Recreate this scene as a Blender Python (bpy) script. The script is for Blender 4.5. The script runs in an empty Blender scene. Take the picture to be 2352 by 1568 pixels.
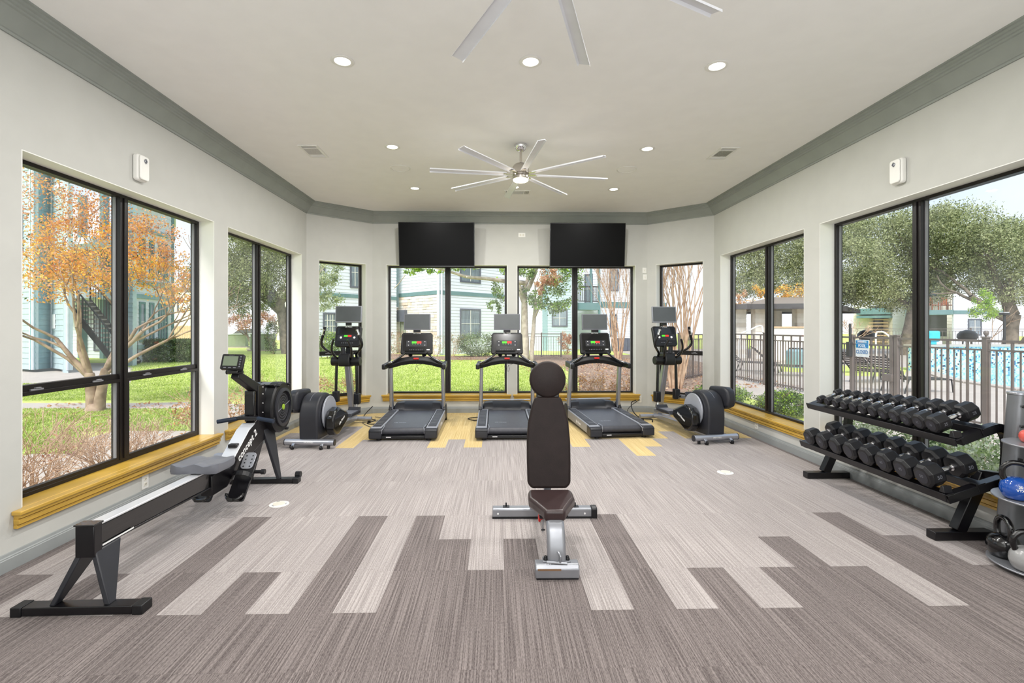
import bpy, bmesh, math, random
import numpy as np
from mathutils import Vector, Matrix
D = bpy.data
SC = bpy.context.scene
COL = SC.collection

# ------------------------------------------------------------------ camera
F, CX, CY, H, T = 1120.0, 1162.0, 751.0, 1.40, math.radians(1.2)
cam = D.cameras.new('camera'); cam_o = D.objects.new('camera', cam); COL.objects.link(cam_o)
cam.sensor_width = 36.0; cam.lens = F / 2352 * 36.0
cam.shift_x = (1176 - CX) / 2352; cam.shift_y = (CY - 784) / 2352
cam.clip_start = 0.05; cam.clip_end = 400
cam_o.location = (0, 0, H); cam_o.rotation_euler = (math.radians(90), 0, -T)
SC.camera = cam_o

# ------------------------------------------------------------------ exposure and view
SC.view_settings.view_transform = 'Standard'
SC.view_settings.look = 'None'
SC.view_settings.exposure = 0.15
SC.view_settings.gamma = 1.0
SC.view_settings.use_curve_mapping = False
SC.cycles.use_denoising = True
SC.cycles.max_bounces = 8; SC.cycles.diffuse_bounces = 4; SC.cycles.glossy_bounces = 3
SC.cycles.transmission_bounces = 4; SC.cycles.transparent_max_bounces = 12
SC.cycles.caustics_reflective = False; SC.cycles.caustics_refractive = False
SC.cycles.sample_clamp_indirect = 4.0

# ------------------------------------------------------------------ sky
wd = D.worlds.new('sky'); SC.world = wd; wd.use_nodes = True
nt = wd.node_tree; nt.nodes.clear()
tc = nt.nodes.new('ShaderNodeTexCoord'); sp = nt.nodes.new('ShaderNodeSeparateXYZ')
cr = nt.nodes.new('ShaderNodeValToRGB'); bg = nt.nodes.new('ShaderNodeBackground'); ou = nt.nodes.new('ShaderNodeOutputWorld')
nt.links.new(tc.outputs['Generated'], sp.inputs[0]); nt.links.new(sp.outputs['Z'], cr.inputs[0])
cl = nt.nodes.new('ShaderNodeTexNoise'); cl.inputs['Scale'].default_value = 3.0; cl.inputs['Detail'].default_value = 5
nt.links.new(tc.outputs['Generated'], cl.inputs['Vector'])
mxs = nt.nodes.new('ShaderNodeMix'); mxs.data_type = 'RGBA'
cr2 = nt.nodes.new('ShaderNodeValToRGB')
cr2.color_ramp.elements[0].position = 0.42; cr2.color_ramp.elements[0].color = (0, 0, 0, 1)
cr2.color_ramp.elements[1].position = 0.72; cr2.color_ramp.elements[1].color = (1, 1, 1, 1)
nt.links.new(cl.outputs['Fac'], cr2.inputs[0]); nt.links.new(cr2.outputs[0], mxs.inputs[0])
e = cr.color_ramp.elements
e[0].position = 0.0; e[0].color = (0.90, 0.94, 0.98, 1)
e[1].position = 0.50; e[1].color = (0.50, 0.68, 0.94, 1)
e2 = e.new(0.17); e2.color = (0.74, 0.85, 0.98, 1)
nt.links.new(cr.outputs[0], mxs.inputs[6]); mxs.inputs[7].default_value = (0.95, 0.96, 0.98, 1)
nt.links.new(mxs.outputs[2], bg.inputs[0]); bg.inputs[1].default_value = 1.12
nt.links.new(bg.outputs[0], ou.inputs[0])

# ------------------------------------------------------------------ sun (high thin cloud, from behind the building)
sl = D.lights.new('sun', 'SUN'); sl.energy = 4.3; sl.angle = math.radians(25); sl.color = (1.0, 0.97, 0.93)
so = D.objects.new('sun', sl); COL.objects.link(so)
so.rotation_euler = (math.radians(42), 0, math.radians(-18)); so.location = (0, -6, 12)

# ------------------------------------------------------------------ large soft fill lights added behind the camera to brighten the room
def area(name, loc, rot, sx, sy, power, color=(1, 1, 1)):
    l = D.lights.new(name, 'AREA'); l.shape = 'RECTANGLE'; l.size = sx; l.size_y = sy; l.energy = power; l.color = color
    o = D.objects.new(name, l); COL.objects.link(o); o.location = loc; o.rotation_euler = rot
    return o
area('rear_fill', (0.25, -2.6, 1.9), (math.radians(94), 0, 0), 5.4, 2.2, 46, (0.95, 0.98, 1.0))
area('ceiling_fill', (0.25, -1.5, 0.6), (math.radians(172), 0, 0), 5.4, 2.6, 104, (0.95, 0.98, 1.0))

# ------------------------------------------------------------------ materials
def lin(c):
    r = []
    for v in c[:3]:
        v = v / 255.0
        r.append(v / 12.92 if v <= 0.04045 else ((v + 0.055) / 1.055) ** 2.4)
    return (r[0], r[1], r[2], 1.0)
MATS = {}
def mat(name, c, rough=0.5, metal=0.0, var=0.06, scale=6.0, bump=0.0, bscale=80.0, spec=0.5, coat=0.0, c2=None, stretch=None):
    """principled material with procedural tone variation and fine relief"""
    if name in MATS: return MATS[name]
    m = D.materials.new(name); m.use_nodes = True; t = m.node_tree
    b = t.nodes['Principled BSDF']
    b.inputs['Roughness'].default_value = rough; b.inputs['Metallic'].default_value = metal
    b.inputs['Specular IOR Level'].default_value = spec; b.inputs['Coat Weight'].default_value = coat
    g = t.nodes.new('ShaderNodeNewGeometry'); n = t.nodes.new('ShaderNodeTexNoise')
    n.inputs['Scale'].default_value = scale; n.inputs['Detail'].default_value = 4
    vec = g.outputs['Position']
    if stretch:
        mp = t.nodes.new('ShaderNodeVectorMath'); mp.operation = 'MULTIPLY'; mp.inputs[1].default_value = stretch
        t.links.new(vec, mp.inputs[0]); vec = mp.outputs[0]
    t.links.new(vec, n.inputs['Vector'])
    mx = t.nodes.new('ShaderNodeMix'); mx.data_type = 'RGBA'
    a = lin(c)
    if c2: lo, hi = a, lin(c2)
    else:
        lo = tuple(v * (1 - var) for v in a[:3]) + (1,); hi = tuple(min(1, v * (1 + var)) for v in a[:3]) + (1,)
    mx.inputs[6].default_value = lo; mx.inputs[7].default_value = hi
    rp = t.nodes.new('ShaderNodeMapRange'); rp.inputs[1].default_value = 0.35; rp.inputs[2].default_value = 0.65
    t.links.new(n.outputs['Fac'], rp.inputs[0]); t.links.new(rp.outputs[0], mx.inputs[0])
    t.links.new(mx.outputs[2], b.inputs['Base Color'])
    if bump > 0:
        n2 = t.nodes.new('ShaderNodeTexNoise'); n2.inputs['Scale'].default_value = bscale; n2.inputs['Detail'].default_value = 3
        t.links.new(vec, n2.inputs['Vector'])
        bp = t.nodes.new('ShaderNodeBump'); bp.inputs['Strength'].default_value = bump; bp.inputs['Distance'].default_value = 0.01
        t.links.new(n2.outputs['Fac'], bp.inputs['Height']); t.links.new(bp.outputs[0], b.inputs['Normal'])
    MATS[name] = m
    return m
def emis(name, c, strength):
    if name in MATS: return MATS[name]
    m = D.materials.new(name); m.use_nodes = True; b = m.node_tree.nodes['Principled BSDF']
    b.inputs['Base Color'].default_value = lin(c); b.inputs['Emission Color'].default_value = lin(c)
    b.inputs['Emission Strength'].default_value = strength
    MATS[name] = m; return m
def glassmat(name, tint, refl=0.07, haze=0.0):
    m = D.materials.new(name); m.use_nodes = True; t = m.node_tree; t.nodes.clear()
    o = t.nodes.new('ShaderNodeOutputMaterial'); tr = t.nodes.new('ShaderNodeBsdfTransparent'); gl = t.nodes.new('ShaderNodeBsdfGlossy')
    gl.inputs['Roughness'].default_value = 0.0; tr.inputs[0].default_value = tint
    fr = t.nodes.new('ShaderNodeLayerWeight'); fr.inputs[0].default_value = 0.5
    pw = t.nodes.new('ShaderNodeMath'); pw.operation = 'POWER'; pw.inputs[1].default_value = 4.0
    ml = t.nodes.new('ShaderNodeMath'); ml.operation = 'MULTIPLY_ADD'; ml.inputs[1].default_value = 0.5 * refl; ml.inputs[2].default_value = 0.025 * refl
    t.links.new(fr.outputs['Facing'], pw.inputs[0])
    mx = t.nodes.new('ShaderNodeMixShader')
    t.links.new(pw.outputs[0], ml.inputs[0]); t.links.new(ml.outputs[0], mx.inputs[0])
    t.links.new(tr.outputs[0], mx.inputs[1]); t.links.new(gl.outputs[0], mx.inputs[2])
    last = mx.outputs[0]
    if haze > 0:      # diffuse veil standing in for the hazy reflection on the panes
        df = t.nodes.new('ShaderNodeBsdfDiffuse'); df.inputs[0].default_value = (0.8, 0.82, 0.82, 1)
        n = t.nodes.new('ShaderNodeTexNoise'); n.inputs['Scale'].default_value = 1.1; n.inputs['Detail'].default_value = 3
        g = t.nodes.new('ShaderNodeNewGeometry'); t.links.new(g.outputs['Position'], n.inputs['Vector'])
        mr = t.nodes.new('ShaderNodeMapRange'); mr.inputs[1].default_value = 0.40; mr.inputs[2].default_value = 0.72; mr.inputs[4].default_value = haze
        t.links.new(n.outputs['Fac'], mr.inputs[0])
        m2 = t.nodes.new('ShaderNodeMixShader'); t.links.new(mr.outputs[0], m2.inputs[0]); t.links.new(last, m2.inputs[1]); t.links.new(df.outputs[0], m2.inputs[2])
        last = m2.outputs[0]
    t.links.new(last, o.inputs[0]); MATS[name] = m; return m
def leafmat(name, c, c2, trans=0.35, scale=2.5):
    """thin leaf: diffuse mixed with translucent, tone varied through the crown"""
    if name in MATS: return MATS[name]
    m = D.materials.new(name); m.use_nodes = True; t = m.node_tree; t.nodes.clear()
    o = t.nodes.new('ShaderNodeOutputMaterial'); d = t.nodes.new('ShaderNodeBsdfDiffuse'); tl = t.nodes.new('ShaderNodeBsdfTranslucent')
    g = t.nodes.new('ShaderNodeNewGeometry'); n = t.nodes.new('ShaderNodeTexNoise'); n.inputs['Scale'].default_value = scale; n.inputs['Detail'].default_value = 6
    t.links.new(g.outputs['Position'], n.inputs['Vector'])
    rp = t.nodes.new('ShaderNodeMapRange'); rp.inputs[1].default_value = 0.38; rp.inputs[2].default_value = 0.62
    mx = t.nodes.new('ShaderNodeMix'); mx.data_type = 'RGBA'; mx.inputs[6].default_value = lin(c); mx.inputs[7].default_value = lin(c2)
    t.links.new(n.outputs['Fac'], rp.inputs[0]); t.links.new(rp.outputs[0], mx.inputs[0])
    t.links.new(mx.outputs[2], d.inputs[0]); t.links.new(mx.outputs[2], tl.inputs[0])
    ms = t.nodes.new('ShaderNodeMixShader'); ms.inputs[0].default_value = trans
    t.links.new(d.outputs[0], ms.inputs[1]); t.links.new(tl.outputs[0], ms.inputs[2]); t.links.new(ms.outputs[0], o.inputs[0])
    MATS[name] = m; return m
def carpet(name, base, thread):
    m = D.materials.new(name); m.use_nodes = True; t = m.node_tree; b = t.nodes['Principled BSDF']
    b.inputs['Roughness'].default_value = 0.95; b.inputs['Specular IOR Level'].default_value = 0.15
    b.inputs['Sheen Weight'].default_value = 0.15
    g = t.nodes.new('ShaderNodeNewGeometry'); oi = t.nodes.new('ShaderNodeObjectInfo')
    def noise(sx, sy, detail, ofs=True):
        v = t.nodes.new('ShaderNodeVectorMath'); v.operation = 'MULTIPLY'; v.inputs[1].default_value = (sx, sy, 1)
        t.links.new(g.outputs['Position'], v.inputs[0]); src = v.outputs[0]
        if ofs:
            k = t.nodes.new('ShaderNodeVectorMath'); k.operation = 'ADD'
            cmb = t.nodes.new('ShaderNodeCombineXYZ'); q = t.nodes.new('ShaderNodeMath'); q.operation = 'MULTIPLY'; q.inputs[1].default_value = 60
            t.links.new(oi.outputs['Random'], q.inputs[0]); t.links.new(q.outputs[0], cmb.inputs[0]); t.links.new(q.outputs[0], cmb.inputs[1])
            t.links.new(src, k.inputs[0]); t.links.new(cmb.outputs[0], k.inputs[1]); src = k.outputs[0]
        n = t.nodes.new('ShaderNodeTexNoise'); n.inputs['Scale'].default_value = 1; n.inputs['Detail'].default_value = detail
        t.links.new(src, n.inputs['Vector']); return n
    n1 = noise(165, 1.3, 3); n2 = noise(330, 60, 2); n3 = noise(1.2, 1.0, 3, False)
    r1 = t.nodes.new('ShaderNodeMapRange'); r1.inputs[1].default_value = 0.40; r1.inputs[2].default_value = 0.66; t.links.new(n1.outputs['Fac'], r1.inputs[0])
    r2 = t.nodes.new('ShaderNodeMapRange'); r2.inputs[1].default_value = 0.36; r2.inputs[2].default_value = 0.64; t.links.new(n2.outputs['Fac'], r2.inputs[0])
    ad = t.nodes.new('ShaderNodeMath'); ad.operation = 'MULTIPLY_ADD'; ad.inputs[1].default_value = 0.6
    hf = t.nodes.new('ShaderNodeMath'); hf.operation = 'MULTIPLY'; hf.inputs[1].default_value = 0.42
    t.links.new(r2.outputs[0], hf.inputs[0]); t.links.new(r1.outputs[0], ad.inputs[0]); t.links.new(hf.outputs[0], ad.inputs[2])
    mx = t.nodes.new('ShaderNodeMix'); mx.data_type = 'RGBA'; mx.inputs[6].default_value = lin(base); mx.inputs[7].default_value = lin(thread)
    t.links.new(ad.outputs[0], mx.inputs[0])
    hs = t.nodes.new('ShaderNodeHueSaturation'); t.links.new(mx.outputs[2], hs.inputs['Color'])
    r3 = t.nodes.new('ShaderNodeMapRange'); r3.inputs[1].default_value = 0.3; r3.inputs[2].default_value = 0.7; r3.inputs[3].default_value = 0.93; r3.inputs[4].default_value = 1.07
    t.links.new(n3.outputs['Fac'], r3.inputs[0]); t.links.new(r3.outputs[0], hs.inputs['Value'])
    t.links.new(hs.outputs[0], b.inputs['Base Color'])
    bp = t.nodes.new('ShaderNodeBump'); bp.inputs['Strength'].default_value = 0.35; bp.inputs['Distance'].default_value = 0.004
    t.links.new(n1.outputs['Fac'], bp.inputs['Height']); t.links.new(bp.outputs[0], b.inputs['Normal'])
    MATS[name] = m; return m

# interior
mat('wall_paint', (196, 196, 191), 0.85, var=0.015, bump=0.05, bscale=160)
mat('reveal_daylit', (240, 240, 236), 0.6, var=0.01)  # reveals brightened in the colour for the daylight falling on them
mat('ceiling_paint', (246, 245, 243), 0.9, var=0.012, bump=0.04, bscale=120)
mat('crown_grey', (146, 151, 146), 0.5, var=0.04)
mat('base_grey', (146, 150, 150), 0.45, var=0.04)
mat('mustard', (200, 160, 66), 0.32, var=0.12, scale=3, stretch=(1, 1, 8), coat=0.3)
mat('bronze', (26, 22, 21), 0.40, metal=0.0, var=0.1, spec=0.4)
mat('bronze_seal', (128, 128, 132), 0.5)
carpet('carpet_light', (131, 123, 121), (184, 176, 173))
carpet('carpet_dark', (72, 63, 62), (142, 132, 129))
carpet('carpet_gold', (186, 156, 92), (228, 206, 152))
mat('carpet_back', (118, 108, 104), 0.95)
glassmat('window_glass', (0.99, 0.995, 0.99, 1), 0.6, 0.05)
glassmat('far_glass', (0.75, 0.8, 0.85, 1), 1.6)
mat('black_plastic', (17, 17, 20), 0.42, var=0.1, bump=0.03, bscale=300)
mat('gloss_black', (10, 10, 12), 0.18, coat=0.5)
mat('dark_plastic', (38, 39, 45), 0.45, var=0.08, bump=0.03, bscale=300)
mat('grey_plastic', (108, 110, 118), 0.4, var=0.05)
mat('side_rail', (150, 152, 160), 0.38, metal=0.25, var=0.04)
mat('silver', (176, 178, 186), 0.3, metal=0.75, var=0.03)
mat('steel_paint', (150, 152, 158), 0.34, metal=0.55, var=0.05)
mat('rail_steel', (226, 228, 232), 0.28, metal=0.35, var=0.02)
mat('chrome', (225, 225, 228), 0.12, metal=1.0, var=0.02)
mat('belt', (64, 65, 72), 0.38, var=0.1, bump=0.08, bscale=500, scale=20)
mat('rubber', (19, 19, 23), 0.42, var=0.12, bump=0.06, bscale=220)
mat('rubber_face', (46, 46, 54), 0.55, var=0.08)
mat('frame_black', (14, 13, 17), 0.28, var=0.1)
mat('vinyl_brown', (36, 27, 26), 0.55, spec=0.25, var=0.12, bump=0.08, bscale=260, scale=14)
mat('vinyl_seat', (52, 38, 38), 0.33, var=0.1, bump=0.06, bscale=260)
mat('screen', (5, 5, 6), 0.35, var=0.02, spec=0.12)
mat('small_screen', (84, 88, 90), 0.2, var=0.06)
mat('lcd_grey', (112, 124, 104), 0.3)
mat('hub_grey', (176, 180, 190), 0.3, metal=0.3)
mat('white_plastic', (236, 235, 230), 0.4, var=0.015)
mat('ivory_plastic', (226, 222, 208), 0.4)
mat('vent_dark', (120, 118, 112), 0.7)
mat('nickel', (190, 184, 176), 0.25, metal=0.9)
mat('fan_blade', (222, 223, 228), 0.35, var=0.03)
mat('bright_label', (240, 240, 240), 0.5)
mat('red_plastic', (214, 42, 34), 0.4)
mat('blue_gloss', (22, 74, 158), 0.12, coat=0.6)
mat('red_gloss', (208, 88, 78), 0.15, coat=0.6)
mat('grey_gloss', (150, 150, 150), 0.2, coat=0.5)
mat('hammer_grey', (120, 122, 126), 0.35, metal=0.5, var=0.08, bump=0.05, bscale=240)
mat('navy_grip', (28, 40, 58), 0.45)
mat('copper_worn', (150, 118, 90), 0.4, metal=0.5)
emis('lamp_white', (255, 252, 240), 3.0)
emis('lamp_warm', (255, 238, 210), 3.5)
emis('led_green', (70, 200, 40), 0.9)
emis('led_red', (235, 45, 35), 0.9)
# exterior
mat('lawn', (176, 190, 96), 0.95, c2=(208, 216, 132), scale=9, bump=0.5, bscale=60, spec=0.1)
mat('mulch', (122, 98, 82), 0.95, c2=(180, 156, 138), scale=14, bump=0.6, bscale=40, spec=0.1)
mat('concrete', (184, 174, 165), 0.9, var=0.05, scale=3, bump=0.1, spec=0.2)
mat('siding_light', (222, 226, 234), 0.7, var=0.03)
mat('siding_teal', (178, 196, 202), 0.7, var=0.05)
mat('siding_green', (138, 168, 175), 0.7, var=0.05)
mat('trim_teal', (104, 138, 140), 0.7)
mat('trim_light', (220, 227, 236), 0.7)
mat('siding_cream', (232, 226, 212), 0.8, var=0.04)
mat('stone_a', (232, 226, 218), 0.9, var=0.08, scale=4, bump=0.3, bscale=30)
mat('stone_b', (222, 212, 200), 0.9, var=0.08, scale=4, bump=0.3, bscale=30)
mat('stone_c', (242, 236, 228), 0.9, var=0.06, scale=4, bump=0.3, bscale=30)
mat('stone_d', (226, 204, 186), 0.9, var=0.08, scale=4, bump=0.3, bscale=30)
mat('mortar', (176, 164, 152), 0.95)
mat('window_trim', (92, 96, 108), 0.6)
mat('muntin', (226, 224, 214), 0.6)
mat('curtain', (232, 226, 216), 0.8, var=0.2, scale=2, stretch=(8, 8, 0.6))
mat('dark_pane', (96, 96, 100), 0.2)
mat('steel_dark', (52, 52, 54), 0.5)
mat('iron_fence', (112, 102, 98), 0.5, var=0.08)
mat('bark_myrtle', (124, 102, 84), 0.85, c2=(178, 156, 134), scale=5, bump=0.2)
mat('bark_pale', (172, 138, 112), 0.85, c2=(208, 180, 154), scale=6, bump=0.2)
mat('bark_oak', (104, 94, 84), 0.95, c2=(140, 128, 114), scale=5, bump=0.6, bscale=25)
mat('bark_grey', (160, 146, 132), 0.95, c2=(196, 184, 170), scale=6, bump=0.5, bscale=25)
leafmat('leaf_orange', (232, 158, 82), (246, 192, 104)); leafmat('leaf_yellow', (250, 200, 76), (244, 210, 116)); leafmat('leaf_rust', (212, 156, 126), (228, 184, 152))
leafmat('leaf_oak', (124, 132, 88), (176, 180, 132)); leafmat('leaf_oak_light', (160, 168, 120), (204, 208, 166)); leafmat('leaf_oak_dark', (74, 88, 54), (110, 120, 80))
leafmat('leaf_hedge', (70, 96, 56), (128, 150, 96)); leafmat('leaf_hedge_light', (128, 148, 100), (176, 190, 146))
leafmat('leaf_lime', (150, 190, 60), (196, 222, 100)); leafmat('leaf_brown', (186, 136, 92), (222, 178, 124)); leafmat('leaf_brown_pale', (206, 176, 142), (226, 200, 168))
leafmat('leaf_magnolia', (76, 112, 52), (140, 168, 92)); leafmat('leaf_dead', (160, 112, 86), (196, 150, 118)); leafmat('leaf_plum', (176, 140, 130), (206, 172, 160))
leafmat('leaf_silver', (150, 164, 136), (190, 200, 176))
mat('wood_fence', (214, 180, 144), 0.85, var=0.08)
mat('util_green', (138, 150, 128), 0.6)
mat('roof_brown', (134, 122, 112), 0.95, var=0.12, scale=12)
mat('fascia_dark', (74, 70, 72), 0.7)
mat('pool_water', (150, 220, 236), 0.05, var=0.06, scale=2, coat=0.3)
mat('turquoise', (66, 186, 208), 0.5)
mat('sign_white', (240, 244, 248), 0.5); mat('sign_blue', (30, 140, 206), 0.5); mat('text_blue', (60, 120, 180), 0.5)
mat('car_silver', (190, 192, 198), 0.25, metal=0.4); mat('grill_black', (40, 40, 44), 0.4)
mat('leather_orange', (196, 110, 70), 0.6)

# ------------------------------------------------------------------ helpers
def W(px, py, d):
    """world point seen at photo pixel (px, py) at camera depth d"""
    a = (px - CX) / F * d
    return Vector((a * math.cos(T) + d * math.sin(T), -a * math.sin(T) + d * math.cos(T), H - (py - CY) / F * d))
def G(px, d, z=-0.15):
    p = W(px, CY, d); p.z = z; return p
class MB:
    """collects geometry, then builds ONE mesh object"""
    def __init__(s): s.v = []; s.f = []; s.mi = []; s.m = 0
    def add(s, vs, fs):
        o = len(s.v); s.v += [tuple(v) for v in vs]
        for f in fs: s.f.append(tuple(i + o for i in f)); s.mi.append(s.m)
        return s
    def hexa(s, p): return s.add(p, [(0, 3, 2, 1), (4, 5, 6, 7), (0, 1, 5, 4), (1, 2, 6, 5), (2, 3, 7, 6), (3, 0, 4, 7)])
    def box(s, x0, x1, y0, y1, z0, z1):
        return s.hexa([(x0, y0, z0), (x1, y0, z0), (x1, y1, z0), (x0, y1, z0), (x0, y0, z1), (x1, y0, z1), (x1, y1, z1), (x0, y1, z1)])
    def cbox(s, c, sz, M=None):
        hx, hy, hz = sz[0] / 2, sz[1] / 2, sz[2] / 2
        P = [Vector(q) for q in ((-hx, -hy, -hz), (hx, -hy, -hz), (hx, hy, -hz), (-hx, hy, -hz), (-hx, -hy, hz), (hx, -hy, hz), (hx, hy, hz), (-hx, hy, hz))]
        if M is not None: P = [M @ q for q in P]
        return s.hexa([q + Vector(c) for q in P])
    def taper(s, a, b, wa, ha, wb, hb, up=(0, 0, 1)):
        """box between a and b; w across, h along up at either end"""
        a, b = Vector(a), Vector(b); d = (b - a).normalized(); u = Vector(up)
        r = d.cross(u)
        if r.length < 1e-4: r = d.cross(Vector((0, 1, 0)))
        r.normalize(); u = r.cross(d).normalized()
        P = []
        for c, w, h in ((a, wa, ha), (b, wb, hb)):
            P += [c - r * w / 2 - u * h / 2, c + r * w / 2 - u * h / 2, c + r * w / 2 + u * h / 2, c - r * w / 2 + u * h / 2]
        return s.hexa(P)
    def bar(s, a, b, w, h=None, up=(0, 0, 1)):
        h = w if h is None else h; return s.taper(a, b, w, h, w, h, up)
    def tube(s, pts, r, n=8, cap=True):
        pts = [Vector(p) for p in pts]; k = len(pts); rs = r if isinstance(r, (list, tuple)) else [r] * k
        o = len(s.v); prev = None
        for i, p in enumerate(pts):
            d = (pts[min(i + 1, k - 1)] - pts[max(i - 1, 0)]).normalized()
            if prev is None:
                u = d.cross(Vector((0, 0, 1)))
                if u.length < 1e-3: u = d.cross(Vector((1, 0, 0)))
            else: u = prev - d * prev.dot(d)
            u.normalize(); prev = u; w = d.cross(u)
            for j in range(n):
                a = 2 * math.pi * j / n; s.v.append(tuple(p + (u * math.cos(a) + w * math.sin(a)) * rs[i]))
        for i in range(k - 1):
            for j in range(n):
                s.f.append((o + i * n + j, o + (i + 1) * n + j, o + (i + 1) * n + (j + 1) % n, o + i * n + (j + 1) % n)); s.mi.append(s.m)
        if cap:
            s.f.append(tuple(o + j for j in range(n))); s.mi.append(s.m)
            s.f.append(tuple(o + (k - 1) * n + j for j in reversed(range(n)))); s.mi.append(s.m)
        return s
    def cyl(s, a, b, r, n=20, r2=None): return s.tube([a, b], [r, r if r2 is None else r2], n)
    def lathe(s, prof, n=24, c=(0, 0, 0), M=None):
        """prof: (radius, height) list turned about Z"""
        o = len(s.v); c = Vector(c)
        for r, z in prof:
            for j in range(n):
                a = 2 * math.pi * j / n; q = Vector((r * math.cos(a), r * math.sin(a), z))
                if M is not None: q = M @ q
                s.v.append(tuple(q + c))
        k = len(prof)
        for i in range(k - 1):
            for j in range(n):
                s.f.append((o + i * n + j, o + i * n + (j + 1) % n, o + (i + 1) * n + (j + 1) % n, o + (i + 1) * n + j)); s.mi.append(s.m)
        s.f.append(tuple(o + j for j in reversed(range(n)))); s.mi.append(s.m)
        s.f.append(tuple(o + (k - 1) * n + j for j in range(n))); s.mi.append(s.m)
        return s
    def prism(s, poly, a, b, axis='x'):
        """2D outline swept between a and b along axis; x: (y,z) y: (x,z) z: (x,y)"""
        def P(t, q): return {'x': (t, q[0], q[1]), 'y': (q[0], t, q[1]), 'z': (q[0], q[1], t)}[axis]
        n = len(poly); vs = [P(a, q) for q in poly] + [P(b, q) for q in poly]
        fs = [tuple(reversed(range(n))), tuple(range(n, 2 * n))] + [(i, (i + 1) % n, n + (i + 1) % n, n + i) for i in range(n)]
        return s.add(vs, fs)
    def xf(s, M, start=0):
        for i in range(start, len(s.v)): s.v[i] = tuple(M @ Vector(s.v[i]))
        return s
    def build(s, name, m, parent=None, bevel=0.0, seg=2, sharp=35, smooth=True):
        me = D.meshes.new(name); me.from_pydata(s.v, [], s.f)
        for mm in (m if isinstance(m, (list, tuple)) else [m]): me.materials.append(MATS[mm])
        if isinstance(m, (list, tuple)): me.polygons.foreach_set('material_index', s.mi)
        bm = bmesh.new(); bm.from_mesh(me); bmesh.ops.recalc_face_normals(bm, faces=bm.faces); bm.to_mesh(me); bm.free()
        if smooth:
            me.polygons.foreach_set('use_smooth', [True] * len(me.polygons))
            me.set_sharp_from_angle(angle=math.radians(sharp))
        o = D.objects.new(name, me); COL.objects.link(o)
        if parent is not None: o.parent = parent
        if bevel > 0:
            b = o.modifiers.new('bevel', 'BEVEL'); b.width = bevel; b.segments = seg; b.limit_method = 'ANGLE'; b.angle_limit = math.radians(40)
            b.harden_normals = False
        return o
def tag(o, label=None, cat=None, group=None, kind=None):
    if label: o['label'] = label
    if cat: o['category'] = cat
    if group: o['group'] = group
    if kind: o['kind'] = kind
    return o
def thing(name, label, cat, loc=(0, 0, 0), rz=0.0, group=None):
    o = D.objects.new(name, None); COL.objects.link(o); o.location = loc; o.rotation_euler = (0, 0, rz)
    o.empty_display_size = 0.1
    return tag(o, label, cat, group)
def struct(o): o['kind'] = 'structure'; return o
def kids(o): return [c for c in D.objects if c.parent == o]
def dup(root, loc, rz=None, label=None, group=None):
    def cp(o, par):
        c = o.copy(); COL.objects.link(c)
        if par is not None: c.parent = par
        for k in KID.get(o.name, []): cp(k, c)
        return c
    global KID
    KID = {}
    for o in D.objects:
        if o.parent is not None: KID.setdefault(o.parent.name, []).append(o)
    r = cp(root, None); r.location = loc
    if rz is not None: r.rotation_euler = (0, 0, rz)
    if label: r['label'] = label
    if group: r['group'] = group
    return r
def text(body, size, m, parent, M, name='lettering', ext=0.0015, bold=False, align='CENTER'):
    cu = D.curves.new(name, 'FONT'); cu.body = body; cu.size = size; cu.extrude = ext; cu.align_x = align; cu.align_y = 'CENTER'
    cu.offset = size * 0.018 if bold else 0
    cu.resolution_u = 3
    o = D.objects.new(name, cu); COL.objects.link(o)
    dg = bpy.context.evaluated_depsgraph_get(); me = D.meshes.new_from_object(o.evaluated_get(dg))
    D.objects.remove(o); D.curves.remove(cu)
    me.materials.clear(); me.materials.append(MATS[m]); me.name = name
    me.transform(M)
    t = D.objects.new(name, me); COL.objects.link(t)
    if parent is not None: t.parent = parent
    return t
def basis(x, y, loc):
    """matrix whose X is the reading direction, Y the letters' up"""
    x = Vector(x).normalized(); y = Vector(y); y = (y - x * y.dot(x)).normalized(); z = x.cross(y)
    return Matrix(((x.x, y.x, z.x, loc[0]), (x.y, y.y, z.y, loc[1]), (x.z, y.z, z.z, loc[2]), (0, 0, 0, 1)))
def RX(a): return Matrix.Rotation(math.radians(a), 3, 'X')
def RY(a): return Matrix.Rotation(math.radians(a), 3, 'Y')
def RZ(a): return Matrix.Rotation(math.radians(a), 3, 'Z')
def rrect(w, h, r, n=4, cx=0, cy=0):
    p = []
    for qx, qy, a0 in ((w / 2 - r, h / 2 - r, 0), (-w / 2 + r, h / 2 - r, 90), (-w / 2 + r, -h / 2 + r, 180), (w / 2 - r, -h / 2 + r, 270)):
        for i in range(n + 1):
            a = math.radians(a0 + 90 * i / n); p.append((cx + qx + r * math.cos(a), cy + qy + r * math.sin(a)))
    return p
def smoothpts(pts, k=4):
    """Catmull-Rom through the points"""
    P = [Vector(p) for p in pts]; out = []
    for i in range(len(P) - 1):
        p0, p1, p2, p3 = P[max(i - 1, 0)], P[i], P[i + 1], P[min(i + 2, len(P) - 1)]
        for j in range(k):
            t = j / k
            out.append(0.5 * ((2 * p1) + (p2 - p0) * t + (2 * p0 - 5 * p1 + 4 * p2 - p3) * t * t + (3 * p1 - p0 - 3 * p2 + p3) * t ** 3))
    out.append(P[-1]); return out

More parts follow.
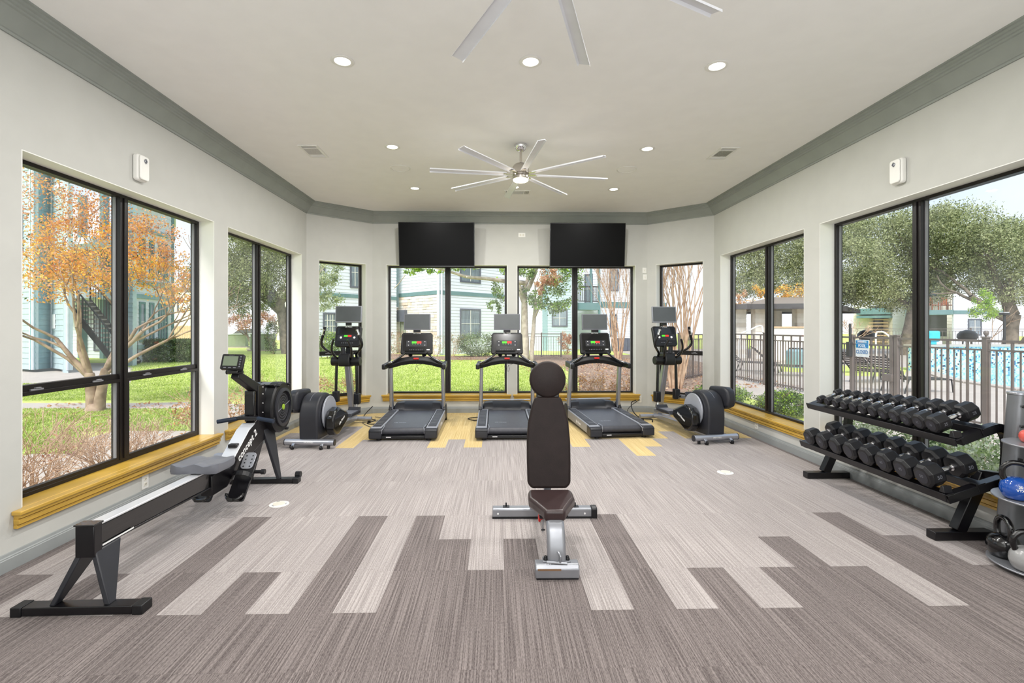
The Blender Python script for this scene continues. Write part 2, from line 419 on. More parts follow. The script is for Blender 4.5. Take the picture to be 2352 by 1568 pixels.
# ------------------------------------------------------------------ room shell
ROOM = [(-2.81, -3.0), (-2.81, 7.30), (-2.01, 8.0), (2.50, 8.0), (3.30, 7.30), (3.30, -3.0)]
ZC = 3.26
def offs(P, d, closed=False):
    """polyline offset d metres into the room, mitred"""
    out = []
    n = len(P)
    for i in range(n):
        ns = []
        for a, b in ((i - 1, i), (i, i + 1)):
            if a < 0 or b >= n: continue
            v = Vector((P[b][0] - P[a][0], P[b][1] - P[a][1])).normalized(); ns.append(Vector((v.y, -v.x)))
        if len(ns) == 1: m = ns[0] * d
        else:
            m = (ns[0] + ns[1]).normalized(); m = m * (d / m.dot(ns[0]))
        out.append((P[i][0] + m.x, P[i][1] + m.y))
    return out
def wallpart(mb, p0, p1, q0, q1, s0, s1, z0, z1, L):
    """box between inner line p and outer line q over the fraction s0..s1"""
    def lp(a, b, s): return (a[0] + (b[0] - a[0]) * s / L, a[1] + (b[1] - a[1]) * s / L)
    a, b, c, d = lp(p0, p1, s0), lp(p0, p1, s1), lp(q0, q1, s1), lp(q0, q1, s0)
    mb.hexa([(a[0], a[1], z0), (b[0], b[1], z0), (c[0], c[1], z0), (d[0], d[1], z0), (a[0], a[1], z1), (b[0], b[1], z1), (c[0], c[1], z1), (d[0], d[1], z1)])
OUT = offs(ROOM, -0.26)
OPEN = {0: [(5.95, 7.93, 0.305, 2.455), (8.175, 10.13, 0.305, 2.455)],      # left wall, s measured from y = -3
        1: [(0.185, 0.95, 0.275, 2.42)],
        2: [(0.22, 2.20, 0.275, 2.42), (2.36, 4.32, 0.275, 2.42)],
        3: [(0.15, 0.90, 0.275, 2.42)],
        4: [(0.20, 2.15, 0.280, 2.455), (2.40, 4.36, 0.280, 2.455)]}        # right wall, s measured from y = 7.3
NAMES = ['wall_left', 'wall_bay_left', 'wall_back', 'wall_bay_right', 'wall_right']
for i in range(5):
    p0, p1, q0, q1 = ROOM[i], ROOM[i + 1], OUT[i], OUT[i + 1]
    L = math.hypot(p1[0] - p0[0], p1[1] - p0[1]); mb = MB(); s = 0
    for a, b, z0, z1 in OPEN[i]:
        # keep the outer edge square to the opening: work in true offsets
        wallpart(mb, p0, p1, q0, q1, s, a, -0.15, 3.5, L)
        wallpart(mb, p0, p1, q0, q1, a, b, -0.15, z0, L); wallpart(mb, p0, p1, q0, q1, a, b, z1, 3.5, L); s = b
    wallpart(mb, p0, p1, q0, q1, s, L, -0.15, 3.5, L)
    struct(mb.build(NAMES[i], 'wall_paint', smooth=False))
struct(MB().box(-3.07, 3.56, -3.26, -3.0, -0.15, 3.5).build('wall_front', 'wall_paint', smooth=False))
mb = MB(); mb.prism([(-3.05, -3.24), (3.54, -3.24), (3.54, 7.45), (2.6, 8.24), (-2.1, 8.24), (-3.05, 7.45)], ZC, ZC + 0.22, 'z')
struct(mb.build('ceiling', 'ceiling_paint', smooth=False))

# crown moulding, one length per wall
PROF = [(0.0, 3.088), (0.012, 3.088), (0.016, 3.102), (0.024, 3.106), (0.032, 3.116), (0.088, 3.196), (0.100, 3.200), (0.104, 3.212), (0.116, 3.216), (0.120, 3.229), (0.132, 3.233), (0.136, 3.247), (0.150, 3.250), (0.152, 3.2599), (0.0, 3.2599)]
LINES = [offs(ROOM, d) for d, z in PROF]
for i in range(5):
    mb = MB(); n = len(PROF)
    vs = [(LINES[k][i][0], LINES[k][i][1], PROF[k][1]) for k in range(n)] + [(LINES[k][i + 1][0], LINES[k][i + 1][1], PROF[k][1]) for k in range(n)]
    mb.add(vs, [tuple(range(n)), tuple(reversed(range(n, 2 * n)))] + [(k, n + k, n + (k + 1) % n, (k + 1) % n) for k in range(n)])
    struct(mb.build('trim_%d' % (i + 1), 'crown_grey', sharp=20))
BP = [(0.0, 0.0), (0.020, 0.0), (0.020, 0.070), (0.016, 0.074), (0.016, 0.080), (0.011, 0.085), (0.008, 0.098), (0.0, 0.100)]
LINES = [offs(ROOM, d) for d, z in BP]
for i in range(5):
    mb = MB(); n = len(BP)
    vs = [(LINES[k][i][0], LINES[k][i][1], BP[k][1]) for k in range(n)] + [(LINES[k][i + 1][0], LINES[k][i + 1][1], BP[k][1]) for k in range(n)]
    mb.add(vs, [tuple(range(n)), tuple(reversed(range(n, 2 * n)))] + [(k, n + k, n + (k + 1) % n, (k + 1) % n) for k in range(n)])
    struct(mb.build('baseboard_' + ['left', 'bay_left', 'back', 'bay_right', 'right'][i], 'base_grey', sharp=20))

# floor slab and its carpet planks (dark, light and gold, laid lengthwise)
mb = MB(); mb.prism([(-3.05, -3.24), (3.54, -3.24), (3.54, 7.45), (2.6, 8.24), (-2.1, 8.24), (-3.05, 7.45)], -0.15, -0.006, 'z')
floor = struct(mb.build('floor', 'carpet_back', smooth=False))
XP, YP, X0, Y0 = 0.2125, 0.41, 0.05, 2.405
DARK = {-9: 3, -5: 3, -3: 3, -2: 2, -1: 1, 0: 2, 1: 1, 2: 0, 3: 3, 4: 0, 5: 1, 6: 0, 7: 1, 8: 2, 9: 1, 10: 0, 11: 3, 12: 2, 13: 1, 14: 2, 15: 9,
        -4: 0, -6: 0, -7: 1, -8: 0, -10: 0, -11: 1, -12: 0, -13: 1, -14: 3}
GOLD = {-14: 9, -13: 10, -12: 11, -11: 11, -10: 11, -9: 8, -8: 9, -7: 9, -6: 9, -5: 9, -4: 8, -3: 9, -2: 8, -1: 9, 0: 9, 1: 9, 2: 9, 3: 9, 4: 8, 5: 9, 6: 9,
        7: 7, 8: 8, 9: 9, 10: 10, 11: 9, 12: 9, 13: 11, 14: 9, 15: 99}
rnd = random.Random(4)
def ymax(x):   # how deep the carpet runs at this x (bay corners)
    if x < -2.01: return 7.30 + (x + 2.81) * 0.875
    if x > 2.50: return 7.30 + (3.30 - x) * 0.875
    return 8.0
gap = 0.0002
for c in range(-14, 16):
    xa, xb = max(X0 + XP * c, -2.81), min(X0 + XP * (c + 1), 3.30)
    def yl(r): return Y0 + YP * r
    runs = []; dk, gd = DARK.get(c, 0), GOLD.get(c, 9)
    def cut(ra, rb, m):
        r = ra; first = 1 + (c % 2) if m != 'carpet_gold' else 2
        while r < rb:
            k = min(rb, r + (first if r == ra else 2)); runs.append((r, k, m)); r = k
    cut(-2 - (c % 2), dk, 'carpet_dark')
    if gd < 50: cut(dk, gd, 'carpet_light'); cut(gd, 14, 'carpet_gold')
    else: cut(dk, 14, 'carpet_dark')
    for r0, r1, m in runs:
        ya, yb = yl(r0), yl(r1); ta, tb = min(yb, ymax(xa + 0.001)), min(yb, ymax(xb - 0.001))
        if max(ta, tb) <= ya + 0.01: continue
        ta, tb = max(ta, ya + 0.004), max(tb, ya + 0.004)
        g = gap; mb = MB()
        mb.hexa([(xa + g, ya + g, -0.0058), (xb - g, ya + g, -0.0058), (xb - g, tb - g, -0.0058), (xa + g, ta - g, -0.0058),
                 (xa + g, ya + g, 0), (xb - g, ya + g, 0), (xb - g, tb - g, 0), (xa + g, ta - g, 0)])
        mb.build('carpet_plank', m, floor, smooth=False)
# the carpet nearer than the planks in view
mb = MB().box(-2.81, 3.30, -3.0, yl(-3) - 0.001, -0.0058, 0); o = mb.build('carpet_field', 'carpet_dark', floor, smooth=False)
mb = MB()
for c in range(-14, 16):
    if c % 2 == 0:
        xa, xb = max(X0 + XP * c, -2.81), min(X0 + XP * (c + 1), 3.30); mb.box(xa, xb, yl(-3), yl(-2), -0.0058, 0)
mb.build('carpet_field', 'carpet_dark', floor, smooth=False)

# ------------------------------------------------------------------ windows
class LF:
    """window-local frame: s along the wall, d outwards, z up"""
    def __init__(s, i):
        p0, p1 = ROOM[i], ROOM[i + 1]; s.p = Vector((p0[0], p0[1], 0)); v = Vector((p1[0] - p0[0], p1[1] - p0[1], 0)).normalized()
        s.t = v; s.n = Vector((v.y, -v.x, 0))
    def P(s, a, d, z): q = s.p + s.t * a - s.n * d; return Vector((q.x, q.y, z))
    def box(s, mb, a0, a1, d0, d1, z0, z1):
        return mb.hexa([s.P(a0, d0, z0), s.P(a1, d0, z0), s.P(a1, d1, z0), s.P(a0, d1, z0), s.P(a0, d0, z1), s.P(a1, d0, z1), s.P(a1, d1, z1), s.P(a0, d1, z1)])
def window(num, wi, a, b, z0, z1, rail=None, halves=2, frame_mat='bronze', rail_out=0.0):
    lf = LF(wi); fw = 0.032; D0, D1 = 0.148, 0.215; zs = z0 + 0.025
    root = D.objects.new('window_%d' % num, None); COL.objects.link(root); struct(root); root.empty_display_size = 0.1
    mb = MB()
    lf.box(mb, a, a + fw, D0, D1, zs, z1); lf.box(mb, b - fw, b, D0, D1, zs, z1)
    lf.box(mb, a + fw, b - fw, D0, D1, zs, zs + fw * 0.8); lf.box(mb, a + fw, b - fw, D0, D1, z1 - fw, z1)
    mb.build('window_frame', frame_mat, root, bevel=0.002)
    m = (a + b) / 2
    if halves == 2:
        mb = MB(); lf.box(mb, m - 0.040, m + 0.040, D0 - 0.006, D1, zs + fw * 0.8, z1 - fw)
        lf.box(mb, m - 0.012, m + 0.012, D0 - 0.018, D0 - 0.006, zs + fw, z1 - fw)
        mb.build('mullion', frame_mat, root, bevel=0.002)
        cells = [(a + fw, m - 0.040), (m + 0.040, b - fw)]
    else: cells = [(a + fw, b - fw)]
    zb, zt = zs + fw * 0.8, z1 - fw
    for ca, cb in cells:
        panes = [(zb, zt)]
        if rail:
            mb = MB(); lf.box(mb, ca, cb, D0 + 0.012, D1 - 0.005, rail - 0.008, rail + 0.032)
            lf.box(mb, ca, cb, D0 - 0.004, D0 + 0.035, rail - 0.034, rail - 0.008)
            # lower sash stiles
            lf.box(mb, ca, ca + 0.022, D0, D0 + 0.035, zb, rail - 0.034); lf.box(mb, cb - 0.022, cb, D0, D0 + 0.035, zb, rail - 0.034)
            lf.box(mb, ca + 0.022, cb - 0.022, D0, D0 + 0.035, zb, zb + 0.022)
            r = mb.build('meeting_rail', frame_mat, root, bevel=0.0015)
            for k in (0.25, 0.78):
                q = ca + (cb - ca) * k; mb = MB(); lf.box(mb, q - 0.045, q + 0.045, D0 + 0.000, D0 + 0.012, rail - 0.008, rail + 0.004)
                lf.box(mb, q - 0.012, q + 0.025, D0 - 0.004, D0 + 0.016, rail + 0.004, rail + 0.012)
                mb.build('sash_lock', 'bronze_seal', r, bevel=0.002)
            panes = [(zb + 0.022, rail - 0.034), (rail + 0.032, zt)]
        for k, (za, zc) in enumerate(panes):
            low = rail and k == 0; ins = 0.022 if low else 0.0; dd = D0 + (0.014 if low else 0.036)
            mb = MB(); lf.box(mb, ca + ins, cb - ins, dd, dd + 0.005, za, zc)
            p = mb.build('pane', 'window_glass', root, smooth=False)
            mb = MB(); w = 0.008
            lf.box(mb, ca + ins, ca + ins + w, dd - 0.008, dd + 0.013, za, zc); lf.box(mb, cb - ins - w, cb - ins, dd - 0.008, dd + 0.013, za, zc)
            mb.build('pane_seal', 'bronze_seal', root, smooth=False)
    # added lining of jambs and head, whiter than the wall for daylight on them
    mb = MB(); lf.box(mb, a, a + 0.006, 0.0005, D0 - 0.001, zs + 0.0005, z1); lf.box(mb, b - 0.006, b, 0.0005, D0 - 0.001, zs + 0.0005, z1); lf.box(mb, a + 0.006, b - 0.006, 0.0005, D0 - 0.001, z1 - 0.006, z1)
    mb.build('daylit_lining', 'reveal_daylit', root, smooth=False)
    # painted sill board and its stepped apron
    mb = MB(); e = 0.065
    lf.box(mb, a + 0.001, b - 0.001, 0.0, D0 + 0.02, z0 + 0.0005, zs); lf.box(mb, a - e, b + e, -0.058, -0.0005, z0, zs)
    s = mb.build('sill', 'mustard', root, bevel=0.006, seg=3)
    mb = MB(); z = z0
    for dz, pr in ((0.020, 0.046), (0.006, 0.030), (0.030, 0.036), (0.005, 0.022), (0.020, 0.026)):
        lf.box(mb, a - e + 0.014, b + e - 0.014, -pr, -0.0005, z - dz, z - 0.0002); z -= dz
    mb.build('sill_apron', 'mustard', root, bevel=0.004, seg=2)
    return root, lf
window(1, 0, 5.95, 7.93, 0.305, 2.455, rail=1.0)
window(2, 0, 8.175, 10.13, 0.305, 2.455)
window(3, 1, 0.185, 0.95, 0.275, 2.42, rail=0.99, halves=1)
w4, _ = window(4, 2, 0.22, 2.20, 0.275, 2.42)
w5, lfb = window(5, 2, 2.36, 4.32, 0.275, 2.42)
window(6, 3, 0.15, 0.90, 0.275, 2.42, rail=0.99, halves=1)
window(7, 4, 0.20, 2.15, 0.280, 2.455)
window(8, 4, 2.40, 4.36, 0.280, 2.455)

# ------------------------------------------------------------------ ceiling fixtures
def downlight(x, y, label):
    t = thing('recessed_light', label, 'light', (x, y, ZC), 0, 'recessed ceiling lights')
    MB().lathe([(0.078, -0.0005), (0.080, -0.004), (0.074, -0.007), (0.056, -0.006), (0.054, -0.0005)], 28).build('trim_ring', 'white_plastic', t)
    MB().lathe([(0.053, -0.0008), (0.053, -0.0045), (0.030, -0.0055)], 28).build('diffuser', 'lamp_white', t)
    l = D.lights.new('downlight', 'AREA'); l.shape = 'DISK'; l.size = 0.10; l.energy = 24; l.color = (1, 0.985, 0.96)
    o = D.objects.new('downlight', l); COL.objects.link(o); o.parent = t; o.location = (0, 0, -0.008)
    return t
downlight(-1.07, 3.43, 'round recessed light in the front row, left, above the rowing machine')
downlight(0.245, 3.41, 'round recessed light in the front row, middle, between the near fan blades')
downlight(1.575, 3.44, 'round recessed light in the front row, right, toward the dumbbell rack')
downlight(-1.065, 5.05, 'round recessed light in the second row, left of the hanging fan')
downlight(1.58, 5.05, 'round recessed light in the second row, right of the hanging fan')
downlight(-1.08, 6.55, 'round recessed light in the back row above the left television')
downlight(0.25, 6.47, 'round recessed light behind the lit fan, just above the ceiling vent')
downlight(1.59, 6.54, 'round recessed light in the back row above the right television')
for x, side in ((-1.07, 'left'), (0.245, 'middle'), (1.575, 'right')):   # rows of the same lights over the camera's end of the room
    for y, row in ((0.4, 'over the camera'), (-1.6, 'by the wall behind the camera')):
        downlight(x, y, 'round recessed light %s, %s of its row' % (row, side))
def speaker(x, y, label):
    t = thing('ceiling_speaker', label, 'speaker', (x, y, ZC), 0, 'round ceiling speakers')
    MB().lathe([(0.118, -0.0005), (0.118, -0.006), (0.108, -0.008), (0.106, -0.0005)], 36).build('speaker_rim', 'white_plastic', t)
    MB().lathe([(0.105, -0.0008), (0.105, -0.0045), (0.05, -0.0055)], 36).build('speaker_grille', 'ceiling_paint', t)
speaker(-1.115, 5.73, 'flat round white speaker in the ceiling, left of the fan')
speaker(1.545, 5.72, 'flat round white speaker in the ceiling, right of the fan')
def vent(x, y, w, l, rz, label):
    t = thing('ceiling_vent', label, 'vent', (x, y, ZC), rz)
    mb = MB(); f = 0.024
    mb.box(-w / 2, w / 2, -l / 2, -l / 2 + f, -0.008, -0.0005).box(-w / 2, w / 2, l / 2 - f, l / 2, -0.008, -0.0005)
    mb.box(-w / 2, -w / 2 + f, -l / 2 + f, l / 2 - f, -0.008, -0.0005).box(w / 2 - f, w / 2, -l / 2 + f, l / 2 - f, -0.008, -0.0005)
    for y0 in (-l / 2 + l * 0.24, l / 2 - l * 0.24): mb.box(-w / 2 + f, w / 2 - f, y0 - 0.007, y0 + 0.007, -0.008, -0.0005)
    mb.build('vent_frame', 'white_plastic', t)
    MB().box(-w / 2 + f, w / 2 - f, -l / 2 + f, l / 2 - f, -0.0012, -0.0006).build('vent_backing', 'vent_dark', t)
    yin = l / 2 - l * 0.24 - 0.007
    n = int((w - 2 * f) / 0.012)
    for k in range(n):
        xx = -w / 2 + f + (k + 0.5) * (w - 2 * f) / n
        mb = MB(); mb.cbox((xx, 0, -0.005), (0.0018, 2 * yin, 0.008), RY(35)); mb.build('slat', 'white_plastic', t, smooth=False)
    for sgn in (-1, 1):
        for k in range(3):
            yy = sgn * (yin + 0.014 + 0.011 + k * 0.014)
            if abs(yy) < l / 2 - f:
                mb = MB(); mb.cbox((0, yy, -0.005), (w - 2 * f, 0.0018, 0.008), RX(35 * sgn)); mb.build('slat', 'white_plastic', t, smooth=False)
vent(-1.925, 5.20, 0.20, 0.36, 0, 'white louvred air vent in the ceiling by the left crown moulding')
vent(2.43, 5.17, 0.20, 0.36, 0, 'white louvred air vent in the ceiling by the right crown moulding')
vent(0.297, 6.72, 0.19, 0.36, math.radians(90), 'narrow white air vent between the two televisions, near the back crown')

def fan(loc, rz, label, lit, blade_l, pitch=12, zdrop=0.0):
    t = thing('ceiling_fan', label, 'ceiling fan', loc, rz, 'white bladed ceiling fans')
    MB().lathe([(0.066, 0.0), (0.066, -0.012), (0.060, -0.030), (0.044, -0.052), (0.022, -0.064)], 28).build('canopy', 'chrome', t)
    MB().cyl((0, 0, -0.06), (0, 0, -0.185), 0.0125, 14).build('downrod', 'nickel', t)
    MB().lathe([(0.020, -0.180), (0.045, -0.190), (0.070, -0.205), (0.082, -0.225), (0.084, -0.290), (0.076, -0.300), (0.076, -0.312), (0.084, -0.318)], 32).build('motor_housing', 'nickel', t)
    if lit:
        MB().lathe([(0.082, -0.319), (0.084, -0.345), (0.080, -0.352)], 32).build('light_rim', 'nickel', t)
        MB().lathe([(0.078, -0.350), (0.078, -0.362), (0.066, -0.372), (0.035, -0.378)], 32).build('lamp_shade', 'lamp_warm', t)
        l = D.lights.new('fan_lamp', 'POINT'); l.energy = 2.5; l.shadow_soft_size = 0.08; l.color = (1, 0.9, 0.74)
        o = D.objects.new('fan_lamp', l); COL.objects.link(o); o.parent = t; o.location = (0, 0, -0.45)
    else:
        MB().lathe([(0.080, -0.319), (0.078, -0.340), (0.05, -0.352)], 32).build('bottom_cap', 'nickel', t)
    for k in range(8):
        a = 2 * math.pi * k / 8
        M = Matrix.Rotation(a, 4, 'Z')
        mb = MB(); mb.cbox((0.115, 0, -0.302), (0.12, 0.040, 0.005)); mb.xf(M); mb.build('blade_arm', 'nickel', t, bevel=0.001)
        mb = MB(); w0, w1 = 0.064, 0.076
        R = Matrix.Rotation(math.radians(pitch), 4, 'X')
        # folded aluminium blade: flat web with a lip down one edge
        pr = [(-0.5, -0.006), (-0.46, 0.004), (0.40, 0.004), (0.5, -0.010), (0.5, -0.013), (0.40, 0.001), (-0.46, 0.001), (-0.5, -0.009)]
        vs = []
        for x, w in ((0.15, w0), (blade_l, w1)): vs += [R @ Vector((x, q[0] * w, q[1])) + Vector((0, 0, -0.298)) for q in pr]
        n = len(pr); mb.add(vs, [tuple(range(n)), tuple(reversed(range(n, 2 * n)))] + [(i, n + i, n + (i + 1) % n, (i + 1) % n) for i in range(n)])
        mb.xf(M); mb.build('blade', 'fan_blade', t)
    return t
fan((0.256, 4.98, ZC), math.radians(8), 'ceiling fan with a lit round lamp hanging in the middle of the room', True, 0.92)
fan((0.215, 1.96, ZC), math.radians(26.5), 'nearer ceiling fan with only three white blade ends in view', False, 0.985, pitch=14)

# ------------------------------------------------------------------ televisions
def tv(x0, x1, yaw, label):
    w = x1 - x0; h = 0.70; cx = (x0 + x1) / 2
    t = thing('television', label, 'television', (cx, 7.80, 2.36), yaw, 'black televisions over the back windows')
    Mx = Matrix.Translation((0, 0, 0)) @ Matrix.Rotation(math.radians(6), 4, 'X')
    mb = MB(); mb.prism(rrect(w, h, 0.008, 3, 0, h / 2), -0.02, 0.025, 'y'); mb.xf(Mx); mb.build('housing', 'gloss_black', t, bevel=0.003)
    mb = MB(); mb.box(-w / 2 + 0.010, w / 2 - 0.010, -0.0225, -0.0203, 0.018, h - 0.010); mb.xf(Mx); mb.build('display_panel', 'screen', t, smooth=False)
    mb = MB(); mb.box(-w / 2 + 0.2, w / 2 - 0.2, 0.025, 0.05, 0.10, h - 0.15); mb.xf(Mx); mb.build('back_cover', 'black_plastic', t, bevel=0.006)
    mb = MB(); mb.box(-0.16, 0.16, 0.185, 0.199, 0.22, 0.50)
    mb.bar((-0.1, 0.19, 0.45), (-0.1, -0.01, 0.45), 0.03, 0.02).bar((0.1, 0.19, 0.45), (0.1, -0.01, 0.45), 0.03, 0.02)
    mb.build('wall_mount', 'black_plastic', t)
    return t
tv(-1.535, -0.335, math.radians(0), 'black wall television on the left, over the window behind the left treadmill')
tv(0.862, 2.068, math.radians(0), 'black wall television on the right, over the window behind the right treadmill')

# ------------------------------------------------------------------ wall plates, outlets, dispensers, floor boxes
def outlet(loc, rz, label, name='wall_outlet', w=0.072, h=0.115, kind='duplex'):
    t = thing(name, label, 'outlet' if kind != 'switch' else 'wall plate', loc, rz)
    MB().prism(rrect(w, h, 0.005), -0.006, -0.0003, 'y').build('cover_plate', 'white_plastic' if kind != 'ivory' else 'ivory_plastic', t, bevel=0.0015)
    if kind in ('duplex', 'ivory'):
        for s in (-1, 1):
            r = MB().prism(rrect(w * 0.46, h * 0.24, 0.008), -0.0085, -0.006, 'y')
            if w > h: r = MB().prism(rrect(w * 0.26, h * 0.5, 0.006), -0.0085, -0.006, 'y').xf(Matrix.Translation((s * w * 0.2, 0, 0)))
            else: r.xf(Matrix.Translation((0, 0, s * h * 0.18)))
            r = r.build('socket', 'ivory_plastic', t)
            mb = MB(); ox, oz = (s * w * 0.2, 0) if w > h else (0, s * h * 0.18)
            for q in (-0.006, 0.006): mb.box(ox + q - 0.0012, ox + q + 0.0012, -0.0092, -0.0084, oz - 0.004, oz + 0.005)
            mb.build('slot', 'rubber', r, smooth=False)
    else:
        MB().box(-0.006, 0.006, -0.012, -0.006, -0.012, 0.012).build('toggle', 'ivory_plastic', t, bevel=0.001)
    return t
outlet((-2.81, 3.965, 0.165), math.radians(90), 'white outlet low on the left wall behind the rowing machine')
outlet((3.30, 6.10, 0.17), math.radians(-90), 'white outlet low on the right wall under the far right window')
outlet((0.43, 8.0, 2.91), 0, 'white outlet plate high on the back wall between the televisions', w=0.115, h=0.072)
outlet((2.37, 8.0, 0.215), 0, 'white outlet on the back wall where the black cables plug in')
outlet((2.455, 8.0, 2.335), 0, 'small white wall plate, upper of two stacked right of the back windows', name='wall_plate', w=0.066, h=0.09, kind='switch')
outlet((2.462, 8.0, 2.225), 0, 'small cream wall plate, lower of two stacked right of the back windows', name='wall_plate', w=0.066, h=0.09, kind='switch')
def dispenser(loc, rz, label, side):
    t = thing('air_freshener', label, 'air freshener', loc, rz, 'white air fresheners high on the side walls')
    o = MB().prism(rrect(0.115, 0.205, 0.022, 5), -0.045, -0.0003, 'y').build('shell', 'white_plastic', t, bevel=0.014, seg=4)
    MB().prism(rrect(0.10, 0.19, 0.022, 5), -0.060, -0.046, 'y').build('front_cover', 'white_plastic', t, bevel=0.010, seg=3)
    mb = MB(); mb.tube([(0.0, -0.066, 0.055 + 0.018), (side * 0.014, -0.066, 0.055), (0.002, -0.066, 0.055 - 0.018)], 0.004, 8); mb.lathe([(0.013, 0), (0.010, 0.004)], 14, (0, -0.060, 0.055), Matrix.Rotation(math.radians(90), 3, 'X'))
    mb.build('spray_nozzle', 'steel_paint', t)
    return t
dispenser((-2.81, 3.885, 2.645), math.radians(90), 'white air freshener high on the left wall above the tall left window', 1)
dispenser((3.30, 3.90, 2.665), math.radians(-90), 'white air freshener high on the right wall above the dumbbell rack', -1)
def floorbox(x, y, label):
    t = thing('floor_outlet', label, 'floor outlet', (x, y, 0), 0, 'round floor outlets')
    MB().lathe([(0.074, 0.0003), (0.074, 0.003), (0.066, 0.006), (0.060, 0.0062), (0.03, 0.0064)], 32).build('cover', 'white_plastic', t)
    mb = MB(); mb.lathe([(0.046, 0.0062), (0.046, 0.0078), (0.040, 0.0084)], 28); mb.build('hinged_lid', 'ivory_plastic', t)
    for a in (30, 150, 270):
        MB().box(-0.012, 0.012, -0.003, 0.003, 0.0063, 0.0074).xf(Matrix.Rotation(math.radians(a), 4, 'Z') @ Matrix.Translation((0, 0.054, 0))).build('screw', 'steel_paint', t)
floorbox(-1.711, 3.889, 'white round floor outlet cover in the carpet beside the rowing machine')
floorbox(2.21, 4.649, 'white round floor outlet cover in the carpet beside the dumbbell rack')

# ------------------------------------------------------------------ treadmills (local: x across, y from the walking end to the console, z up)
def treadmill(label):
    t = thing('treadmill', label, 'treadmill', (0, 0, 0), 0, 'treadmills facing the back windows')
    # deck frame
    mb = MB(); mb.prism([(0.10, 0.030), (1.40, 0.045), (1.40, 0.10), (0.10, 0.092)], -0.36, 0.36, 'x'); mb.box(-0.37, 0.37, 0.03, 0.12, 0.028, 0.06)
    mb.build('deck_frame', 'rubber', t, bevel=0.004)
    # belt loop over a rear roller
    mb = MB(); n = 10; o = []
    for k in range(n + 1):
        a = math.radians(90 + 180 * k / n); o.append((0.075 + 0.045 * math.cos(a), 0.105 + 0.045 * math.sin(a)))
    top = [(1.30, 0.176), (0.075, 0.150)] ; poly = [(1.30, 0.176)] + o + [(0.5, 0.060), (1.30, 0.10)]
    mb.prism(poly, -0.262, 0.262, 'x'); mb.build('running_belt', 'belt', t, sharp=50)
    for k in range(3):
        a = 0.50 + k * 0.012
    text('Life Fitness', 0.034, 'hub_grey', t, basis((1, 0, 0), (0, 1, 0.021), (-0.10, 0.36, 0.1565)), 'belt_mark', 0.0004)
    # side rails with foot grips
    for s in (-1, 1):
        mb = MB(); xa, xb = sorted((s * 0.272, s * 0.412))
        mb.prism([(0.02, 0.070), (0.02, 0.150), (0.05, 0.158), (1.36, 0.196), (1.40, 0.19), (1.40, 0.07), (0.05, 0.038)], xa, xb, 'x')
        r = mb.build('side_rail', 'side_rail', t, bevel=0.010, seg=3)
        mb = MB(); xa, xb = sorted((s * 0.292, s * 0.395))
        mb.prism([(0.10, 0.1600), (0.10, 0.1640), (1.12, 0.1935), (1.12, 0.1895)], xa, xb, 'x'); mb.build('foot_pad', 'dark_plastic', r, bevel=0.001)
        for k in range(11):
            y = 0.18 + k * 0.085; z = 0.1642 + (y - 0.10) * 0.0289
            mb = MB(); xa, xb = sorted((s * 0.305, s * 0.383)); mb.box(xa, xb, y, y + 0.012, z - 0.001, z + 0.0035); mb.build('grip_rib', 'grey_plastic', r, smooth=False)
        # end cap
        mb = MB(); xa, xb = sorted((s * 0.262, s * 0.418))
        pl = [(xa, 0.16), (xa, 0.0), (xb, 0.0), (xb, 0.16)]
        mb.prism([(0.150, 0.028), (0.150, 0.158), (0.02, 0.152), (-0.022, 0.140), (-0.030, 0.10), (-0.030, 0.030)], xa, xb, 'x'); mb.build('end_cap', 'dark_plastic', t, bevel=0.016, seg=4)
        mb = MB(); mb.box(xa - 0.0006, xb + 0.0006, -0.0312, 0.10, 0.118, 0.121); mb.build('cap_seam', 'rubber', t, smooth=False)
        mb = MB(); xx = s * 0.266; mb.tube([(xx - s * 0.004, -0.012, 0.092), (xx - s * 0.006, -0.010, 0.135), (xx - s * 0.02, 0.04, 0.158), (xx - s * 0.008, 0.16, 0.166)], 0.0055, 8)
        mb.build('belt_guard', 'silver', t)
    MB().box(-0.262, 0.262, -0.018, 0.0, 0.030, 0.062).build('rear_bar', 'black_plastic', t, bevel=0.004)
    MB().box(-0.205, -0.145, -0.0192, -0.018, 0.046, 0.056).build('warning_label', 'bright_label', t, smooth=False)
    for s in (-1, 1): MB().cyl((s * 0.31, 0.06, 0.0), (s * 0.31, 0.06, 0.03), 0.03, 16).build('foot', 'rubber', t)
    # motor hood
    mb = MB()
    sec = [(-0.37, 0.05), (-0.37, 0.200), (-0.33, 0.272), (-0.215, 0.280), (-0.185, 0.255), (0.185, 0.255), (0.215, 0.280), (0.33, 0.272), (0.37, 0.200), (0.37, 0.05)]
    secf = [(-0.37, 0.05), (-0.37, 0.180), (-0.33, 0.196), (-0.215, 0.196), (-0.195, 0.180), (0.195, 0.180), (0.215, 0.196), (0.33, 0.196), (0.37, 0.180), (0.37, 0.05)]
    secb = [(-0.37, 0.05), (-0.37, 0.21), (-0.33, 0.276), (-0.215, 0.290), (-0.185, 0.290), (0.185, 0.290), (0.215, 0.290), (0.33, 0.276), (0.37, 0.21), (0.37, 0.05)]
    ys = [1.18, 1.26, 1.40, 1.52]; zz = [secf, sec, secb, [(x, min(z, 0.20)) for x, z in secb]]
    n = 10; vs = []
    for y, q in zip(ys, zz): vs += [(x, y, z) for x, z in q]
    fs = [tuple(range(n)), tuple(reversed(range(3 * n, 4 * n)))]
    for r in range(3):
        for i in range(n): fs.append((r * n + i, (r + 1) * n + i, (r + 1) * n + (i + 1) % n, r * n + (i + 1) % n))
    mb.add(vs, fs); mb.build('motor_hood', 'dark_plastic', t, bevel=0.012, seg=3, sharp=50)
    MB().box(-0.36, 0.36, 1.42, 1.50, 0.2865, 0.294).build('hood_cap', 'hub_grey', t, bevel=0.003)
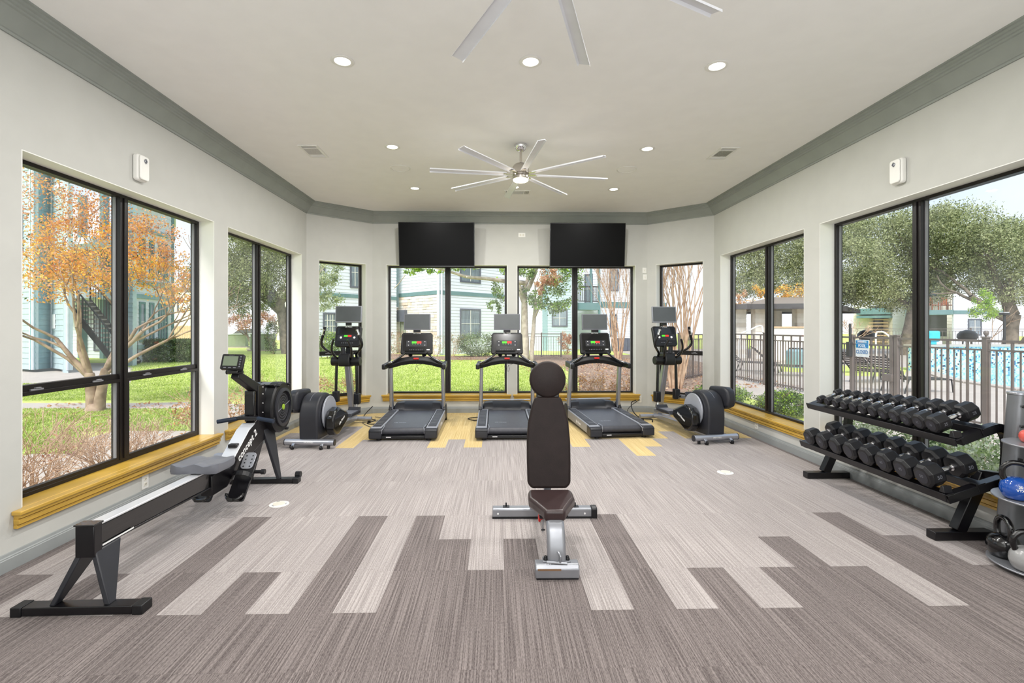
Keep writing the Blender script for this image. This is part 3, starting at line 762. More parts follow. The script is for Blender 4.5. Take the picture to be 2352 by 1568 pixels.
    for s in (-1, 1):
        mb = MB(); mb.prism([(1.12, 0.05), (1.12, 0.20), (1.18, 0.26), (1.30, 0.26), (1.36, 0.20), (1.40, 0.0), (1.34, 0.0), (1.30, 0.06)], s * 0.372, s * 0.415, 'x')
        mb.build('upright_foot', 'black_plastic', t, bevel=0.008)
        # upright post, tipped slightly toward the console
        mb = MB(); A, B = Vector((s * 0.382, 1.20, 0.20)), Vector((s * 0.372, 1.10, 0.86))
        mb.taper(A, B, 0.052, 0.085, 0.048, 0.075, (0, 1, 0)); mb.build('upright', 'silver', t, bevel=0.016, seg=4)
    # handrail bridge: arched cross piece and two side arms reaching back
    mb = MB(); vs = []; n = 8
    prof = [(-0.40, 0.80, 0.885), (-0.33, 0.815, 0.915), (-0.22, 0.845, 0.955), (-0.10, 0.865, 0.975), (0.0, 0.868, 0.978), (0.10, 0.865, 0.975), (0.22, 0.845, 0.955), (0.33, 0.815, 0.915), (0.40, 0.80, 0.885)]
    for x, za, zb in prof: vs += [(x, 1.05, za), (x, 1.03, (za + zb) / 2), (x, 1.06, zb), (x, 1.18, zb - 0.005), (x, 1.19, za)]
    fs = [(0, 1, 2, 3, 4), tuple(reversed(range(40, 45)))]
    for r in range(8):
        for i in range(5): fs.append((r * 5 + i, (r + 1) * 5 + i, (r + 1) * 5 + (i + 1) % 5, r * 5 + (i + 1) % 5))
    mb.add(vs, fs); mb.build('handrail_bridge', 'black_plastic', t, bevel=0.008, seg=3, sharp=45)
    for s in (-1, 1):
        mb = MB(); mb.taper((s * 0.405, 1.20, 0.860), (s * 0.418, 0.80, 0.842), 0.055, 0.085, 0.05, 0.072); mb.build('side_arm', 'black_plastic', t, bevel=0.014, seg=3)
        mb = MB(); mb.taper((s * 0.418, 0.86, 0.845), (s * 0.420, 0.845, 0.844), 0.054, 0.078, 0.054, 0.078); mb.build('arm_band', 'side_rail', t, bevel=0.010)
        mb = MB(); mb.tube(smoothpts([(s * 0.40, 0.98, 0.87), (s * 0.33, 1.02, 0.90), (s * 0.22, 1.03, 0.975), (s * 0.155, 1.05, 1.03)], 4), 0.016, 8); mb.build('front_grip', 'gloss_black', t)
        mb = MB(); mb.tube(smoothpts([(s * 0.393, 0.97, 0.885), (s * 0.325, 1.003, 0.917), (s * 0.213, 1.012, 0.985)], 4), 0.004, 6); mb.build('pulse_plate', 'chrome', t)
    MB().box(-0.038, 0.038, 1.018, 1.034, 0.935, 0.958).build('stop_button', 'red_plastic', t, bevel=0.004)
    mb = MB(); mb.tube(smoothpts([(0.01, 1.02, 0.93), (0.012, 1.0, 0.86), (0.035, 1.0, 0.80), (0.012, 1.0, 0.76), (-0.004, 1.0, 0.80), (0.014, 1.0, 0.84), (0.05, 1.01, 0.86), (0.10, 1.03, 0.875)], 4), 0.0022, 6); mb.build('safety_cord', 'rubber', t)
    # console
    mb = MB(); Mc = Matrix.Translation((0, 1.06, 1.03)) @ Matrix.Rotation(math.radians(-14), 4, 'X')
    q = [(-0.232, 0.0), (-0.218, -0.022), (0.218, -0.022), (0.232, 0.0), (0.225, 0.27), (0.200, 0.30), (-0.200, 0.30), (-0.225, 0.27)]
    mb.prism(q, 0.0, 0.055, 'y'); mb.xf(Mc); con = mb.build('console', 'black_plastic', t, bevel=0.014, seg=4)
    def on(mb): return mb.xf(Mc)
    on(MB().prism(rrect(0.40, 0.25, 0.02, 4, 0, 0.15), -0.0015, 0.002, 'y')).build('console_face', 'gloss_black', con)
    on(MB().prism(rrect(0.30, 0.088, 0.008, 3, 0, 0.135), -0.003, -0.001, 'y')).build('key_panel', 'dark_plastic', con)
    on(MB().box(-0.070, -0.004, -0.0045, -0.003, 0.138, 0.166)).build('speed_display', 'led_green', con, smooth=False)
    on(MB().box(0.000, 0.066, -0.0045, -0.003, 0.138, 0.166)).build('heart_display', 'led_red', con, smooth=False)
    for k in range(4): on(MB().box(-0.062 + k * 0.038, -0.052 + k * 0.038, -0.0045, -0.003, 0.124, 0.130)).build('indicator', 'led_green' if k < 2 else 'bright_label', con, smooth=False)
    for s in (-1, 1):
        for dz, f in ((0.022, 1), (-0.022, -1)):
            z = 0.137 + dz; on(MB().prism([(s * 0.118 - 0.009, z), (s * 0.118 + 0.009, z), (s * 0.118, z + f * 0.010)], -0.0045, -0.003, 'y')).build('arrow_key', 'bright_label', con, smooth=False)
    on(MB().box(-0.165, 0.12, -0.050, -0.001, 0.018, 0.030)).build('reading_ledge', 'gloss_black', con, bevel=0.003)
    for k in range(8): on(MB().cyl((-0.095 + k * 0.025, -0.004, 0.042), (-0.095 + k * 0.025, -0.001, 0.042), 0.0065, 10)).build('round_key', 'grey_plastic', con)
    on(MB().box(0.145, 0.19, -0.003, -0.001, 0.036, 0.052)).build('maker_label', 'bright_label', con, smooth=False)
    text('Life Fitness', 0.024, 'bright_label', con, Mc @ basis((1, 0, 0), (0, 0, 1), (0, -0.003, 0.287)), 'lettering', 0.0006, True)
    mb = MB(); mb.tube([(-0.10, 1.15, 0.98), (-0.10, 1.12, 1.08)], 0.03, 10).tube([(0.10, 1.15, 0.98), (0.10, 1.12, 1.08)], 0.03, 10); mb.build('console_neck', 'black_plastic', t)
    # small television over the console
    mb = MB(); mb.prism(rrect(0.385, 0.235, 0.006, 2, 0, 0.0), -0.018, 0.016, 'y'); Mt = Matrix.Translation((0, 1.14, 1.475)) @ Matrix.Rotation(math.radians(-4), 4, 'X'); mb.xf(Mt)
    s = mb.build('attached_screen', 'grey_plastic', t, bevel=0.003)
    MB().box(-0.180, 0.180, -0.0192, -0.0178, -0.100, 0.107).xf(Mt).build('screen_panel', 'small_screen', s, smooth=False)
    MB().box(-0.05, 0.05, 1.10, 1.15, 1.322, 1.362).build('screen_bracket', 'black_plastic', t, bevel=0.004)
    text('Life Fitness', 0.05, 'bright_label', t, basis((0, -1, 0), (0, 0, 1), (-0.4135, 0.55, 0.105)), 'side_lettering', 0.0006, True)
    text('Life Fitness', 0.05, 'bright_label', t, basis((0, 1, 0), (0, 0, 1), (0.4135, 0.55, 0.105)), 'side_lettering', 0.0006, True)
    return t
tm = treadmill('left treadmill, under the left television')
tm.location = (-1.138, 6.02, 0); tm.rotation_euler = (0, 0, math.radians(0.5))
dup(tm, (0.165, 6.02, 0), 0, 'middle treadmill, partly hidden by the round headrest of the bench')
dup(tm, (1.590, 6.10, 0), math.radians(6.0), 'right treadmill, under the right television')

# ------------------------------------------------------------------ elliptical trainers (local: y from the drive housing to the console)
def elliptical(label, mir):
    """mir = 1: pedal side toward +x open to view; -1 mirrored"""
    t = thing('elliptical_trainer', label, 'elliptical trainer', (0, 0, 0), 0, 'elliptical trainers facing the back windows')
    def X(x): return x * mir
    def B(mb, name, m, par=None, **k):
        if mir < 0: mb.v = [(-x, y, z) for x, y, z in mb.v]
        return mb.build(name, m, par or t, **k)
    b = B(MB().cyl((-0.287, 0.05, 0.070), (0.287, 0.05, 0.070), 0.036, 24), 'rear_foot_bar', 'silver', bevel=0.002)
    for s in (-1, 1): B(MB().cyl((s * 0.287, 0.05, 0.070), (s * 0.295, 0.05, 0.070), 0.037, 20), 'end_cap', 'dark_plastic', b)
    for x in (-0.175, 0.160):
        B(MB().bar((x, 0.03, 0.060), (x, -0.015, 0.030), 0.030, 0.030), 'caster_bracket', 'silver', bevel=0.004)
        B(MB().cyl((x - 0.013, -0.015, 0.024), (x + 0.013, -0.015, 0.024), 0.024, 18), 'caster', 'rubber')
    lt = text('LIFE FITNESS', 0.020, 'bright_label', t, basis((1, 0, 0), (0, 0, 1), (0, 0.0132, 0.075)), 'lettering', 0.0006, True)
    for s in (-1, 1): B(MB().cyl((s * 0.22, 0.05, 0), (s * 0.22, 0.05, 0.04), 0.018, 14), 'leveller', 'rubber')
    # lower frame to the front foot
    B(MB().taper((0, 0.08, 0.085), (0, 1.52, 0.085), 0.10, 0.07, 0.09, 0.07), 'base_rail', 'silver', bevel=0.01)
    fb = B(MB().cyl((-0.24, 1.56, 0.060), (0.24, 1.56, 0.060), 0.032, 20), 'front_foot_bar', 'silver')
    for s in (-1, 1): B(MB().cyl((s * 0.20, 1.56, 0), (s * 0.20, 1.56, 0.035), 0.022, 14), 'foot', 'rubber')
    # drive shroud: a tall rounded fin, seen end-on
    prof = [(0.07, 0.085), (0.055, 0.30), (0.075, 0.46), (0.14, 0.56), (0.25, 0.605), (0.38, 0.60), (0.50, 0.53), (0.58, 0.40), (0.60, 0.27), (0.56, 0.15), (0.48, 0.085)]
    B(MB().prism([(p.x, p.y) for p in smoothpts([(y, z, 0) for y, z in prof], 3)], -0.135, 0.085, 'x'), 'drive_shroud', 'dark_plastic', bevel=0.022, seg=4, sharp=30)
    B(MB().prism([(p.x, p.y) for p in smoothpts([(y + 0.002, z * 1.004, 0) for y, z in prof], 3)], -0.032, -0.026, 'x'), 'shroud_seam', 'grey_plastic', sharp=30)
    # crank discs
    for s, x in ((1, 0.092), (-1, -0.150)):
        B(MB().cyl((x, 0.36, 0.36), (x + s * 0.02, 0.36, 0.36), 0.205, 40), 'crank_disc', 'hub_grey', bevel=0.004)
    # rear side pods with rounded ends
    B(MB().prism([(0.02, 0.44), (0.00, 0.52), (0.03, 0.635), (0.10, 0.665), (0.40, 0.65), (0.42, 0.55), (0.30, 0.43), (0.12, 0.395)], -0.250, -0.137, 'x'), 'pedal_link_cover', 'dark_plastic', bevel=0.03, seg=4, sharp=30)
    B(MB().prism([(0.20, 0.16), (0.17, 0.20), (0.18, 0.34), (0.24, 0.40), (0.36, 0.43), (0.62, 0.33), (0.66, 0.28), (0.62, 0.22), (0.34, 0.10), (0.26, 0.11)], 0.118, 0.235, 'x'), 'pedal_link_cover', 'gloss_black', bevel=0.024, seg=4, sharp=30)
    text('Life Fitness', 0.042, 'bright_label', t, basis((0, mir, 0.42 * mir), (0, -0.42, 1), (0.2362 * mir, 0.42, 0.26)), 'lettering', 0.0006, True)
    # pedals on their long arms
    for s, yo, zo in ((1, 0.86, 0.215), (-1, 0.74, 0.40)):
        x = 0.165 * s + (-0.03 if s < 0 else 0.01)
        B(MB().taper((x, 0.40, zo + 0.06), (x, 1.22, zo + 0.0), 0.05, 0.06, 0.045, 0.05), 'pedal_arm', 'silver', bevel=0.008)
        p = B(MB().prism([(0.0, 0.0), (0.03, 0.035), (0.34, 0.035), (0.37, 0.075), (0.38, 0.075), (0.36, 0.0)], x - 0.085, x + 0.085, 'x').xf(Matrix.Translation((0, yo - 0.20, zo + 0.03))), 'pedal', 'dark_plastic', bevel=0.006)
        B(MB().box(x - 0.068, x + 0.068, yo - 0.15, yo + 0.12, zo + 0.0652, zo + 0.069), 'pedal_mat', 'grey_plastic', p, bevel=0.001)
        # linkage up to the swinging arm
        sx = 0.150 * s
        kz = 0.36 if s < 0 else 0.33
        B(MB().box(sx - 0.040, sx + 0.040, 1.16, 1.25, kz, kz + 0.15), 'knuckle', 'rubber', bevel=0.012, seg=3)
        B(MB().bar((sx, 1.20, kz + 0.02), (x, 1.10, zo + 0.02), 0.028, 0.040), 'link', 'chrome', bevel=0.006)
        B(MB().cyl((sx, 1.20, kz + 0.13), (sx * 0.93, 1.20, 0.90), 0.020, 16), 'swing_arm', 'gloss_black')
        B(MB().cyl((s * 0.075, 1.19, 0.925), (s * 0.200, 1.19, 0.925), 0.062, 28), 'pivot_cover', 'black_plastic', bevel=0.006)
        # moving handle: bowed out and up
        pts = smoothpts([(s * 0.150, 1.19, 0.97), (s * 0.16, 1.14, 1.03), (s * 0.225, 1.07, 1.085), (s * 0.275, 1.03, 1.15), (s * 0.272, 1.01, 1.22), (s * 0.235, 0.99, 1.32), (s * 0.215, 0.98, 1.405)], 4)
        h = B(MB().tube(pts, 0.0165, 12), 'moving_handle', 'gloss_black')
        B(MB().tube(pts[-9:], 0.0185, 12), 'handle_grip', 'rubber', h); B(MB().tube([pts[-6], pts[-3]], 0.0192, 12), 'pulse_plate', 'chrome', h)
        pts = smoothpts([(s * 0.075, 1.15, 0.955), (s * 0.115, 1.07, 1.00), (s * 0.135, 1.02, 1.08), (s * 0.125, 1.00, 1.16), (s * 0.095, 0.98, 1.23)], 4)
        B(MB().tube(pts, 0.0150, 12), 'fixed_handle', 'gloss_black')
    B(MB().prism([(1.10, 0.86), (1.08, 0.94), (1.11, 1.03), (1.26, 1.04), (1.30, 0.95), (1.27, 0.85)], -0.080, 0.080, 'x'), 'centre_hub', 'black_plastic', bevel=0.016, seg=3)
    B(MB().taper((0, 1.46, 0.10), (0, 1.24, 0.90), 0.085, 0.11, 0.075, 0.09, (0, 1, 0)), 'mast', 'silver', bevel=0.02, seg=4)
    B(MB().cyl((-0.03, 1.16, 1.03), (-0.03, 1.15, 1.12), 0.034, 18, 0.030), 'bottle_cup', 'dark_plastic')
    mb = MB(); mb.bar((0, 1.28, 1.0), (0, 1.30, 1.20), 0.07, 0.05); B(mb, 'console_neck', 'black_plastic', bevel=0.008)
    # console and its small screen
    Mc = Matrix.Translation((0, 1.215, 1.150)) @ Matrix.Rotation(math.radians(-16), 4, 'X')
    q = [(-0.180, 0.0), (-0.150, -0.025), (0.150, -0.025), (0.180, 0.0), (0.185, 0.25), (0.165, 0.275), (-0.165, 0.275), (-0.185, 0.25)]
    con = MB().prism(q, 0.0, 0.05, 'y').xf(Mc).build('console', 'black_plastic', t, bevel=0.012, seg=4)
    MB().prism(rrect(0.30, 0.095, 0.01, 3, 0, 0.205), -0.0015, 0.001, 'y').xf(Mc).build('console_face', 'gloss_black', con)
    MB().prism(rrect(0.29, 0.085, 0.008, 3, 0, 0.105), -0.003, -0.001, 'y').xf(Mc).build('key_panel', 'dark_plastic', con)
    MB().box(-0.052, -0.002, -0.0045, -0.003, 0.118, 0.142).xf(Mc).build('speed_display', 'led_green', con, smooth=False)
    MB().box(0.002, 0.052, -0.0045, -0.003, 0.118, 0.142).xf(Mc).build('heart_display', 'led_red', con, smooth=False)
    for s in (-1, 1): MB().lathe([(0.016, 0), (0.016, 0.002), (0.011, 0.003)], 16, (s * 0.095, -0.003, 0.108), Matrix.Rotation(math.radians(90), 3, 'X')).xf(Mc).build('dial_ring', 'bright_label', con)
    for k in range(7): MB().cyl((-0.075 + k * 0.025, -0.004, 0.03), (-0.075 + k * 0.025, -0.0005, 0.03), 0.0065, 10).xf(Mc).build('round_key', 'grey_plastic', con)
    text('Life Fitness', 0.022, 'bright_label', con, Mc @ basis((1, 0, 0), (0, 0, 1), (0, -0.002, 0.262)), 'lettering', 0.0006, True)
    Mt = Matrix.Translation((0, 1.29, 1.58)) @ Matrix.Rotation(math.radians(-4), 4, 'X')
    s = MB().prism(rrect(0.375, 0.235, 0.006, 2), -0.018, 0.014, 'y').xf(Mt).build('attached_screen', 'side_rail', t, bevel=0.003)
    MB().box(-0.176, 0.176, -0.0192, -0.0178, -0.100, 0.107).xf(Mt).build('screen_panel', 'small_screen', s, smooth=False)
    MB().box(-0.04, 0.04, 1.27, 1.30, 1.42, 1.47).build('screen_bracket', 'black_plastic', t, bevel=0.004)
    return t
e1 = elliptical('elliptical trainer at the left, in front of the narrow left corner window', 1)
e1.location = (-2.150, 5.63, 0); e1.rotation_euler = (0, 0, math.radians(-3.6))
e2 = elliptical('elliptical trainer at the right, in front of the narrow right corner window', -1)
e2.location = (2.660, 5.78, 0); e2.rotation_euler = (0, 0, math.radians(9.5))

# ------------------------------------------------------------------ cables on the floor
def cable(name, pts, r, label, m='rubber'):
    o = MB().tube(smoothpts(pts, 5), r, 8).build(name, m); return tag(o, label, 'cable')
cable('power_cable', [(-1.50, 7.25, 0.20), (-1.58, 7.15, 0.09), (-1.72, 7.05, 0.012), (-1.86, 7.10, 0.008), (-1.80, 7.35, 0.008), (-1.96, 7.42, 0.008), (-2.04, 7.62, 0.03), (-1.99, 7.93, 0.12)], 0.007, 'black power cable curling from the left treadmill toward the wall')
cable('signal_cable', [(-1.62, 6.72, 0.006), (-1.80, 6.92, 0.006), (-1.95, 7.20, 0.006), (-1.78, 7.28, 0.006), (-1.70, 7.48, 0.006), (-1.87, 7.62, 0.006)], 0.0045, 'thin grey cable lying on the gold carpet by the left elliptical', 'vent_dark')
cable('power_cable', [(2.30, 7.96, 0.20), (2.18, 7.80, 0.18), (2.16, 7.60, 0.07), (2.22, 7.40, 0.009), (2.36, 7.34, 0.009), (2.30, 7.12, 0.009)], 0.008, 'black power cable dropping from the outlet to the right elliptical')
cable('signal_cable', [(2.37, 7.985, 0.205), (2.27, 7.90, 0.17), (2.12, 7.75, 0.10), (2.05, 7.58, 0.006), (1.98, 7.38, 0.006), (2.12, 7.22, 0.006)], 0.005, 'thin cable from the outlet to the right treadmill', 'black_plastic')
cable('power_cable', [(-0.24, 7.22, 0.03), (-0.32, 7.28, 0.009), (-0.42, 7.42, 0.009), (-0.34, 7.52, 0.009), (-0.20, 7.56, 0.009)], 0.006, 'short black cable looped beside the middle treadmill')

# ------------------------------------------------------------------ rowing machine (local: y runs from the tail foot to the flywheel)
def rower():
    t = thing('rowing_machine', 'long black and silver rowing machine with a round flywheel along the left wall', 'rowing machine', (-2.030, 2.400, 0), math.radians(1.1))
    def foot(y, w, wheels, nm):
        b = MB().box(-w / 2 + 0.05, w / 2 - 0.05, y - 0.035, y + 0.035, 0.004, 0.044).build(nm, 'frame_black', t, bevel=0.004)
        for s in (-1, 1):
            a0, a1 = sorted((s * (w / 2 - 0.05), s * w / 2)); MB().box(a0, a1, y - 0.038, y + 0.038, 0.0, 0.047).build('end_cap', 'black_plastic', b, bevel=0.004)
            if wheels: MB().cyl((s * (w / 2 - 0.055), y + 0.06, 0.055), (s * (w / 2 - 0.01), y + 0.06, 0.055), 0.028, 20).build('transport_wheel', 'rubber', t)
    foot(0.040, 0.62, False, 'rear_foot_bar'); foot(2.03, 0.60, True, 'front_foot_bar')
    def leg(s, y0, z0, y1, x0, x1, dt, db, nm='leg'):
        # folded sheet leg: wide at the top, narrow at the foot
        mb = MB(); th = 0.028
        P = []
        for (x, y, z, dep) in ((x0, y0, z0, dt), (x1, y1, 0.042, db)):
            P += [Vector((s * x - th / 2, y - 0.02, z)), Vector((s * x + th / 2, y - 0.02, z)), Vector((s * x + th / 2, y - 0.02 + dep, z)), Vector((s * x - th / 2, y - 0.02 + dep, z))]
        mb.hexa(P); return mb.build(nm, 'dark_plastic', t, bevel=0.005)
    for s in (-1, 1):
        leg(s, 0.085, 0.285, 0.040, 0.030, 0.130, 0.17, 0.045, 'rear_leg')
        leg(s, 1.93, 0.50, 2.01, 0.028, 0.125, 0.20, 0.05, 'front_leg')
    MB().box(-0.046, 0.046, 0.052, 0.105, 0.26, 0.418).build('tail_post', 'frame_black', t, bevel=0.004)
    MB().box(-0.050, 0.050, 0.045, 0.110, 0.415, 0.424).build('tail_cap', 'gloss_black', t, bevel=0.003)
    # monorail: silver running strip on a deep black beam
    mb = MB(); mb.prism([(0.10, 0.289), (0.10, 0.400), (1.42, 0.372), (1.42, 0.245), (0.9, 0.268)], -0.026, 0.026, 'x'); mb.build('monorail', 'gloss_black', t, bevel=0.008, seg=3)
    mb = MB(); mb.prism([(0.10, 0.401), (0.10, 0.413), (1.42, 0.385), (1.42, 0.373)], -0.036, 0.036, 'x'); mb.build('rail_strip', 'rail_steel', t, bevel=0.003)
    mb = MB(); mb.prism([(0.10, 0.287), (0.10, 0.299), (1.42, 0.255), (1.42, 0.243)], -0.034, 0.034, 'x'); mb.build('rail_lip', 'frame_black', t, bevel=0.003)
    MB().box(0.0345, 0.0352, 0.12, 0.34, 0.2885, 0.297).build('rail_label', 'bright_label', t, smooth=False)
    # seat: scooped pad on a roller carriage
    ol = [(-0.150, 0.95), (-0.155, 1.00), (-0.160, 1.10), (-0.145, 1.20), (-0.10, 1.25), (-0.03, 1.235), (0.03, 1.235), (0.10, 1.25), (0.145, 1.20), (0.160, 1.10), (0.155, 1.00), (0.150, 0.95), (0.10, 0.935), (0.0, 0.955), (-0.10, 0.935)]
    pts = [(p.x, p.y) for p in smoothpts([(x, y, 0) for x, y in ol] + [(ol[0][0], ol[0][1], 0)], 3)][:-1]
    n = len(pts); vs = []
    def zt(x, y): return 0.462 - 0.018 * math.exp(-((abs(x) - 0.07) / 0.045) ** 2) + 0.012 * math.exp(-((y - 0.95) / 0.05) ** 2)
    rings = [(1.0, -0.050), (1.03, -0.030), (1.0, -0.004), (0.92, 0.0), (0.6, 0.0), (0.25, 0.0)]
    for k, dz in rings:
        for x, y in pts:
            xx, yy = x * k, 1.09 + (y - 1.09) * k; vs.append((xx, yy, (zt(xx, yy) + dz) if dz > -0.02 else 0.455 + dz))
    fs = [tuple(reversed(range(n))), tuple(range(5 * n, 6 * n))]
    for r in range(5):
        for i in range(n): fs.append((r * n + i, r * n + (i + 1) % n, (r + 1) * n + (i + 1) % n, (r + 1) * n + i))
    MB().add(vs, fs).build('seat', 'grey_plastic', t, sharp=40)
    MB().box(-0.05, 0.05, 1.00, 1.18, 0.386, 0.408).build('seat_carriage', 'frame_black', t, bevel=0.004)
    for y in (1.03, 1.15): MB().cyl((-0.046, y, 0.372 + 0.028), (0.046, y, 0.372 + 0.028), 0.014, 16).build('seat_roller', 'silver', t)
    # main frame beam rising to the flywheel
    mb = MB(); mb.prism([(1.10, 0.200), (1.10, 0.345), (1.36, 0.375), (1.62, 0.555), (1.80, 0.62), (2.08, 0.62), (2.06, 0.455), (1.62, 0.325), (1.30, 0.20)], -0.040, 0.040, 'x')
    mb.build('main_frame', 'frame_black', t, bevel=0.006)
    mb = MB(); mb.prism([(1.36, 0.376), (1.36, 0.384), (1.62, 0.565), (1.72, 0.60), (1.72, 0.592), (1.62, 0.556)], -0.052, 0.052, 'x'); mb.build('top_plate', 'rail_steel', t, bevel=0.002)
    text('concept 2', 0.085, 'bright_label', t, basis((0, 0.80, 0.42), (0, -0.42, 0.80), (0.0405, 1.62, 0.44)), 'lettering', 0.0008, True)
    text('concept 2', 0.085, 'bright_label', t, basis((0, -0.80, -0.42), (0, -0.42, 0.80), (-0.0405, 1.62, 0.44)), 'lettering', 0.0008, True)
    # foot boards
    MB().cyl((-0.235, 1.43, 0.275), (0.235, 1.43, 0.275), 0.014, 14).build('foot_axle', 'frame_black', t)
    MB().cyl((0.235, 1.43, 0.275), (0.262, 1.43, 0.275), 0.020, 14).build('axle_knob', 'rubber', t)
    for s in (-1, 1):
        a0, a1 = sorted((s * 0.055, s * 0.185))
        M = Matrix.Translation((0, 1.24, 0.105)) @ Matrix.Rotation(math.radians(47), 4, 'X')
        fb = MB().prism(rrect(a1 - a0, 0.36, 0.02, 4, (a0 + a1) / 2, 0.19), -0.016, 0.0, 'z').xf(M).build('foot_board', 'frame_black', t, bevel=0.004)
        MB().prism(rrect(0.095, 0.14, 0.03, 5, (a0 + a1) / 2, 0.335), 0.0005, 0.008, 'z').xf(M).build('flex_foot', 'silver', fb, bevel=0.002)
        for i in range(4):
            for j in (-1, 1):
                cx = (a0 + a1) / 2 + j * 0.024; MB().cyl((cx, 0.285 + i * 0.03, 0.008), (cx, 0.285 + i * 0.03, 0.0088), 0.006, 10).xf(M).build('adjust_hole', 'rubber', fb, smooth=False)
        mb = MB(); cxx = (a0 + a1) / 2
        mb.tube([Vector((cxx + 0.06 * math.cos(a), 0.055 + 0.05 * math.sin(a), 0.03)) for a in [math.radians(180 + 18 * k) for k in range(11)]], 0.012, 8); mb.xf(M); mb.build('heel_cup', 'gloss_black', t)
        mb = MB(); pts = [Vector((cxx + 0.075 * math.cos(a), 0.20, 0.075 * math.sin(a) + 0.0)) for a in [math.radians(18 * k) for k in range(11)]]
        for k in range(10): mb.bar(pts[k], pts[k + 1], 0.032, 0.004, up=(0, 1, 0)) if False else mb.taper(pts[k], pts[k + 1], 0.004, 0.034, 0.004, 0.034, (0, 1, 0))
        mb.xf(M); mb.build('foot_strap', 'black_plastic', t)
    # black buckle on the frame
    MB().box(-0.035, 0.035, 1.45, 1.50, 0.455, 0.485).xf(Matrix.Translation((0, 0, 0.0))).build('shock_hook', 'rubber', t, bevel=0.008)
    # flywheel drum with vented side
    cy, cz, R = 2.145, 0.665, 0.232
    mb = MB(); mb.lathe([(0.05, -0.105), (R * 0.93, -0.105), (R, -0.092), (R, -0.050)], 48, (-0.02, cy, cz), RY(90)); mb.build('flywheel_cage', 'gloss_black', t, sharp=30)
    mb = MB(); mb.lathe([(R * 0.985, -0.050), (R * 0.985, 0.040)], 48, (-0.02, cy, cz), RY(90)); mb.build('perforated_band', 'hammer_grey', t, sharp=30)
    mb = MB(); mb.lathe([(R, 0.040), (R, 0.112), (R * 0.94, 0.125), (R * 0.72, 0.125), (R * 0.72, 0.112), (R * 0.68, 0.112)], 48, (-0.02, cy, cz), RY(90)); mb.build('flywheel_cage', 'black_plastic', t, sharp=30)
    mb = MB(); mb.lathe([(R * 0.76, 0.126), (R * 0.76, 0.140), (R * 0.64, 0.146), (R * 0.64, 0.126)], 48, (-0.02, cy, cz), RY(90)); mb.build('damper_ring', 'dark_plastic', t, sharp=30)
    x1 = 0.104
    for k in range(9):
        r = R * (0.15 + 0.052 * k); MB().tube([(x1, cy + r * math.cos(a), cz + r * math.sin(a)) for a in [2 * math.pi * i / 32 for i in range(33)]], 0.0028, 5, cap=False).build('vent_ring', 'grey_plastic' if k % 2 else 'black_plastic', t)
    MB().bar((x1 + 0.004, cy - R * 0.62, cz - 0.035), (x1 + 0.004, cy + R * 0.62, cz + 0.035), 0.006).build('spoke', 'grey_plastic', t)
    mb = MB(); mb.lathe([(R * 0.62, 0.0), (R * 0.62, 0.004)], 40, (0.088, cy, cz), RY(90)); mb.build('vent_backing', 'rubber', t)
    mb = MB(); mb.lathe([(0.026, 0), (0.026, 0.006), (0.02, 0.009)], 24, (x1 + 0.004, cy, cz), RY(90)); mb.build('hub_badge', 'leaf_lime', t)
    for k, a in enumerate((115, 60, -20, -70, 200)):
        a = math.radians(a); c = Vector((0.10, cy + R * 0.98 * math.cos(a), cz + R * 0.98 * math.sin(a)))
        MB().cbox(c, (0.05, 0.03, 0.016), Matrix.Rotation(a + math.pi / 2, 3, 'X')).build('cage_clip', 'rubber', t, bevel=0.003)
    MB().bar((-0.12, cy - R * 0.5, cz + R * 0.9), (0.09, cy - R * 0.5, cz + R * 0.9), 0.035, 0.018).build('cage_strap', 'gloss_black', t, bevel=0.004)
    # drive column, chain housing, monitor arm and monitor
    MB().box(-0.055, 0.030, 1.755, 1.95, 0.60, 0.865).build('drive_housing', 'gloss_black', t, bevel=0.010, seg=3)
    MB().box(-0.048, 0.022, 1.748, 1.756, 0.63, 0.83).build('housing_window', 'rubber', t)
    MB().box(0.030, 0.042, 1.80, 1.93, 0.55, 0.90).build('side_bracket', 'frame_black', t, bevel=0.003)
    for z in (0.66, 0.74, 0.82, 0.88): MB().cyl((0.040, 1.88, z), (0.046, 1.88, z), 0.005, 8).build('rivet', 'bright_label', t)
    MB().taper((0.0, 1.92, 0.835), (0.0, 1.50, 1.025), 0.075, 0.085, 0.065, 0.060).build('monitor_arm', 'black_plastic', t, bevel=0.008)
    for s in (-1, 1): MB().cyl((s * 0.03, 1.49, 1.045), (s * 0.062, 1.49, 1.045), 0.017, 16).build('arm_knob', 'rubber', t)
    MB().box(-0.04, 0.04, 1.455, 1.50, 1.035, 1.062).build('monitor_hinge', 'gloss_black', t, bevel=0.005)
    Mm = Matrix.Translation((0, 1.465, 1.125)) @ Matrix.Rotation(math.radians(-22), 4, 'X') @ Matrix.Rotation(math.radians(4), 4, 'Z')
    mo = MB().prism(rrect(0.165, 0.125, 0.012, 4), -0.016, 0.018, 'y').xf(Mm).build('monitor', 'black_plastic', t, bevel=0.005)
    MB().box(-0.066, 0.040, -0.0175, -0.016, -0.034, 0.044).xf(Mm).build('lcd_screen', 'lcd_grey', mo, smooth=False)
    for k in range(5): MB().cyl((0.060, -0.0185, 0.04 - k * 0.020), (0.060, -0.016, 0.04 - k * 0.020), 0.006, 10).xf(Mm).build('monitor_key', 'grey_plastic', mo)
    for k in range(3): MB().box(-0.055 + k * 0.036, -0.036 + k * 0.036, -0.0185, -0.016, -0.053, -0.046).xf(Mm).build('monitor_key', 'grey_plastic', mo)
    text('concept 2', 0.010, 'grey_plastic', mo, Mm @ basis((1, 0, 0), (0, 0, 1), (-0.01, -0.0165, 0.053)), 'lettering', 0.0003)
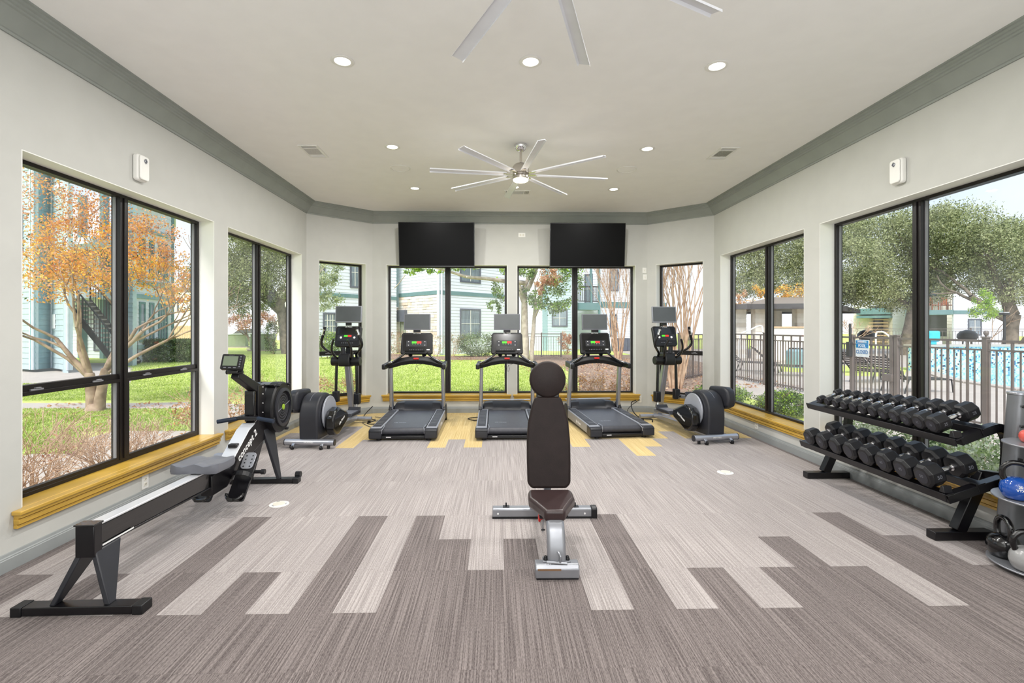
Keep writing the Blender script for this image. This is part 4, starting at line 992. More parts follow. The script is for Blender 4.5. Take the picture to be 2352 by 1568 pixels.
    # handle resting in its hook
    h = MB().tube(smoothpts([(-0.225, 1.665, 0.622), (-0.15, 1.680, 0.634), (-0.07, 1.70, 0.642), (0.07, 1.70, 0.642), (0.15, 1.680, 0.632), (0.225, 1.665, 0.622)], 4), 0.0145, 12).build('handle', 'rubber', t)
    for s in (-1, 1): MB().tube(smoothpts([(s * 0.228, 1.664, 0.6215), (s * 0.15, 1.680, 0.633), (s * 0.085, 1.697, 0.641)], 4), 0.0172, 12).build('handle_grip', 'navy_grip', h)
    mb = MB()
    for x in (-0.06, -0.03, 0.0, 0.03, 0.06): mb.bar((x, 1.70, 0.642), (x * 0.4, 1.75, 0.662), 0.006)
    mb.build('handle_yoke', 'gloss_black', t); MB().bar((-0.07, 1.745, 0.645), (0.07, 1.745, 0.645), 0.02, 0.02).build('handle_hook', 'frame_black', t)
    return t
rower()

# ------------------------------------------------------------------ adjustable bench (local: y from the near foot to the far foot bar)
def bench():
    t = thing('weight_bench', 'adjustable weight bench with brown upright back pad and round headrest, standing in mid floor', 'weight bench', (0.343, 2.735, 0), math.radians(-0.6))
    fb = MB().prism([(-0.043, 0.008), (-0.045, 0.060), (-0.026, 0.082), (0.030, 0.082), (0.045, 0.060), (0.043, 0.008)], -0.122, 0.122, 'x').build('front_foot', 'steel_paint', t, bevel=0.006, seg=3)
    MB().box(-0.118, 0.118, -0.040, 0.040, 0.0, 0.012).build('rubber_foot', 'rubber', t, bevel=0.004)
    MB().box(-0.110, 0.02, -0.0458, -0.043, 0.052, 0.062).build('worn_edge', 'copper_worn', fb, smooth=False)
    MB().box(-0.078, 0.078, -0.01, 0.05, 0.082, 0.089).build('base_plate', 'steel_paint', t, bevel=0.002)
    for s in (-1, 1): MB().lathe([(0.013, 0), (0.013, 0.006), (0.010, 0.012), (0.009, 0.020), (0.004, 0.024)], 12, (s * 0.062, 0.01, 0.089)).build('bolt_cap', 'rubber', t)
    # transport handle loop
    MB().tube(smoothpts([(-0.06, -0.030, 0.095), (0.0, -0.030, 0.090), (0.055, -0.030, 0.085)], 3), 0.007, 8).build('transport_handle', 'steel_paint', t)
    MB().tube(smoothpts([(0.015, -0.03, 0.09), (0.018, -0.034, 0.125), (0.005, -0.01, 0.14), (-0.004, 0.0, 0.125)], 3), 0.006, 8).build('handle_hook', 'steel_paint', t)
    # bowed front column (rounded rectangular tube)
    path = smoothpts([(0, 0.015, 0.075), (0, 0.030, 0.16), (0, 0.075, 0.24), (0, 0.16, 0.285)], 4); mb = MB(); vs = []; ro = rrect(0.105, 0.07, 0.022, 4); n = len(ro)
    for i, p in enumerate(path):
        d = (path[min(i + 1, len(path) - 1)] - path[max(i - 1, 0)]).normalized(); u = Vector((0, d.z, -d.y))
        for a, b in ro: vs.append(p + Vector((a, 0, 0)) + u * b)
    k = len(path); fs = [tuple(range(n)), tuple(reversed(range((k - 1) * n, k * n)))]
    for r in range(k - 1):
        for i in range(n): fs.append((r * n + i, (r + 1) * n + i, (r + 1) * n + (i + 1) % n, r * n + (i + 1) % n))
    mb.add(vs, fs); mb.build('front_column', 'steel_paint', t, sharp=50)
    bd = MB().prism(rrect(0.054, 0.115, 0.008, 3, 0.010, 0.150), -0.0225, -0.0200, 'y').xf(Matrix.Translation((0, 0.006, 0)) @ Matrix.Rotation(math.radians(-9), 4, 'X')).build('badge', 'steel_paint', t)
    BM = Matrix.Translation((0, 0.006, 0)) @ Matrix.Rotation(math.radians(-9), 4, 'X')
    MB().prism(rrect(0.047, 0.108, 0.006, 3, 0.010, 0.150), -0.0235, -0.0222, 'y').xf(BM).build('badge_face', 'rubber', bd)
    text('VTX', 0.042, 'bright_label', bd, BM @ basis((0, 0, 1), (-1, 0, 0), (0.010, -0.024, 0.150)), 'lettering', 0.0006, True)
    # spine under the seat and down to the far foot
    MB().bar((0, 0.12, 0.27), (0, 0.52, 0.225), 0.07, 0.055).build('spine', 'steel_paint', t, bevel=0.008)
    MB().bar((0, 0.48, 0.235), (0, 0.84, 0.065), 0.07, 0.055).build('rear_strut', 'steel_paint', t, bevel=0.008)
    rb = MB().prism([(-0.032, 0.012), (-0.034, 0.066), (-0.022, 0.076), (0.030, 0.076), (0.036, 0.066), (0.034, 0.012)], -0.375, 0.350, 'x').xf(Matrix.Translation((0, 0.855, 0))).build('rear_foot', 'steel_paint', t, bevel=0.005)
    for s, x in ((1, 0.350),): MB().prism([(-0.034, 0.0), (-0.036, 0.070), (-0.02, 0.080), (0.030, 0.080), (0.038, 0.066), (0.036, 0.0)], x, x + 0.042, 'x').xf(Matrix.Translation((0, 0.855, 0))).build('end_cap', 'rubber', rb, bevel=0.006)
    MB().box(-0.376, 0.352, 0.822, 0.888, 0.0, 0.014).build('rubber_foot', 'rubber', t)
    for x in (-0.335, 0.30): MB().cyl((x, 0.821, 0.038), (x, 0.819, 0.038), 0.007, 12).build('bolt', 'bright_label', rb)
    for x in (-0.275, 0.235):
        MB().cyl((x, 0.86, 0.076), (x, 0.86, 0.105), 0.0055, 8).build('peg', 'rubber', t); MB().box(x - 0.024, x + 0.024, 0.84, 0.88, 0.076, 0.080).build('peg_plate', 'dark_plastic', t)
    MB().box(-0.10, 0.02, 0.80, 0.88, 0.0765, 0.084).build('mount_plate', 'steel_paint', t)
    MB().lathe([(0.013, 0), (0.013, 0.006), (0.009, 0.018), (0.004, 0.022)], 12, (-0.085, 0.83, 0.084)).build('bolt_cap', 'rubber', t)
    # seat pad
    ol = [(-0.060, 0.075), (-0.066, 0.10), (-0.115, 0.215), (-0.142, 0.27), (-0.142, 0.36), (-0.132, 0.405), (0.132, 0.405), (0.142, 0.36), (0.142, 0.27), (0.115, 0.215), (0.066, 0.10), (0.060, 0.075)]
    M = Matrix.Translation((0, 0.24, 0.315)) @ Matrix.Rotation(math.radians(3), 4, 'X') @ Matrix.Translation((0, -0.24, 0))
    MB().prism(list(reversed(ol)), -0.034, 0.034, 'z').xf(M).build('seat_pad', 'vinyl_seat', t, bevel=0.020, seg=4, sharp=60)
    MB().box(-0.085, 0.085, 0.14, 0.38, 0.268, 0.281).build('seat_plate', 'rubber', t)
    # back pad: tapers to the shoulders, leaning back
    MB_ = Matrix.Translation((0, 0.445, 0.350)) @ Matrix.Rotation(math.radians(-8), 4, 'X')
    ol = [(-0.112, 0.0), (-0.140, 0.03), (-0.143, 0.16), (-0.143, 0.30), (-0.134, 0.42), (-0.108, 0.53), (-0.086, 0.585), (-0.070, 0.590), (0.070, 0.590), (0.086, 0.585), (0.108, 0.53), (0.134, 0.42), (0.143, 0.30), (0.143, 0.16), (0.140, 0.03), (0.112, 0.0)]
    MB().prism(list(reversed(ol)), -0.030, 0.030, 'y').xf(MB_).build('back_pad', 'vinyl_brown', t, bevel=0.016, seg=4, sharp=60)
    MB().box(-0.10, 0.10, 0.0305, 0.045, 0.05, 0.54).xf(MB_).build('back_plate', 'rubber', t)
    MB().box(-0.075, 0.075, -0.012, 0.040, 0.56, 0.66).xf(MB_).build('headrest_bracket', 'frame_black', t, bevel=0.006)
    mb = MB(); mb.lathe([(0.108, -0.030), (0.120, -0.020), (0.1225, 0.0), (0.120, 0.020), (0.108, 0.030)], 48, (0.0, -0.005, 0.705), RX(90)); mb.xf(MB_); mb.build('headrest', 'vinyl_brown', t, sharp=60)
    MB().bar((0, 0.50, 0.42), (0, 0.62, 0.20), 0.045, 0.045).build('back_support', 'steel_paint', t)
    # red pull pin and its rod
    MB().lathe([(0.010, 0), (0.012, 0.012), (0.024, 0.018), (0.025, 0.026), (0.018, 0.030)], 18, (-0.058, 0.215, 0.245), RY(-90)).build('pull_knob', 'red_plastic', t)
    MB().cyl((-0.060, 0.19, 0.26), (-0.062, 0.185, 0.17), 0.0035, 8).build('pin_rod', 'steel_paint', t)
    MB().cyl((-0.072, 0.185, 0.185), (-0.050, 0.185, 0.185), 0.005, 8).build('pin_stop', 'rubber', t)
    return t
bench()

# ------------------------------------------------------------------ dumbbell rack
def rack():
    t = thing('dumbbell_rack', 'two-tier black steel dumbbell rack in front of the right windows', 'dumbbell rack', (3.0, 3.7, 0), 0)
    ox, oy = 3.0, 3.7
    def L(mb): mb.v = [(x - ox, y - oy, z) for x, y, z in mb.v]; return mb
    YN, YF = 3.02, 4.42
    for Y, fy in ((YN, 3.165), (YF, 4.47)):
        L(MB().box(2.875, 3.272, fy - 0.035, fy + 0.035, 0.003, 0.058)).build('foot', 'frame_black', t, bevel=0.004)
        L(MB().taper((3.055, fy, 0.056), (3.225, fy, 0.435), 0.072, 0.062, 0.072, 0.062, (0, 1, 0))).build('leaning_post', 'frame_black', t, bevel=0.005)
        L(MB().taper((2.835, Y, 0.318), (3.245, Y, 0.445), 0.058, 0.055, 0.058, 0.055)).build('tray_arm', 'frame_black', t, bevel=0.004)
        L(MB().taper((3.225, fy, 0.43), (3.235, Y, 0.45), 0.06, 0.05, 0.06, 0.05)).build('post_joint', 'frame_black', t, bevel=0.004)
        path = smoothpts([(3.235, Y, 0.46), (3.245, Y, 0.60), (3.235, Y, 0.71), (3.18, Y, 0.765), (3.09, Y, 0.745), (2.92, Y, 0.682)], 4)
        mb = MB()
        for a, b in zip(path, path[1:]): mb.taper(a, b, 0.052, 0.052, 0.052, 0.052, (0, 1, 0))
        L(mb).build('upper_arm', 'frame_black', t)
    def rail(x, z, y0, y1, nm, tilt):
        mb = MB(); mb.cbox((x, (y0 + y1) / 2, z), (0.050, y1 - y0, 0.010), RY(-tilt)); mb.cbox((x - 0.026, (y0 + y1) / 2, z - 0.022), (0.008, y1 - y0, 0.052), RY(-tilt))
        return L(mb).build(nm, 'frame_black', t, bevel=0.002)
    rail(2.842, 0.352, YN - 0.03, YF + 0.03, 'front_rail', 17); rail(3.045, 0.414, YN - 0.03, YF + 0.03, 'back_rail', 17)
    rail(2.905, 0.698, YN - 0.03, YF + 0.03, 'front_rail', 21); rail(3.075, 0.763, YN - 0.03, YF + 0.03, 'back_rail', 21)
    for x, z in ((2.905, 0.71), (2.842, 0.365)):      # empty saddles at the near ends
        L(MB().prism([(3.000, z - 0.008), (3.012, z + 0.035), (3.028, z + 0.035), (3.040, z - 0.008)], x - 0.028, x + 0.028, 'x')).build('saddle', 'rubber', t, bevel=0.003)
    return t
rack()
def dumbbell(loc, tilt, r, sep, label, group, num=None):
    """axis along x; sep = distance between head centres"""
    t = thing('dumbbell', label, 'dumbbell', loc, 0, group); t.rotation_euler = (math.radians(0), -tilt, 0)
    hl = min(sep * 0.52, r * 1.35 + 0.02); R8 = Matrix.Rotation(math.radians(22.5), 3, 'X')
    for s in (-1, 1):
        c = s * sep / 2
        pr = [(r * 0.62, -hl / 2), (r * 0.80, -hl / 2 + 0.002), (r, -hl / 2 + r * 0.22), (r, hl / 2 - r * 0.22), (r * 0.80, hl / 2 - 0.002), (r * 0.62, hl / 2)]
        mb = MB(); mb.lathe(pr, 8, (0, 0, 0), RY(90)); mb.xf(R8.to_4x4()); mb.xf(Matrix.Translation((c, 0, 0)))
        h = mb.build('weight_head', 'rubber', t, sharp=15, bevel=0.003)
        mb = MB(); mb.lathe([(r * 0.56, 0.0), (r * 0.56, 0.0015)], 24, (c + s * hl / 2, 0, 0), RY(90 * s)); mb.build('head_face', 'rubber_face', h)
        mb = MB(); mb.lathe([(min(0.022, r * 0.5), 0), (min(0.022, r * 0.5), 0.008)], 16, (c - s * (hl / 2 + 0.0), 0, 0), RY(-90 * s)); mb.build('collar', 'chrome', t)
        if num:
            text(num, r * 0.36, 'grey_plastic', h, basis((0, -1, 0), (0, 0, 1), (c + s * (hl / 2 + 0.0018), 0, r * 0.05)) if s < 0 else basis((0, 1, 0), (0, 0, 1), (c + (hl / 2 + 0.0018), 0, r * 0.05)), 'lettering', 0.0006)
            # number moulded on the near facet
            text(num, r * 0.42, 'grey_plastic', h, Matrix.Translation((c, 0, 0)) @ basis((1, 0, 0), (0, 0, 1), (0, -r * 0.925, 0)), 'lettering', 0.0006, True)
    q = sep / 2 - hl / 2
    mb = MB(); mb.tube([(-q, 0, 0), (-q * 0.5, 0, 0), (0, 0, 0), (q * 0.5, 0, 0), (q, 0, 0)], [0.0125, 0.0155, 0.0172, 0.0155, 0.0125], 14); mb.build('handle', 'chrome', t)
    return t
ORD = ['largest', 'second largest', 'third largest', 'fourth largest', 'fifth largest', 'sixth largest', 'seventh largest', 'eighth largest', 'fourth from the far end', 'third from the far end', 'next to last at the far end', 'smallest, at the far end']
for k in range(12):
    f = k / 11; Y = 3.125 + (4.29 - 3.125) * f; r = 0.061 * (1 - f) + 0.034 * f; sep = 0.200 * (1 - f) + 0.160 * f
    lab = ('black dumbbell on the upper rack tier, %s there' % ORD[k]) if k not in (0,) else 'largest black dumbbell on the upper rack tier, at its near end, numbered 25'
    dumbbell((2.983, Y, 0.812 - 0.027 * f), math.radians(21), r, sep, lab, 'dumbbells on the upper tier', {0: '25', 1: '22', 2: '20', 3: '17', 4: '15'}.get(k))
O8 = ['largest, at the near end', 'second from the near end', 'third from the near end', 'fourth from the near end', 'fourth from the far end', 'third from the far end', 'second from the far end', 'smallest, at the far end']
for k in range(8):
    f = k / 7; Y = 3.115 + (4.285 - 3.115) * f; r = 0.0795 * (1 - f) + 0.071 * f; sep = 0.212 * (1 - f) + 0.205 * f
    dumbbell((2.925, Y, 0.474 - 0.014 * f), math.radians(17), r, sep, 'thick black dumbbell on the lower rack tier, %s' % O8[k], 'dumbbells on the lower tier', {0: '50', 1: '45', 2: '40', 6: '30', 7: '30'}.get(k))

# ------------------------------------------------------------------ kettlebell stand
def kb_stand():
    t = thing('kettlebell_stand', 'grey steel kettlebell stand with a leaning column and round shelves', 'kettlebell rack', (3.13, 2.75, 0), 0)
    def L(mb): mb.v = [(x - 3.13, y - 2.75, z) for x, y, z in mb.v]; return mb
    def plate(z, r, nm, th=0.010):
        cx, cy = 3.155, 2.72; P = []
        for k in range(49):
            a = 2 * math.pi * k / 48; x, y = cx + r * math.cos(a), cy + r * math.sin(a); P.append((min(x, 3.270), y))
        return L(MB().prism(P[:-1], z - th, z, 'z')).build(nm, 'steel_paint', t, bevel=0.003)
    plate(0.034, 0.255, 'base_shelf'); plate(0.412, 0.235, 'shelf'); plate(0.728, 0.190, 'shelf')
    for x, y in ((3.0, 2.60), (3.02, 2.86), (3.23, 2.62)): L(MB().cyl((x, y, 0), (x, y, 0.024), 0.02, 14)).build('rubber_foot', 'rubber', t)
    A, B = Vector((3.150, 2.93, 0.034)), Vector((3.222, 2.93, 0.985)); ro = rrect(0.120, 0.105, 0.035, 5); vs = []
    n = len(ro)
    for p, q in ((A, 1.0), (B, 0.86)):
        for a, b in ro: vs.append(p + Vector((a * q, b * q, 0)))
    L(MB().add(vs, [tuple(reversed(range(n))), tuple(range(n, 2 * n))] + [(i, (i + 1) % n, n + (i + 1) % n, n + i) for i in range(n)])).build('column', 'hammer_grey', t, sharp=50)
    L(MB().prism(rrect(0.112, 0.10, 0.034, 5, 3.223, 2.93), 0.985, 1.003, 'z')).build('column_cap', 'silver', t, bevel=0.004)
    for z in (0.60, 0.80, 0.92):
        x = 3.150 + 0.055 * z; L(MB().cyl((x - 0.02, 2.874, z), (x - 0.02, 2.868, z), 0.009, 12)).build('bolt', 'rubber', t)
    return t
kb_stand()
def kettlebell(loc, r, m, rz, label, hs=1.0, mark=None):
    t = thing('kettlebell', label, 'kettlebell', loc, rz, 'kettlebells on the stand')
    pr = [(r * 0.55, 0), (r * 0.80, r * 0.12), (r * 0.98, r * 0.55), (r * 1.0, r * 0.85), (r * 0.93, r * 1.2), (r * 0.72, r * 1.5), (r * 0.42, r * 1.66), (r * 0.1, r * 1.70)]
    P = smoothpts([(a, 0, b) for a, b in pr], 3); MB().lathe([(p.x, p.z) for p in P], 36).build('body', m, t, sharp=60)
    h = r * hs
    pts = smoothpts([(-0.62 * r, 0, 1.35 * r), (-0.80 * r, 0, 1.75 * r), (-0.78 * r, 0, 2.2 * r * (0.5 + hs / 2)), (-0.42 * r, 0, 2.58 * r * (0.5 + hs / 2)), (0, 0, 2.66 * r * (0.5 + hs / 2)), (0.42 * r, 0, 2.58 * r * (0.5 + hs / 2)), (0.78 * r, 0, 2.2 * r * (0.5 + hs / 2)), (0.80 * r, 0, 1.75 * r), (0.62 * r, 0, 1.35 * r)], 4)
    MB().tube(pts, r * 0.20, 12).build('handle', 'gloss_black', t, sharp=60)
    if mark:
        for s, (b, z) in enumerate(mark): text(b, r * 0.25, 'bright_label', t, basis((1, 0, 0), (0, 0.2, 1), (0, -r * (0.985 if s else 0.97), r * z)), 'lettering', 0.002, True)
    return t
kettlebell((3.030, 2.845, 0.034), 0.080, 'gloss_black', math.radians(70), 'black kettlebell on the base of the stand, nearest the dumbbell rack', 1.15)
kettlebell((2.985, 2.675, 0.034), 0.078, 'grey_gloss', math.radians(-20), 'grey kettlebell with black handle on the base of the stand', 1.1, [('15', 1.12), ('VTX', 0.86)])
kettlebell((3.000, 2.745, 0.412), 0.074, 'blue_gloss', math.radians(-35), 'blue kettlebell with black handle on the middle shelf of the stand', 1.1, [('20', 1.12), ('VTX', 0.86)])
kettlebell((3.105, 2.775, 0.728), 0.044, 'red_gloss', math.radians(60), 'small coral red kettlebell on the top shelf of the stand', 1.1)

# ------------------------------------------------------------------ outside: ground
GZ = -0.15
def poly_slab(name, pts, z0, z1, m, kind='structure', label=None, cat=None):
    P = [(p[0], p[1]) for p in pts]; o = MB().prism(P, z0, z1, 'z').build(name, m, smooth=False)
    if kind: o['kind'] = kind
    return o
poly_slab('lawn', [(-90, -30), (90, -30), (90, 110), (-90, 110)], -0.45, GZ - 0.0, 'lawn')
poly_slab('concrete_path', [(-5.65, 1.0), (-4.25, 1.0), (-4.25, 9.0), (-4.6, 9.9), (-5.65, 9.9)], GZ, GZ + 0.012, 'concrete')
poly_slab('concrete_path', [G(-60, 9.15), G(330, 9.15), G(470, 9.4), G(470, 10.1), G(330, 9.9), G(-60, 9.9)], GZ, GZ + 0.010, 'concrete')
poly_slab('concrete_path', [G(-40, 12.8), G(300, 13.6), G(306, 18.5), G(240, 21), G(-40, 21)], GZ, GZ + 0.010, 'concrete')
poly_slab('planting_bed', [(-4.2, 1.0), (-3.09, 1.0), (-3.09, 7.6), (-2.1, 8.30), (-1.9, 9.1), (-3.4, 9.4), (-4.2, 8.4)], GZ, GZ + 0.02, 'mulch')
poly_slab('planting_bed', [G(880, 23), G(1170, 23), G(1180, 27), G(1000, 25.5), G(880, 29)], GZ, GZ + 0.02, 'mulch')
poly_slab('planting_bed', [G(1215, 27), G(1235, 20), G(1290, 18.5), G(1330, 15), G(1330, 11), G(1400, 9.5), G(1660, 9.5), G(1640, 20), G(1520, 27)], GZ, GZ + 0.018, 'mulch')
poly_slab('planting_bed', [(-0.3, 8.3), (2.6, 8.3), (3.6, 7.5), (3.6, 1.0), (5.0, 1.0), (5.2, 7.0), (4.2, 9.6), (0.0, 9.6)], GZ, GZ + 0.02, 'mulch')
poly_slab('pool_deck', [(5.2, 0.0), (60, 0.0), (60, 34), (8.0, 34), (7.2, 22), (6.2, 15), (5.4, 9.5)], GZ, GZ + 0.012, 'concrete')
def scatter(name, polys, n, s, mats, seed, z=GZ + 0.03):
    r = np.random.default_rng(seed); V = []; Fc = []; mi = []
    for (x0, x1, y0, y1), k in zip(polys, n):
        c = np.stack([r.uniform(x0, x1, k), r.uniform(y0, y1, k), np.full(k, z)], 1); V.append(c)
    c = np.concatenate(V); leafmesh(name, c, s, mats, r, None, flat=0.25)
def leafmesh(name, c, size, mats, r, parent, flat=1.0, aspect=0.55, weights=None, dirs=None):
    """many small leaf blades in one mesh (4 corners each)"""
    k = len(c); u = r.normal(size=(k, 3)); u[:, 2] *= flat; u /= np.linalg.norm(u, axis=1)[:, None] + 1e-9
    w = r.normal(size=(k, 3)); w[:, 2] *= flat; w -= u * (w * u).sum(1)[:, None]; w /= np.linalg.norm(w, axis=1)[:, None] + 1e-9
    s = size * r.uniform(0.6, 1.35, k)[:, None]
    a = c - u * s * 0.5; b = c + w * s * 0.5 * aspect; d = c + u * s * 0.5; e = c - w * s * 0.5 * aspect
    v = np.stack([a, b, d, e], 1).reshape(-1, 3)
    me = D.meshes.new(name); me.vertices.add(4 * k); me.vertices.foreach_set('co', v.astype(np.float32).ravel())
    me.loops.add(4 * k); me.loops.foreach_set('vertex_index', np.arange(4 * k, dtype=np.int32))
    me.polygons.add(k); me.polygons.foreach_set('loop_start', np.arange(0, 4 * k, 4, dtype=np.int32)); me.polygons.foreach_set('loop_total', np.full(k, 4, dtype=np.int32))
    for m in mats: me.materials.append(MATS[m])
    me.polygons.foreach_set('material_index', r.choice(len(mats), k, p=weights).astype(np.int32))
    me.update(calc_edges=True); me.validate()
    o = D.objects.new(name, me); COL.objects.link(o); o['kind'] = 'stuff'
    if parent is not None: o.parent = parent; o.matrix_parent_inverse = Matrix.Translation(-Vector(parent.location))
    return o
def blobs(bl, n, r, shell=0.55):
    """points in a cloud of ellipsoids, biased toward their surface and clumped"""
    tot = sum(b[1][0] * b[1][1] * b[1][2] for b in bl) ** 1.0; out = []
    ws = np.array([(b[1][0] * b[1][1] * b[1][2]) ** 0.75 for b in bl]); ws /= ws.sum()
    for (cc, rad), wgt in zip(bl, ws):
        k = max(20, int(n * wgt)); q = r.normal(size=(k, 3)); q /= np.linalg.norm(q, axis=1)[:, None]
        # clumps
        nc = max(6, k // 70); cl = r.normal(size=(nc, 3)); cl /= np.linalg.norm(cl, axis=1)[:, None]; cl *= (shell + (1 - shell) * r.random((nc, 1)))
        idx = r.integers(0, nc, k); p = cl[idx] + r.normal(size=(k, 3)) * 0.16
        out.append(np.array(cc)[None, :] + p * np.array(rad)[None, :])
    return np.concatenate(out)
def limb(mb, p, d, L, r0, depth, rng, spread=0.55, up=0.25, split=(2, 3), seg=4, tips=None, minr=0.004, shrink=0.72, wig=0.12, n=6):
    p = Vector(p); d = Vector(d).normalized(); pts = [p.copy()]; rs = [r0]
    for i in range(seg):
        d = (d + Vector((rng.gauss(0, wig), rng.gauss(0, wig), rng.gauss(0, wig) + up * 0.25))).normalized(); p = p + d * (L / seg); pts.append(p.copy()); rs.append(max(minr, r0 * (1 - 0.38 * (i + 1) / seg)))
    mb.tube(pts, rs, n, cap=False)
    if depth <= 0:
        if tips is not None: tips.append(p.copy())
        return
    for k in range(rng.randint(*split)):
        a = rng.uniform(0, 2 * math.pi); u = d.cross(Vector((0, 0, 1)))
        if u.length < 0.05: u = Vector((1, 0, 0))
        u.normalize(); w = d.cross(u); nd = (d + (u * math.cos(a) + w * math.sin(a)) * spread * rng.uniform(0.6, 1.2)).normalized()
        q = pts[-1] if k == 0 or rng.random() < 0.5 else pts[-2]
        limb(mb, q, nd, L * shrink * rng.uniform(0.8, 1.15), rs[-1] * 0.8, depth - 1, rng, spread, up, split, seg, tips, minr, shrink, wig, max(4, n - 1))
def reloc(mb, base): mb.v = [(x - base[0], y - base[1], z - base[2]) for x, y, z in mb.v]; return mb
def make_tree(name, label, base, trunks, leaves, seed, bark, group=None, **kw):
    """trunks: list of (offset, direction, length, radius, depth); leaves: (blobs, n, size, mats, weights)"""
    t = thing(name, label, 'tree', base, 0, group); rng = random.Random(seed); r = np.random.default_rng(seed); mb = MB(); tips = []
    for of, d, L, rad, dep in trunks: limb(mb, Vector(base) + Vector(of), d, L, rad, dep, rng, tips=tips, **kw)
    tr = reloc(mb, base).build('trunk_and_branches', bark, t, sharp=80)
    for bl, n, s, m, w in leaves:
        c = blobs(bl, n, r)
        leafmesh('foliage', c, s, m, r, t, weights=w)
    return t, tips
def shrub(label, base, rx, ry, h, n, size, mats, seed, weights=None, twig='bark_myrtle', stems=9, group=None, name='shrub', depth=2, boxy=False):
    t = thing(name, label, 'shrub', base, 0, group); rng = random.Random(seed); r = np.random.default_rng(seed); mb = MB()
    for k in range(stems):
        a = rng.uniform(0, 6.28); d = Vector((math.cos(a) * rx, math.sin(a) * ry, h * 1.3))
        limb(mb, Vector(base) + Vector((math.cos(a) * rx * 0.15, math.sin(a) * ry * 0.15, 0)), d, h * 0.55, 0.008, depth, rng, spread=0.6, up=0.1, split=(2, 3), seg=2, minr=0.0022, n=4)
    reloc(mb, base).build('stems', twig, t, sharp=80)
    if n:
        if boxy:
            c = np.stack([r.uniform(-1, 1, n), r.uniform(-1, 1, n), r.uniform(0, 1, n)], 1)
            ax = r.integers(0, 3, n); sg = r.choice([-1, 1], n)
            for i in range(3):
                m_ = ax == i; c[m_, i] = (sg[m_] * r.uniform(0.9, 1.02, m_.sum())) if i < 2 else r.uniform(0.9, 1.02, m_.sum())
            c = c * np.array([rx, ry, h]) + np.array(base) + r.normal(size=(n, 3)) * 0.02
        else: c = blobs([((base[0], base[1], base[2] + h * 0.55), (rx, ry, h * 0.5))], n, r, 0.75)
        leafmesh('foliage', c, size, mats, r, t, weights=weights)
    return t

# ------------------------------------------------------------------ outside: buildings
def siding(par, p0, p1, z0, z1, m, step=0.18, single=False, out=1, name='siding', base=(0, 0, 0)):
    """lapped boards from p0 to p1; single = every board its own object"""
    p0, p1 = Vector((p0[0], p0[1], 0)), Vector((p1[0], p1[1], 0)); d = (p1 - p0).normalized(); n = Vector((d.y, -d.x, 0)) * out; z = z0; mb = MB(); B = Vector(base); proto = None
    while z < z1 - 0.01:
        zt = min(z + step + 0.02, z1); q = MB() if single else mb
        P = []
        for zz, o in ((z, 0.026), (zt, 0.008)):
            P += [p0 + n * 0.0, p1 + n * 0.0, p1 + n * o, p0 + n * o]
            for i in range(4): P[-4 + i] = P[-4 + i] + Vector((0, 0, zz)) - B
        if single:
            if proto is None or abs(zt - z - step - 0.02) > 1e-4:
                base_z = z; bb = MB().hexa([v - Vector((0, 0, z)) + Vector((0, 0, 0)) for v in P]); o = bb.build('board', m, par, smooth=False); o.location = (0, 0, z); proto = o if proto is None else proto
            else:
                o = proto.copy(); COL.objects.link(o); o.location = (0, 0, z)
        else: q.hexa(P)
        z += step
    # sheathing behind the boards
    sh = MB(); a, b = p0 - n * 0.001 - B, p1 - n * 0.001 - B; c, e = p1 - n * 0.12 - B, p0 - n * 0.12 - B
    sh.hexa([a + Vector((0, 0, z0)), b + Vector((0, 0, z0)), c + Vector((0, 0, z0)), e + Vector((0, 0, z0)), a + Vector((0, 0, z1)), b + Vector((0, 0, z1)), c + Vector((0, 0, z1)), e + Vector((0, 0, z1))])
    sh.build('wall_panel', m, par, smooth=False)
    if not single:
        o = mb.build(name, m, par, smooth=False); o['kind'] = 'stuff'
def onwall(p0, p1, out=1):
    p0, p1 = Vector((p0[0], p0[1], 0)), Vector((p1[0], p1[1], 0)); d = (p1 - p0).normalized(); n = Vector((d.y, -d.x, 0)) * out
    def box(mb, s0, s1, z0, z1, o0, o1, base):
        B = Vector(base); P = []
        for z in (z0, z1):
            for s, o in ((s0, o0), (s1, o0), (s1, o1), (s0, o1)): P.append(p0 + d * s + n * o + Vector((0, 0, z)) - B)
        return mb.hexa(P)
    return box, (p1 - p0).length
def trimboard(par, p0, p1, s0, s1, z0, z1, m, base, o0=0.0, o1=0.045, out=1, name='trim_board'):
    bx, L = onwall(p0, p1, out); bx(mb := MB(), s0, s1, z0, z1, o0, o1, base); return mb.build(name, m, par, smooth=False)
